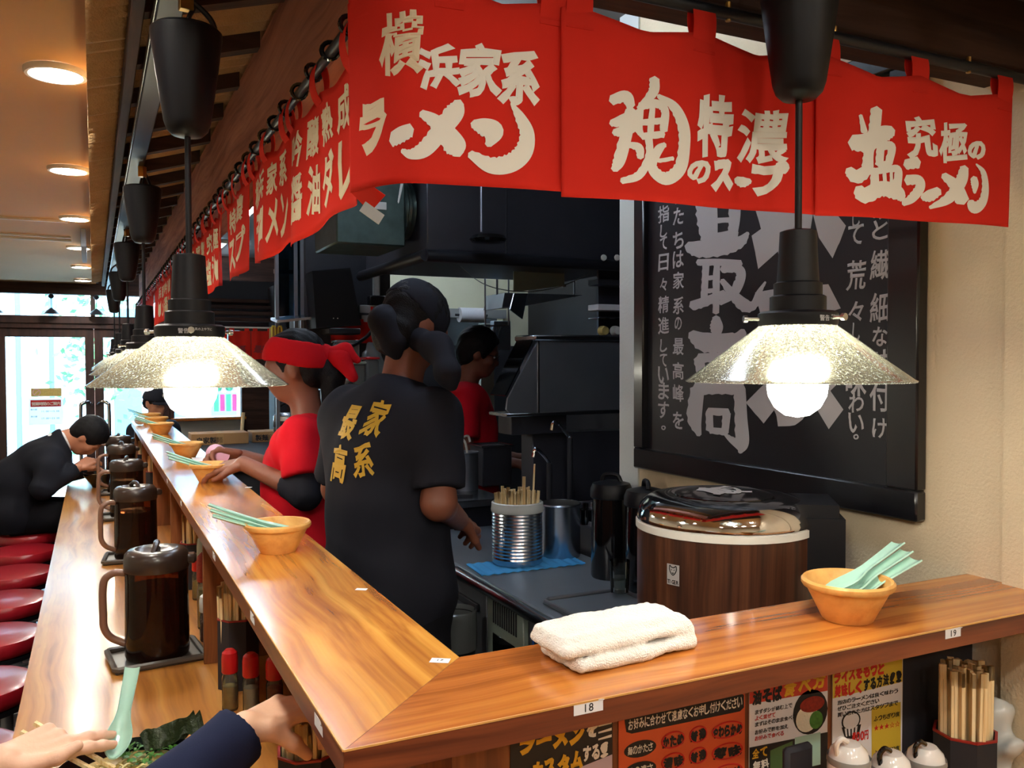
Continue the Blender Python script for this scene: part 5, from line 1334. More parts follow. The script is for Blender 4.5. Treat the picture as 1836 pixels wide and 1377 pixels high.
add(wc, 'base_box', 'dark_steel', mb().box((1.42, 2.93, 1.39), (1.66, 3.05, 1.462), .003))
add(wc, 'stand', 'dark_steel', mb().box((1.52, 2.95, .12), (1.95, 3.05, 1.39), .003))
bo = thing('noodle_boiler', 'dark steel noodle boiler with taps beyond the steel table', 'boiler', (1.7, 2.65, .12))
add(bo, 'body', 'dark_steel', mb().box((1.475, 2.27, .12), (2.2, 2.86, 1.12), .006))
add(bo, 'rim', 'steel_dull', mb().tube([(1.49, 2.28, 1.125), (2.19, 2.28, 1.125), (2.19, 2.85, 1.125), (1.49, 2.85, 1.125)], .008, 8, True))
for px, py, qx, qy in ((985, 700+130, 960, 805), (1022, 785, 993, 757)):
    a, c = atY(px, py, 2.84), atY(qx, qy, 2.84)
    f_ = thing('water_tap', 'thin chrome tap lever over the noodle boiler%s' % (', the upper one' if py < 800 else ', the lower one'), 'tap', (a[0], 2.84, 1.12))
    add(f_, 'lever', 'chrome', mb().tube(cr([a, (a+c)/2+[0, 0, .008], c, c+[-.01, 0, -.03]], 5), .007, 8)); add(f_, 'stem', 'black_matte', mb().tube([(a[0], 2.84, 1.12), a], .011, 10))
for i in range(5):
    p = atY(1050+14*i, 790, 2.5)
    mb().lathe([(.0005, 0), (.02, 0), (.024, .01), (.024, .05), (.01, .055), (.01, .07), (.0005, .072)], (p[0], 2.5, 1.12), 14).build('sauce_bottle', 'steel_dull' if i % 2 else 'black_gloss', label='small dark sauce bottle on the boiler rim', cat='bottle', group='sauce bottles on the boiler')
# sink bench, stock pot with tongs, pans further back
sk = thing('sink_bench', 'steel sink bench between the steel table and the back wall', 'bench', (1.45, 3.3, .12))
add(sk, 'bench_top', 'steel', mb().box((1.07, 3.07, 1.10), (1.47, 3.68, 1.13), .004)); add(sk, 'bench_body', 'dark_steel', mb().box((1.10, 3.1, .12), (1.46, 3.66, 1.10)))
add(sk, 'divider_bar', 'black_metal', mb().obox((1.26, 3.2, 1.135), (.09, -.06, 0), (.004, .006, 0), (0, 0, .005)))
p = atY(833, 868, 3.35); pt_ = pot('stock_pot', 'tall steel stock pot with a ladle resting in it', p[0], 3.35, 1.13, .058, .16, 'steel_dull')
b = mb(); b.tube(cr([(.02, 0, .10), (.01, .01, .19), (-.005, .01, .215), (.02, .01, .225), (.03, .01, .20)], 5), .005, 8); b.build('ladle_handle', 'white_plastic', pt_)
p = atY(795, 880, 3.35); pot('small_pan', 'small steel pan beside the stock pot', p[0]+.01, 3.35, 1.13, .05, .085, 'steel_dull')
p = atY(880, 850, 3.45)
sp_ = thing('square_pot', 'square dark pot with a bright steel rim', 'pot', (p[0], 3.45, 1.13))
add(sp_, 'pot_body', 'dark_steel', mb().box((p[0]-.07, 3.38, 1.13), (p[0]+.07, 3.52, 1.30), .004)); add(sp_, 'rim', 'steel', mb().tube([(p[0]-.075, 3.375, 1.303), (p[0]+.075, 3.375, 1.303), (p[0]+.075, 3.525, 1.303), (p[0]-.075, 3.525, 1.303)], .004, 6, True))
# back corner: hanging sheets, shelves, knobs
hs = thing('hanging_sheet', 'greenish clear plastic sheet hanging below the hood', 'sheet', (1.6, 3.6, 1.95))
q = [atY(921, 473, 3.7), atY(1012, 477, 3.7), atY(1012, 512, 3.7), atY(921, 524, 3.7)]
add(hs, 'sheet', 'green_grey', mb().slab([np.array([p[0], 3.7, p[2]]) for p in q], (0, 1, 0), .004))
for i in (1, 2): add(hs, 'clip', 'steel', mb().lathe([(.0005, -.008), (.01, -.006), (.01, .006), (.0005, .008)], tuple(q[i]), 12))
b = mb(); b.tube(cr([atY(815, 468, 3.6), atY(860, 505, 3.65), atY(905, 520, 3.69), atY(960, 522, 3.69), atY(1015, 510, 3.69), atY(1075, 480, 3.6)], 6), .0022, 6)
b.build('sagging_wire', 'grey_plastic', label='thin wire sagging below the extractor hood', cat='wire')
q = [atY(922, 526, 3.9), atY(946, 526, 3.9), atY(937, 572, 3.9), atY(915, 555, 3.9)]
mb().slab([np.array([p[0], 3.9, p[2]]) for p in q], (0, 1, 0), .01).build('steel_flap', 'steel', label='bent steel flap below the clear sheet', cat='flap')
q = [atY(905, 525, 4.3), atY(1045, 529, 4.3), atY(945, 548, 4.3), atY(900, 552, 4.3)]
sc_ = thing('steel_canopy', 'blue reflecting steel canopy behind the hanging sheet', 'canopy', tuple(q[3]))
add(sc_, 'canopy_body', 'steel_top', mb().slab([np.array([p[0], 4.3, p[2]]) for p in q], (0, 1, 0), .25))
for p in (q[0], q[1]): add(sc_, 'hanger', 'steel_dull', mb().tube([(p[0], 4.4, p[2]-.005), (p[0], 4.4, 2.72)], .006, 8))
a, c = atY(885, 575, 4.6), atY(916, 628, 4.6)
mb().box((a[0], 4.6, c[2]), (c[0], 4.65, a[2]), .003).build('steel_cupboard', 'steel_top', label='blue grey steel panel behind the worker in red', cat='panel')
a, c = atY(862, 640, 4.7), atY(887, 800, 4.7)
mb().box((a[0], 4.7, .12), (c[0], 4.74, a[2]+.2), .003).build('fridge_side', 'green_grey', label='pale green side of a tall fridge behind the worker', cat='fridge')
bs = thing('back_shelf', 'steel back shelf with white trays and two knobs by the wall end', 'shelf', (2.05, 3.3, 1.75))
for (x0, y0, x1, y1), m in (((1073, 545, 1116, 557), 'paper_white'), ((1073, 568, 1116, 572), 'steel'), ((1073, 500, 1116, 512), 'dark_steel')):
    a, c = atY(x0, y0, 3.25), atY(x1, y1, 3.25); add(bs, 'tray', m, mb().box((a[0], 3.25, c[2]), (c[0]+.1, 3.34, a[2]), .002))
a, c = atY(1072, 480, 3.35), atY(1118, 600, 3.35); add(bs, 'back_plate', 'dark_steel', mb().box((a[0], 3.345, c[2]), (c[0]+.2, 3.36, a[2])))
for px in (1082, 1104): p = atY(px, 593, 3.24); add(bs, 'knob', 'condiment' if px < 1090 else 'white_plastic', mb().lathe([(.0005, -.02), (.018, -.018), (.022, .0), (.022, .015), (.0005, .02)], tuple(p), 16, ax='y'))
for px in (1082, 1106): p = atY(px, 462, 3.17); add(hd, 'indicator_lamp', 'white_plastic', mb().lathe([(.0005, -.01), (.012, -.008), (.014, .0), (.0005, .012)], tuple(p), 12, ax='y'))
lf = thing('round_fan', 'pale blue round pan hanging on the back wall beside the pillar', 'pan', (1.5, 5.3, 1.8))
p = atY(720, 548, 5.482); mb().lathe([(.0005, 0), (.075, .004), (.08, .012), (.0005, .016)], tuple(p), 28, ax='y').build('disc', 'steel_top', lf, world=True); add(lf, 'handle', 'steel_dull', mb().tube([p+[0, 0, .08], p+[0, 0, .17]], .006, 8))
lr0 = atY(870, 584, 4.5); lr1 = atY(912, 584, 4.5)
lr = thing('ladle_rail', 'thin steel rail on two rods holding the ladles', 'rail', (lr0[0], 4.5, lr0[2]))
add(lr, 'bar', 'steel_dull', mb().tube([lr0, lr1], .005, 8))
for q in (lr0, lr1): add(lr, 'rod', 'steel_dull', mb().tube([q, (q[0], 4.5, 2.72)], .005, 8))
for i in range(3):
    p = atY(886+6*i, 585, 4.5); q = atY(880+6*i, 606, 4.5)
    mb().tube([p, (p+q)/2, q], .004, 6).build('hanging_ladle', 'steel', label='thin steel ladle handle hanging behind the worker', cat='ladle', group='ladles hanging behind the worker')
a, c = atY(700, 514, 5.2), atY(850, 562, 5.2)
rl = thing('paper_roll', 'white paper roll on a holder behind the chef', 'paper roll', (1.9, 5.4, 1.75))
p = atY(845, 565, 5.44); mb().lathe([(.0005, -.09), (.05, -.09), (.05, .09), (.0005, .09)], tuple(p), 24, ax='x').build('roll', 'paper_white', rl, world=True); add(rl, 'holder', 'black_metal', mb().tube([p+[-.12, 0, 0], p+[.12, 0, 0]], .008, 8))

# ---------------------------------------------------------------- far end behind the ledge
bc_ = thing('back_counter', 'low black counter behind the staff with urn and cartons on it', 'counter', (1.0, 5.3, .12))
add(bc_, 'top', 'black_matte', mb().box((.60, 4.62, 1.10), (1.28, 6.3, 1.13), .004)); add(bc_, 'body', 'black_matte', mb().box((.64, 4.66, .12), (1.26, 6.26, 1.10)))
up = atZ(480, 797, 1.13)
ur = thing('hot_water_urn', 'steel hot water urn with a black carrying handle', 'urn', (.96, 4.80, 1.13))
mb().lathe([(.0005, 0), (.075, 0), (.08, .01), (.08, .19)], (0, 0, 0), 32).build('urn_body', 'steel', ur)
mb().lathe([(.0815, .185), (.083, .19), (.083, .215), (.0815, .22)], (0, 0, 0), 32, cap=False).build('band', 'black_plastic', ur)
mb().lathe([(.081, .22), (.08, .245), (.06, .262), (.0005, .266)], (0, 0, 0), 32).build('urn_lid', 'steel', ur)
mb().tube(cr([(-.06, 0, .23), (-.05, 0, .29), (0, 0, .315), (.05, 0, .29), (.06, 0, .23)], 6), .008, 8).build('handle', 'black_plastic', ur)
bp = thing('soda_bottle', 'small clear bottle with a red cap and label beside the urn', 'bottle', (.905, 4.66, 1.13))
mb().lathe([(.0005, 0), (.026, 0), (.028, .01), (.028, .09), (.012, .13), (.011, .145)], (0, 0, 0), 24).build('bottle_body', 'shaker_clear', bp)
mb().lathe([(.0285, .03), (.0285, .075)], (0, 0, 0), 24, cap=False).build('bottle_label', 'red_plastic', bp); mb().lathe([(.0135, .14), (.0135, .16), (.0005, .161)], (0, 0, 0), 16).build('cap', 'red_plastic', bp)
for i, (x, y, w, h, s_) in enumerate(((.74, 6.0, .36, .075, '自家製麺'), (1.08, 6.05, .26, .07, '製麺所'))):
    t = thing('carton_box', 'brown printed carton on the black back counter%s' % (', the longer one' if i == 0 else ', the shorter one'), 'box', (x, y, 1.13))
    add(t, 'box_body', 'carton', mb().box((x-w/2, y-.1, 1.13), (x+w/2, y+.1, 1.13+h), .003)); add(t, 'tape', 'tan_board', mb().box((x-.02, y-.101, 1.13), (x+.02, y+.1, 1.1305+h)))
    text_on('lettering', 'letter_black', t, s_, (x-w*.42, y-.1005, 1.145), (1, 0, 0), (0, 0, 1), (0, -1, 0), .042, .0005, bold=.03)
br = thing('broom', 'broom with a pale handle leaning on the black column', 'broom', (1.15, 7.0, .12))
p, q = atY(438, 740, 7.0), atY(430, 800, 7.0)
add(br, 'handle', 'stick_wood', mb().tube([(q[0]-.05, 7.0, .30), (p[0], 7.05, p[2])], .014, 8)); add(br, 'head', 'black_matte', mb().box((q[0]-.17, 6.96, .12), (q[0]+.07, 7.04, .31), .01))
n2 = thing('noren_curtain', 'far red noren with dark lettering in front of the street window', 'curtain', (1.07, 7.3, 1.69))
a, c = atY(366, 588, 7.3), atY(492, 644, 7.3)
for i in range(3):
    x0 = a[0]+(c[0]-a[0])*i/3; x1 = a[0]+(c[0]-a[0])*(i+1)/3-.006
    add(n2, 'panel', 'noren_red', mb().grid(lambda u, v: (x0+(x1-x0)*u, 7.3+.008*math.sin(12*u+i), a[2]-.02+(c[2]-a[2]+.02)*v), 16, 6, .0012))
    text_on('lettering', 'red_lacquer', n2, '最高'[i % 2]+'系', (x0+.02, 7.285, c[2]+.06), (1, 0, 0), (0, 0, 1), (0, -1, 0), .06, .0005, bold=.05, jit=.6)
    for x in (x0+.03, x1-.03): add(n2, 'tab', 'noren_red', mb().box((x-.018, 7.296, a[2]-.03), (x+.018, 7.304, a[2]+.012)))
add(n2, 'pole', 'white_trim', mb().tube([(a[0]-.1, 7.3, a[2]+.008), (c[0]+.1, 7.3, a[2]+.008)], .007, 8))
dk = thing('dark_canopy', 'dark slatted canopy above the far red noren', 'canopy', (1.1, 7.3, 1.98))
for i in range(4): add(dk, 'slat', 'dark_wood', mb().box((.65, 7.25+.06*i, 2.0+.055*i), (1.9, 7.30+.06*i, 2.03+.055*i), .003))
add(dk, 'board', 'black_matte', mb().box((.65, 7.5, 1.96), (1.9, 7.54, 2.35)))
add(dk, 'end_post', 'black_matte', mb().box((1.34, 7.25, .12), (1.44, 7.5, 2.3)))
pb = atZ(468, 880, 1.13)
def wet_bag(p):
    q = p-np.array([.60, 3.22, 1.0], np.float32); return ell(q, (0, 0, 0), (.06, .07, .1))+.008*np.sin(q[:, 0]*80+q[:, 2]*60)+.006*np.sin(q[:, 1]*120+q[:, 2]*90)
bgt = thing('bag_stand', 'steel stand with a clear rubbish bag behind the ledge', 'stand', (.60, 3.22, .12))
add(bgt, 'stand', 'steel_dull', mb().box((.54, 3.15, .12), (.66, 3.29, .90), .004)); blob('bag', 'plastic_bag', wet_bag, (.5, 3.1, .88), (.7, 3.34, 1.13), .008, bgt)
# kitchen fill: unseen tubes added under the ceiling to brighten the room
def fill_tube(x, y, label, L=1.1, ax='y', z=2.66):
    t = thing('fill_tube_light', label, 'lamp', (x, y, z), 0 if ax == 'y' else PI/2)
    mb().box((-.05, -L/2, .03), (.05, L/2, .06), .004).build('housing', 'white_trim', t)
    mb().tube([(0, -L/2+.03, .012), (0, L/2-.03, .012)], .014, 12).build('tube', 'fill_tube_glow', t)
fill_tube(.95, 2.1, 'unseen fill tube added above the steel table'); fill_tube(.85, 3.6, 'unseen fill tube added above the red shirted staff'); fill_tube(1.9, 4.75, 'unseen fill tube added near the kitchen back wall', 1.1, 'x'); fill_tube(1.0, 8.3, 'unseen fill tube added near the street window'); fill_tube(.95, 5.9, 'unseen fill tube added above the black back counter')
# ================================================================== people
def A3(*v): return np.array(v, float)
def unit(v): v = np.array(v, float); return v/np.linalg.norm(v)
def head_segs(c, f, u):
    """cranium, jaw, nose, brow, lips, ears and neck stub round the head centre c, facing f, up u"""
    f = unit(f); u = unit(np.array(u)-f*np.dot(u, f)); s = np.cross(f, u); R_ = np.stack([s, f, u], 1)
    E_ = lambda a, r: ('e', c+s*a[0]+f*a[1]+u*a[2], r, R_)
    sg = [E_((0, -.008, .025), (.074, .094, .088)), E_((0, .022, -.045), (.058, .066, .066)), E_((0, .050, -.082), (.030, .034, .028)),
          E_((0, .086, -.016), (.012, .016, .022)), E_((0, .097, -.030), (.015, .013, .011)), E_((0, .078, .018), (.052, .014, .012)),
          E_((0, .080, -.060), (.022, .012, .008)), E_((.072, -.006, -.012), (.010, .018, .030)), E_((-.072, -.006, -.012), (.010, .018, .030)),
          E_((.040, .060, -.030), (.022, .022, .022)), E_((-.040, .060, -.030), (.022, .022, .022))]
    return sg, (s, f, u)
def add_eyes(t, c, fr):
    s, f, u = fr
    for k in (-1, 1):
        b = mb(); b.lathe([(.0005, -.010), (.009, -.005), (.0115, 0), (.009, .005), (.0005, .010)], (0, 0, 0), 14)
        V = [c+s*(k*.031+p[0])+f*(.078+p[1]*.6)+u*(-.003+p[2]*.7) for p in b.v]; b.v = [tuple(p) for p in V]; e = b.build('eye', 'letter_white', t, world=True)
        b = mb(); b.lathe([(.0005, -.004), (.005, -.001), (.005, .001), (.0005, .004)], (0, 0, 0), 12)
        b.v = [tuple(c+s*(k*.031+p[0])+f*(.0845+p[1]*.4)+u*(-.003+p[2])) for p in b.v]; b.build('iris', 'hair', e, world=True)
def hand_segs(W, a, n, side, curl, spread=0, thumb=None, sc=1.0):
    """wrist W, finger direction a, back of the hand n, side = +1 puts the thumb at a x n; curl: three bends per finger"""
    a = unit(a); n = unit(np.array(n)-a*np.dot(n, a)); s = np.cross(a, n)*side
    sg = []; tips = []
    offs = (.030, .010, -.010, -.029); lens = (.072, .080, .074, .058); base_l = (.088, .092, .088, .080)
    for i in range(4):
        K = W+sc*(a*base_l[i]+s*offs[i]); sg.append((W+sc*(a*.012+s*offs[i]*.62), K, .0145*sc, .0115*sc))
        d = unit(a+s*(offs[i]/.03*.12*(1+spread))); th = 0; p = K; L = lens[i]*sc; r = (.0098, .010, .0096, .0084)[i]*sc
        for j, fr in enumerate((.44, .31, .25)):
            th += curl[i][j]; dd = d*math.cos(th)-n*math.sin(th); q = p+dd*L*fr
            sg.append((p, q, r*(1-.08*j), r*(1-.08*(j+1)))); p = q
        tips.append((p, dd, n*math.cos(th)+d*math.sin(th)))
    B = W+sc*(a*.022+s*.026); t1, t2 = thumb if thumb else ((.55, .62, -.35), (.85, .35, -.35))
    d1 = unit(a*t1[0]+s*t1[1]+n*t1[2]); d2 = unit(a*t2[0]+s*t2[1]+n*t2[2])
    m = B+d1*.047*sc; e = m+d2*.034*sc
    sg += [(W+a*.01*sc+s*.012*sc, B, .016*sc, .0145*sc), (B, m, .0145*sc, .0108*sc), (m, e, .0108*sc, .0088*sc)]
    tips.append((e, d2, unit(np.cross(s, d2)*0+n)))
    return sg, tips
def mesh_add(b, V, F): b.add(V, F)
def figure(name, label, loc, skin, body, k=.03, h=.008, fine=()):
    """one body mesh: a coarse field for the trunk and finer ones for the hands, joined inside the sleeves"""
    t = thing(name, label, 'person', loc)
    b = mb(); lo, hi = bounds(body, .02); V, F = surf(lambda p: seg_union(p, body, k), lo, hi, h); b.add(V, F)
    for sg, kk, hh in fine:
        lo, hi = bounds(sg, .012); V, F = surf(lambda p: seg_union(p, sg, kk), lo, hi, hh); b.add(V, F)
    b.build('body', skin, t, world=True, angle=180)
    return t
def wrinkle(p, a=.004): 
    return a*(np.sin(p[:, 2]*38+p[:, 0]*17+np.sin(p[:, 1]*21)*1.4)*.5+np.sin(p[:, 0]*49-p[:, 2]*23+p[:, 1]*31)*.35+np.sin(p[:, 1]*67+p[:, 2]*13)*.25)
def cut(d, p, pt, n): return np.maximum(d, (p-np.array(pt, np.float32))@np.array(unit(n), np.float32))
def garment(name, m, t, segs, k, h, cuts=(), sleeves=(), wr=.004, pad=.03):
    allseg = list(segs)+[s_[0] for s_ in sleeves]
    lo, hi = bounds(allseg, pad)
    def fn(p):
        d = seg_union(p, segs, k)
        for pt, n in cuts: d = cut(d, p, pt, n)
        for sg, pt, n in sleeves: d = smin(d, cut(cone(p, *sg), p, pt, n), .02)
        return d+wrinkle(p, wr)
    o = blob(name, m, fn, lo, hi, h, t)
    return o, fn
def hair_cap(t, c, fr, segs_extra=(), cuts=(), grow=.012, m='hair', name='hair', h=.006):
    s, f, u = fr; R_ = np.stack([s, f, u], 1)
    sg = [('e', c+u*.034-f*.012, (.078+grow*.6, .098+grow*.4, .088+grow*.5), R_)]+list(segs_extra)
    lo, hi = bounds(sg, .02)
    def fn(p):
        d = seg_union(p, sg[:1], .02)
        for pt, n in cuts: d = cut(d, p, pt, n)
        for e in sg[1:]: d = smin(d, seg_union(p, [e], .02), .015)
        return d+.0025*np.sin(p[:, 0]*160+p[:, 1]*110)*np.sin(p[:, 2]*90+p[:, 1]*70)
    return blob(name, m, fn, lo, hi, h, t)

# ---------------------------------------------------------------- chef in black, seen from behind
C0 = A3(.716, 2.262, 0); f = unit((.85, .53, 0)); l = A3(-f[1], f[0], 0); Zu = A3(0, 0, 1)
def J(a, b_, z): return C0+f*a+l*b_+Zu*z
hc = J(.125, 0, 1.772); hf = unit(f*.80-Zu*.50-l*.25)
hs, fr = head_segs(hc, hf, Zu)
torso = [(J(0, .07, 1.06), J(0, -.07, 1.06), .115, .115), (J(0, 0, 1.06), J(.02, 0, 1.35), .125, .130), (J(.02, .09, 1.46), J(.02, -.09, 1.46), .105, .105), (J(.0, 0, 1.3), J(.03, 0, 1.52), .13, .10)]
arms = []
eR, wR = J(-.03, -.20, 1.305), J(.15, -.135, 1.225); eL, wL = J(.05, .23, 1.30), J(.26, .10, 1.20)
for e, w, sx in ((eR, wR, -1), (eL, wL, 1)):
    sh = J(.03, .16*sx, 1.535); arms += [(sh, e, .052, .042), (e, w, .041, .028)]
legs = [(J(0, .085*k_, 1.02), J(.02, .095*k_, .58), .085, .06) for k_ in (-1, 1)]+[(J(.02, .095*k_, .58), J(-.01, .095*k_, .20), .056, .040) for k_ in (-1, 1)]+[(J(-.03, .095*k_, .165), J(.13, .10*k_, .155), .042, .034) for k_ in (-1, 1)]
hR, tipsR = hand_segs(wR, f+l*.25-Zu*.3, Zu*.7-l*.5, 1, [(.5, .6, .4)]*4); hL, _ = hand_segs(wL, f-Zu*.3, Zu, -1, [(.5, .6, .4)]*4)
chef = figure('person', 'person in a black T-shirt with gold back lettering, bent over the steel table', J(0, 0, .12), 'skin_dark', hs+[(hc-hf*.02-Zu*.03, J(.055, 0, 1.56), .052, .062)]+torso+arms+legs, .03, .0085, [(hR+[(eR*.3+wR*.7, wR, .031, .028)], .008, .0042), (hL, .008, .005)])
sl = []
for e, sx in ((eR, -1), (eL, 1)):
    sh = J(.02, .15*sx, 1.535); end = sh+(e-sh)*.86; sl.append(((sh, sh+(e-sh)*1.05, .072, .072), end, e-sh))
tee = [(a, b_, ra+.022, rb+.022) for a, b_, ra, rb in torso]+[(J(-.01, .15, 1.52), J(-.01, -.15, 1.52), .060, .060), (J(0, 0, .98), J(.0, 0, 1.40), .165, .150), (J(.06, .0, 1.0), J(.05, 0, 1.3), .13, .12)]
shirt, shirt_fn = garment('t_shirt', 'shirt_black', chef, tee, .045, .0085, [(J(.045, 0, 1.622), unit(f*.28+Zu)), (J(0, 0, .93), -Zu)], sl, .004)
garment('trousers', 'trousers', chef, [(a, b_, ra+.02, rb+.025) for a, b_, ra, rb in legs[:4]]+[(J(0, .07, 1.02), J(0, -.07, 1.02), .118, .118)], .03, .011, [(J(0, 0, .16), -Zu)], (), .004)
for k_ in (-1, 1): garment('shoe', 'black_plastic', chef, [(J(-.04, .097*k_, .165), J(.14, .103*k_, .158), .052, .044)], .02, .010, [(J(0, 0, .122), -Zu)], (), 0)
hair_cap(chef, hc, fr, [('e', hc-fr[1]*.045-fr[2]*.045, (.076, .062, .075), np.stack(fr, 1))], [(hc-fr[1]*.0-fr[2]*.045, unit(-fr[2]*1-fr[1]*.2)), (hc+fr[1]*.065, unit(fr[1]-fr[2]*.5))])
# black bandana: cap, knot and two tails
s_, f_, u_ = fr; R_ = np.stack([s_, f_, u_], 1)
cap_seg = [('e', hc+u_*.030-f_*.014, (.088, .106, .098), R_)]
lo, hi = bounds(cap_seg, .03)
blob('bandana', 'shirt_black', lambda p: cut(seg_union(p, cap_seg, .02), p, hc+u_*.004, unit(-u_-f_*.35))+wrinkle(p, .004), lo, hi, .007, chef)
kn = hc-f_*.095-u_*.03
lt, rt = atD(705, 615, 2.36), atD(803, 668, 2.22)
for nm, pts in (('bandana_flap', [kn, (kn+lt)/2+A3(-.02, 0, .02), lt, lt+A3(.012, 0, -.035)]), ('bandana_tail', [hc+s_*.06-u_*.05, (hc+s_*.07+rt)/2, rt, rt+A3(.012, 0, -.035)])):
    sg = [(pts[0], pts[1], .035, .036), (pts[1], pts[2], .036, .030), (pts[2], pts[3], .030, .010)]; lo, hi = bounds(sg, .02)
    blob(nm, 'shirt_black', lambda p: seg_union(p, sg, .03)+wrinkle(p, .005), lo, hi, .007, chef)
# gold characters printed on the back
def on_back(V, F, o, t, m):
    org = np.array([J(-.40, 0, 0)-l*x+Zu*y for x, y, _ in V], np.float32); D_ = np.array(f, np.float32); s = np.zeros(len(org), np.float32)
    for _ in range(40): s += np.clip(shirt_fn(org+D_*s[:, None]), -.02, .05)*.8
    b = mb(); P3 = org+D_*(s-.0025)[:, None]; b.add(P3, F); return b.build('back_print', m, t, world=True, smooth=False)
def back_char(ch, x0, z0, x1, z1, seed):
    V, F = fit(ch, (x0, z1, x1, z0), .03, .9, seed); return V, F
pr = [back_char('家', .020, 1.475, .086, 1.570, 1), back_char('系', .018, 1.372, .078, 1.465, 2), back_char('最', -.056, 1.465, .004, 1.556, 3), back_char('高', -.062, 1.355, -.002, 1.455, 4)]
V, F = join(pr)
on_back(V, F, None, shirt, 'letter_gold')

# ---------------------------------------------------------------- staff in red
C0 = A3(.655, 2.93, 0); f = unit((-.90, .42, 0)); l = A3(-f[1], f[0], 0)
hc = J(.045, 0, 1.655); hf = unit(f-Zu*.22); hs, fr = head_segs(hc, hf, Zu)
s_, f_, u_ = fr; R_ = np.stack([s_, f_, u_], 1)
torso = [(J(0, .06, 1.0), J(0, -.06, 1.0), .105, .105), (J(0, 0, 1.0), J(.0, 0, 1.28), .11, .11), (J(.0, .08, 1.38), J(.0, -.08, 1.38), .088, .088)]
shL, shR = J(-.01, .155, 1.43), J(-.01, -.155, 1.43)
wL = A3(.440, 2.945, 1.335); eL = J(-.035, .215, 1.255); wR = A3(.47, 3.17, 1.335); eR = J(.03, -.20, 1.25)
hL, _ = hand_segs(wL, A3(-.52, .80, -.22), A3(.15, .2, .95), 1, [(.25, .35, .25), (.35, .4, .3), (.45, .45, .3), (.5, .5, .3)], .8, ((.5, -.55, -.6), (.9, -.2, -.4)))
hL, _ = hand_segs(wL, A3(-.80, .58, -.20), A3(-.1, -.35, .93), -1, [(.20, .35, .25), (.32, .4, .3), (.42, .45, .3), (.5, .5, .3)], .9, ((.75, .60, -.15), (.95, .2, -.2)), .95)
hR, _ = hand_segs(wR, A3(-.8, .1, .1), A3(0, .6, .7), 1, [(.7, .8, .5)]*4)
body = hs+[(hc-f_*.02-Zu*.03, J(.0, 0, 1.46), .046, .055)]+torso+[(shL, eL, .045, .037), (eL, wL, .036, .025), (shR, eR, .045, .037), (eR, wR, .036, .025)]+[(J(0, .08*k_, .95), J(.0, .085*k_, .2), .085, .045) for k_ in (-1, 1)]+[(J(-.03, .09*k_, .165), J(.12, .095*k_, .155), .04, .032) for k_ in (-1, 1)]
st_ = figure('person', 'person in a red T-shirt and red headscarf setting down a wooden bowl', J(0, 0, .12), 'skin_dark', body, .028, .0085, [(hL+[(eL*.25+wL*.75, wL, .0275, .025)], .007, .0036), (hR, .008, .005)])
add_eyes(st_, hc, fr)
tee = [(a, b_, ra+.022, rb+.022) for a, b_, ra, rb in torso]+[(J(-.01, .13, 1.42), J(-.01, -.13, 1.42), .06, .06), (J(.0, 0, .92), J(.01, 0, 1.3), .145, .135), (J(.06, 0, 1.12), J(.06, 0, 1.3), .10, .09)]
sl = [((sh, sh+(e-sh)*1.0, .068, .070), sh+(e-sh)*.72, e-sh) for sh, e in ((shL, eL), (shR, eR))]
rs, rs_fn = garment('t_shirt', 'shirt_red', st_, tee, .04, .0085, [(J(.02, 0, 1.505), unit(Zu+f*.25)), (J(0, 0, .80), -Zu)], sl, .005)
garment('elbow_sleeve', 'shirt_black', st_, [(shL+(eL-shL)*.60, eL, .056, .050), (eL, eL+(wL-eL)*.30, .050, .045)], .02, .007, [(eL+(wL-eL)*.30, wL-eL)], (), .003)
garment('trousers', 'trousers', st_, [(J(0, .08*k_, .98), J(.0, .088*k_, .2), .11, .065) for k_ in (-1, 1)], .02, .012, [(J(0, 0, .16), -Zu)], (), .004)
for k_ in (-1, 1): garment('shoe', 'black_plastic', st_, [(J(-.04, .092*k_, .165), J(.13, .097*k_, .158), .05, .042)], .02, .010, [(J(0, 0, .122), -Zu)], (), 0)
pony = [(hc-f_*.085+u_*.01, hc-f_*.13-Zu*.06, .04, .042), (hc-f_*.13-Zu*.06, hc-f_*.125-Zu*.17, .042, .030), (hc-f_*.125-Zu*.17, hc-f_*.10-Zu*.25, .030, .010)]
hair_cap(st_, hc, fr, pony+[('e', hc-f_*.05-u_*.02, (.072, .055, .07), R_)], [(hc+f_*.035-u_*.0, unit(f_-u_*.30))])
def band(p):
    d = ell(p, hc+u_*.028-f_*.012, (.095, .116, .106), R_); d = np.maximum(d, -ell(p, hc+u_*.028-f_*.012, (.082, .102, .093), R_))
    q = p-np.array(hc, np.float32); hgt = q@np.array(unit(u_+f_*-.38), np.float32)
    return np.maximum(d, np.abs(hgt-.048)-.042)+wrinkle(p, .003)
blob('headscarf', 'bandana_red', band, hc-.16, hc+.18, .006, st_)
kn = hc-f_*.105+u_*.022
for nm, pts, r in (('scarf_knot', [kn-s_*.02, kn+s_*.0, kn+s_*.02], (.026, .03, .026)), ('scarf_tail', [kn, kn-f_*.06-u_*.03-s_*.02, kn-f_*.085-u_*.10-s_*.03], (.024, .030, .018)), ('scarf_tail', [kn, kn-f_*.07-u_*.01-s_*.01, kn-f_*.11-u_*.05-s_*.02], (.022, .028, .014))):
    sg = [(pts[0], pts[1], r[0], r[1]), (pts[1], pts[2], r[1], r[2])]; lo, hi = bounds(sg, .02)
    blob(nm, 'bandana_red', lambda p: seg_union(p, sg, .02)+wrinkle(p, .006), lo, hi, .006, st_)
cp = thing('pink_cup', 'pale pink cup held in the hand of the red shirted staff', 'cup', tuple(wR+A3(-.07, .0, -.01)))
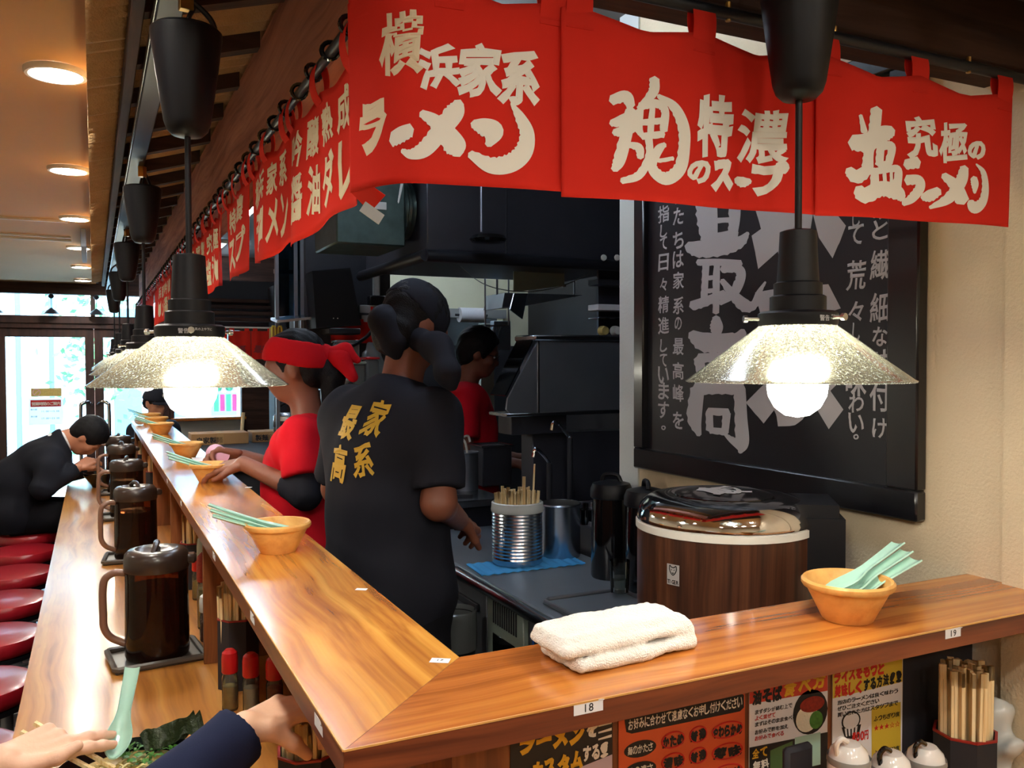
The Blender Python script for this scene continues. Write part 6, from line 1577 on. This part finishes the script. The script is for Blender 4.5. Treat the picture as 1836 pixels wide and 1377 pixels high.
b = mb(); b.lathe([(.0005, 0), (.026, 0), (.034, .07), (.031, .07), (.024, .006), (.0005, .005)], (0, 0, 0), 24); b.v = [(p[0]*1-.2*p[2], p[2]*.9-.02, p[1]+.02) for p in b.v]; b.build('cup_body', 'poster_pink', cp)

# ---------------------------------------------------------------- worker at the back
C0 = A3(1.625, 3.83, 0); f = unit((.92, -.38, 0)); l = A3(-f[1], f[0], 0)
hz = atY(850, 632, 3.84)[2]
hc = J(.05, 0, hz); hf = unit(f-Zu*.28); hs, fr = head_segs(hc, hf, Zu); s_, f_, u_ = fr; R_ = np.stack([s_, f_, u_], 1)
nz = hz-.16
torso = [(J(0, .06, 1.0), J(0, -.06, 1.0), .11, .11), (J(0, 0, 1.0), J(-.01, 0, nz-.16), .115, .115), (J(-.01, .09, nz-.09), J(-.01, -.09, nz-.09), .088, .088)]
shL, shR = J(-.015, .165, nz-.05), J(-.015, -.165, nz-.05); eL, eR = J(-.02, .21, nz-.32), J(-.02, -.21, nz-.32); wL, wR = J(.20, .14, nz-.36), J(.20, -.14, nz-.36)
hR, _ = hand_segs(wR, f, Zu, 1, [(.5, .6, .4)]*4); hL, _ = hand_segs(wL, f, Zu, -1, [(.5, .6, .4)]*4)
body = hs+[(hc-f_*.02-Zu*.03, J(-.01, 0, nz), .048, .056)]+torso+[(shL, eL, .046, .038), (eL, wL, .037, .026), (shR, eR, .046, .038), (eR, wR, .037, .026)]+hR+hL+[(J(0, .08*k_, .95), J(.0, .085*k_, .2), .085, .045) for k_ in (-1, 1)]+[(J(-.03, .09*k_, .165), J(.12, .095*k_, .155), .04, .032) for k_ in (-1, 1)]
bw = figure('person', 'person in a dark red T-shirt and glasses standing at the back of the kitchen', J(0, 0, .12), 'skin_dark', body, .018, .010)
add_eyes(bw, hc, fr)
tee = [(a, b_, ra+.02, rb+.02) for a, b_, ra, rb in torso]+[(J(-.01, .14, nz-.05), J(-.01, -.14, nz-.05), .06, .06), (J(0, 0, .9), J(0, 0, nz-.2), .14, .135)]
garment('t_shirt', 'shirt_red', bw, tee, .04, .010, [(J(0, 0, nz+.015), unit(Zu+f*.2)), (J(0, 0, .85), -Zu)], [((sh, e, .066, .066), sh+(e-sh)*.7, e-sh) for sh, e in ((shL, eL), (shR, eR))], .005)
garment('trousers', 'trousers', bw, [(J(0, .08*k_, .98), J(.0, .088*k_, .2), .11, .065) for k_ in (-1, 1)], .02, .014, [(J(0, 0, .16), -Zu)], (), .004)
hair_cap(bw, hc, fr, [('e', hc-f_*.05-u_*.01, (.074, .06, .075), R_)], [(hc+f_*.062+u_*.03, unit(f_-u_*.55)), (hc-u_*.055, -u_)], .016)
g = mb()
for k_ in (-1, 1): g.tube([hc+s_*(k_*.034+.020*math.cos(a))+f_*.098+u_*(-.004+.015*math.sin(a)) for a in np.linspace(0, 2*PI, 17)[:-1]], .0016, 5, True); g.tube([hc+s_*k_*.055+f_*.095, hc+s_*k_*.076+f_*.0], .0016, 5)
g.tube([hc+s_*-.014+f_*.099, hc+s_*.014+f_*.099], .0016, 5); g.build('glasses', 'black_metal', bw, world=True)

# ---------------------------------------------------------------- diner in a suit bowing over his bowl
YM = 5.93
def M_(px, py, y=YM): return atY(px, py, y)
ch_, nk, hd_ = M_(78, 828), M_(115, 790), M_(158, 783)
pel = A3(-.44, YM, .77)
hc = A3(hd_[0]-.005, YM, hd_[2]+.005); hf = unit((.42, 0, -.90)); hs, fr = head_segs(hc, hf, unit((.9, 0, .42))); s_, f_, u_ = fr; R_ = np.stack([s_, f_, u_], 1)
mid = (pel+ch_)/2+A3(-.05, 0, .03)
tr_ = [(pel+A3(0, .07, 0), pel+A3(0, -.07, 0), .125, .125), (pel, mid, .13, .135), (mid, ch_, .135, .125), (ch_+A3(.02, .09, .0), ch_+A3(.02, -.09, 0), .10, .10)]
shR, shL = ch_+A3(.04, -.18, -.01), ch_+A3(.04, .18, -.01)
wR = M_(140, 838, YM-.13); eR = M_(75, 878, YM-.24); eL = eR+A3(0, .48, 0); wL = A3(-.02, YM+.14, 1.0)
hR, _ = hand_segs(wR, A3(.75, .45, .40), A3(-.2, -.7, .6), 1, [(.4, .6, .4), (.5, .7, .4), (.7, .8, .5), (.8, .9, .5)], 0, ((.8, .3, -.4), (.95, .0, -.3))); hL, _ = hand_segs(wL, A3(.6, -.5, -.2), A3(0, .6, .7), -1, [(.4, .5, .4)]*4)
lg = [(pel+A3(.02, .09*k_, -.02), A3(-.10, YM+.11*k_, .74), .085, .065) for k_ in (-1, 1)]+[(A3(-.10, YM+.11*k_, .72), A3(-.14, YM+.10*k_, .12), .06, .042) for k_ in (-1, 1)]+[(A3(-.18, YM+.10*k_, .05), A3(-.02, YM+.10*k_, .045), .042, .034) for k_ in (-1, 1)]
body = hs+[(hc-u_*.03-f_*.03, nk+A3(-.02, 0, 0), .05, .06)]+tr_+[(shR, eR, .052, .044), (eR, wR, .042, .03), (shL, eL, .052, .044), (eL, wL, .042, .03)]+lg
mn = figure('person', 'person in a dark suit bowing low over a ramen bowl at the counter', (-.40, YM, 0), 'skin', body, .03, .010, [(hR, .008, .0055), (hL, .008, .006)])
garment('jacket', 'jacket_dark', mn, [(a, b_, ra+.025, rb+.022) for a, b_, ra, rb in tr_]+[(shR+A3(-.02, .03, .0), shL+A3(-.02, -.03, 0), .066, .066), (ch_, nk, .10, .078), (pel+A3(-.02, 0, -.06), mid, .15, .15)], .04, .010, [(nk+A3(.012, 0, .0), unit((.8, 0, .35))), (A3(0, 0, .668), -Zu)], [((sh, e, .074, .062), e, e-sh) for sh, e in ((shR, eR), (shL, eL))]+[((e, w, .062, .045), e+(w-e)*.93, w-e) for e, w in ((eR, wR), (eL, wL))], .005)
garment('shirt_collar', 'paper_white', mn, [(nk+A3(-.045, 0, -.015), nk+A3(.020, 0, .004), .070, .064)], .02, .006, [(nk+A3(.022, 0, .004), unit((.85, 0, .3)))], (), .001)
garment('trousers', 'trousers', mn, [(a, b_, ra+.02, rb+.02) for a, b_, ra, rb in lg[:4]], .03, .014, [], (), .003)
for k_ in (-1, 1): garment('shoe', 'black_plastic', mn, [(A3(-.19, YM+.10*k_, .052), A3(-.01, YM+.10*k_, .046), .05, .042)], .02, .010, [(A3(0, 0, .002), -Zu)], (), 0)
hair_cap(mn, hc, fr, [('e', hc-f_*.045+u_*.0, (.084, .062, .095), R_)], [(hc+f_*.060, unit(f_-u_*.42)), (hc-u_*.06, -u_)], .026, h=.009)
rb2 = thing('ramen_bowl', 'black ramen bowl in front of the bowing diner', 'bowl', (.03, YM-.02, CZ))
mb().lathe([(.0005, 0), (.05, 0), (.055, .012), (.10, .075), (.104, .088), (.100, .088), (.09, .07), (.0005, .06)], (0, 0, 0), 36).build('bowl_body', 'black_gloss', rb2)
mb().lathe([(.0005, .068), (.088, .068), (.090, .070), (.0005, .074)], (0, 0, 0), 28).build('soup', 'soup', rb2)

# ---------------------------------------------------------------- person in a black cap at the far window
C0 = A3(.43, 7.55, 0); f = unit((.55, -.83, 0)); l = A3(-f[1], f[0], 0)
hz = atY(272, 722, 7.55)[2]; hc = J(.03, 0, hz); hf = unit(f-Zu*.15); hs, fr = head_segs(hc, hf, Zu); s_, f_, u_ = fr; R_ = np.stack([s_, f_, u_], 1)
nz = hz-.17; zs = .62
torso = [(J(0, .07, zs+.06), J(0, -.07, zs+.06), .12, .12), (J(0, 0, zs+.08), J(0, 0, nz-.16), .12, .12), (J(0, .09, nz-.09), J(0, -.09, nz-.09), .09, .09)]
shL, shR = J(0, .17, nz-.05), J(0, -.17, nz-.05); eL, eR = J(.06, .22, nz-.30), J(.06, -.22, nz-.30); wL, wR = J(.28, .12, nz-.30), J(.28, -.12, nz-.30)
lg = [(J(.02, .09*k_, zs+.04), J(.36, .12*k_, zs+.02), .085, .062) for k_ in (-1, 1)]+[(J(.36, .12*k_, zs), J(.33, .12*k_, .16), .06, .045) for k_ in (-1, 1)]+[(J(.30, .12*k_, .165), J(.45, .12*k_, .16), .042, .036) for k_ in (-1, 1)]
hR, _ = hand_segs(wR, f, Zu, 1, [(.5, .6, .4)]*4); hL, _ = hand_segs(wL, f, Zu, -1, [(.5, .6, .4)]*4)
cm = figure('person', 'person in a black cap sitting beyond the end of the ledge', J(0, 0, .12), 'skin', hs+[(hc-Zu*.04, J(0, 0, nz), .05, .058)]+torso+[(shL, eL, .05, .04), (eL, wL, .04, .028), (shR, eR, .05, .04), (eR, wR, .04, .028)]+lg+hR+hL, .02, .011)
add_eyes(cm, hc, fr)
garment('jacket', 'jacket_dark', cm, [(a, b_, ra+.022, rb+.022) for a, b_, ra, rb in torso]+[(shL, shR, .062, .062)], .04, .012, [(J(0, 0, nz+.02), Zu)], [((sh, e, .066, .058), e, e-sh) for sh, e in ((shL, eL), (shR, eR))]+[((e, w, .058, .044), e+(w-e)*.9, w-e) for e, w in ((eL, wL), (eR, wR))], .004)
garment('trousers', 'trousers', cm, [(a, b_, ra+.018, rb+.018) for a, b_, ra, rb in lg[:4]], .03, .014, [], (), .003)
hair_cap(cm, hc, fr, [('e', hc-f_*.05-u_*.01, (.078, .05, .06), R_)], [(hc+f_*.05, unit(f_-u_*.3)), (hc-u_*.05, -u_)], .006, h=.009)
capf = [('e', hc+u_*.030-f_*.006, (.094, .112, .10), R_)]; lo, hi = bounds(capf, .03)
cpo = blob('cap', 'shirt_black', lambda p: cut(seg_union(p, capf, .02), p, hc+u_*.022, -u_), lo, hi, .008, cm)
def brim(u, v):
    a = (u-.5)*2.2; r = .10+.075*v*math.cos(a)**.5 if abs(a) < PI/2 else .10
    return hc+s_*math.sin(a)*.086*(1+.15*v)+f_*(math.cos(a)*.098+.07*v*math.cos(a*.8))+u_*(.026-.012*v-.012*(math.sin(a)**2))
mb().grid(brim, 16, 5, .004).build('cap_brim', 'shirt_black', cm, world=True)
e_ = hc+f_*.100+u_*.075
b = mb(); b.lathe([(.0005, -.003), (.02, -.001), (.02, .001), (.0005, .003)], (0, 0, 0), 18); b.v = [tuple(e_+s_*p[0]*1.1+f_*(p[2]*1.0+.004)+unit(u_-f_*.45)*p[1]) for p in b.v]; b.build('cap_emblem', 'letter_white', cm, world=True)
sb2 = thing('counter_stool', 'stool under the person in the black cap', 'stool', (.43, 7.55, .12))
mb().lathe([(.0005, .38), (.165, .38), (.18, .395), (.178, .42), (.15, .432), (.0005, .434)], (0, 0, 0), 32).build('seat', 'vinyl_red', sb2); mb().lathe([(.17, 0), (.17, .012), (.03, .04), (.03, .38)], (0, 0, 0), 24).build('pedestal', 'steel_dull', sb2)

# ---------------------------------------------------------------- diner in navy, only the arms reach into the picture
C0 = A3(-.45, 1.50, 0); f = A3(1, 0, 0); l = A3(0, 1, 0)
hc = J(.06, 0, 1.40); hs, fr = head_segs(hc, unit((1, 0, -.25)), Zu); s_, f_, u_ = fr; R_ = np.stack([s_, f_, u_], 1)
pel = J(.06, 0, .77)
torso = [(pel+l*.07, pel-l*.07, .115, .115), (pel, J(.0, 0, 1.0), .11, .11), (J(-.01, .08, 1.09), J(-.01, -.08, 1.09), .085, .085)]
shR, shL = J(-.01, -.17, 1.13), J(-.01, .16, 1.14)
eR = A3(.0, 1.215, 1.035); wR = A3(.195, 1.305, 1.128)
wL = A3(-.138, 1.566, 1.037); eL = A3(-.33, 1.70, 1.0)
hR, tR = hand_segs(wR, A3(.80, .42, -.12), A3(-.05, -.1, 1), -1, [(1.05, .55, .3), (.95, .55, .3), (.85, .6, .35), (.8, .6, .4)], .3, ((.75, .30, -.70), (.75, .15, -.75)))
hR, tR = hand_segs(wR, A3(.80, .40, .06), A3(-.05, -.1, 1), 1, [(.85, .50, .30), (.80, .55, .3), (.75, .6, .35), (.7, .6, .4)], .3, ((.70, .35, -.70), (.65, .15, -.80)))
hL, tL = hand_segs(wL, A3(.80, .36, .06), A3(.05, -.45, .9), 1, [(.10, .12, .08), (.16, .14, .08), (1.0, 1.1, .5), (1.1, 1.15, .5)], .2, ((.85, .38, .30), (.97, -.12, .12)))
lg = [(pel+A3(.02, .09*k_, -.02), J(.36, .10*k_, .74), .08, .06) for k_ in (-1, 1)]+[(J(.36, .10*k_, .72), J(.30, .10*k_, .12), .056, .04) for k_ in (-1, 1)]+[(J(.26, .10*k_, .05), J(.41, .10*k_, .045), .04, .033) for k_ in (-1, 1)]
nb = figure('person', 'person in a navy sweater reaching for chopsticks under the ledge', J(.06, 0, 0), 'skin_light', hs+[(hc-Zu*.05, J(-.01, 0, 1.2), .047, .055)]+torso+[(shR, eR, .046, .04), (eR, eR*.4+wR*.6, .038, .03), (shL, eL, .046, .038), (eL, eL*.4+wL*.6, .037, .029)]+lg, .03, .010, [(hR+[(eR*.5+wR*.5, wR, .031, .026)], .010, .0030), (hL+[(eL*.5+wL*.5, wL, .031, .026)], .008, .0026)])
add_eyes(nb, hc, fr)
garment('sweater', 'navy', nb, [(a, b_, ra+.025, rb+.022) for a, b_, ra, rb in torso]+[(shR, shL, .062, .062), (pel-Zu*.04, J(.0, 0, 1.0), .13, .13)], .04, .0065, [(J(-.01, 0, 1.245), unit(Zu+f*.2)), (A3(0, 0, .668), -Zu)],
        [((shR, eR, .068, .058), eR, eR-shR), ((eR, wR, .055, .0445), eR+(wR-eR)*.965, wR-eR), ((shL, eL, .066, .056), eL, eL-shL), ((eL, wL, .052, .042), eL+(wL-eL)*.25, wL-eL)], .003)
garment('trousers', 'trousers', nb, [(a, b_, ra+.018, rb+.018) for a, b_, ra, rb in lg[:4]], .03, .014, [], (), .003)
for k_ in (-1, 1): garment('shoe', 'black_plastic', nb, [(J(.25, .10*k_, .052), J(.42, .10*k_, .046), .048, .04)], .02, .010, [(A3(0, 0, .002), -Zu)], (), 0)
hair_cap(nb, hc, fr, [('e', hc-f_*.05-u_*.03, (.078, .06, .09), R_)], [(hc+f_*.06+u_*.02, unit(f_-u_*.5))], .018, h=.009)
for tips in (tR, tL):
    for p, d, nn in tips:
        d = unit(d); nn = unit(nn-d*np.dot(nn, d)); sd = np.cross(d, nn)
        mb().grid(lambda u, v: p+sd*(u-.5)*.010+d*((v-.55)*.012)+nn*(.0072-.012*(u-.5)**2-.002*(v-.5)**2), 5, 5, .0006).build('nail', 'nail', nb, world=True)
# her ramen: black bowl, noodles, greens, nori, spoon, chopsticks
rc = A3(.045, 1.585, CZ)
rm = thing('ramen_bowl', 'black bowl of ramen with greens and nori before the navy sweater', 'bowl', tuple(rc))
mb().lathe([(.0005, 0), (.052, 0), (.056, .012), (.108, .072), (.116, .086), (.112, .087), (.098, .066), (.0005, .05)], (0, 0, 0), 48).build('bowl_body', 'black_gloss', rm)
mb().lathe([(.0005, .066), (.098, .066), (.099, .068), (.0005, .072)], (0, 0, 0), 40).build('soup', 'soup', rm)
b = mb()
for i in range(60):
    a = random.uniform(0, 6.3); q = .06*math.sqrt(random.random())+.005; x, y = q*math.cos(a)-.025, q*math.sin(a)-.02; th = random.uniform(0, 6.3)
    b.tube(cr([(x-.02*math.cos(th), y-.02*math.sin(th), .071), (x, y, .078+random.uniform(0, .006)), (x+.02*math.cos(th+.5), y+.02*math.sin(th+.5), .071)], 4), .0022, 5)
b.build('noodles', 'noodle', rm, kind='stuff')
b = mb()
for i in range(190):
    a = random.uniform(-.6, 1.9); q = .085*math.sqrt(random.random()); x, y = q*math.cos(a)+.005, q*math.sin(a)+.012; th = random.uniform(0, 6.3); r = random.uniform(.003, .006)
    c = np.array([x, y, .074+random.uniform(0, .012)]); u = np.array([math.cos(th), math.sin(th), random.uniform(-.6, .6)])*r; v = np.array([-math.sin(th), math.cos(th), random.uniform(-.6, .6)])*r
    b.quad(c-u, c+v, c+u, c-v)
b.build('chopped_greens', 'greens', rm, kind='stuff', smooth=False)
n0, n1, n2_, n3 = atY(250, 1318, 1.665), atY(347, 1276, 1.655), atY(358, 1312, 1.64), atY(262, 1350, 1.645)
def nori(u, v):
    p = (n0*(1-u)+n1*u)*(1-v)+(n3*(1-u)+n2_*u)*v
    return p+A3(0, .006*math.sin(u*7+v*3)+.004*math.sin(u*19), .003*math.sin(u*13+v*5))
for dy in (0, .012):
    o = mb(); o.grid(lambda u, v: nori(u, v)+A3(.012*(dy > 0), dy, -.006*(dy > 0)), 24, 12, .0009); o.build('nori_sheet', 'nori', rm, world=True)
h0, h1 = atY(205, 1352, 1.60), atY(232, 1245, 1.69)
o = spoon_mesh(.16, .028).build('soup_spoon', 'celadon', keep=True)
xd = unit(h1-h0); zd = unit(A3(-.15, -.75, .45)-xd*np.dot(A3(-.15, -.75, .45), xd)); yd = np.cross(zd, xd)
m_ = Matrix.Identity(3)
for i in range(3): m_[i][0], m_[i][1], m_[i][2] = xd[i], yd[i], zd[i]
o.rotation_euler = m_.to_euler(); o.location = tuple(h0-xd*.01)
tag(o, 'pale celadon soup spoon standing in the ramen bowl with nori', 'spoon', 'celadon soup spoons')
for (ax_, ay_, bx2, by2, ya, yb_) in ((62, 1296, 178, 1362, 1.655, 1.60), (38, 1312, 160, 1377, 1.635, 1.58)):
    a, c = atY(ax_, ay_, ya), atY(bx2, by2, yb_); d = unit(c-a); a = a
    sd = unit(np.cross(d, Zu)); up_ = np.cross(sd, d)
    b = mb(); L = np.linalg.norm(c-a)+.03; b.obox(a+d*L/2, d*L/2, sd*.0036, up_*.0028)
    b.build('chopstick', 'stick_wood', label='single wooden chopstick held in the hand over the ramen bowl', cat='chopstick', group='chopsticks held over the ramen bowl')
S.cycles.use_denoising = True
S.cycles.max_bounces = 10; S.cycles.diffuse_bounces = 4; S.cycles.glossy_bounces = 4; S.cycles.transmission_bounces = 6; S.cycles.transparent_max_bounces = 14
S.cycles.caustics_reflective = False; S.cycles.caustics_refractive = False; S.cycles.sample_clamp_indirect = 8
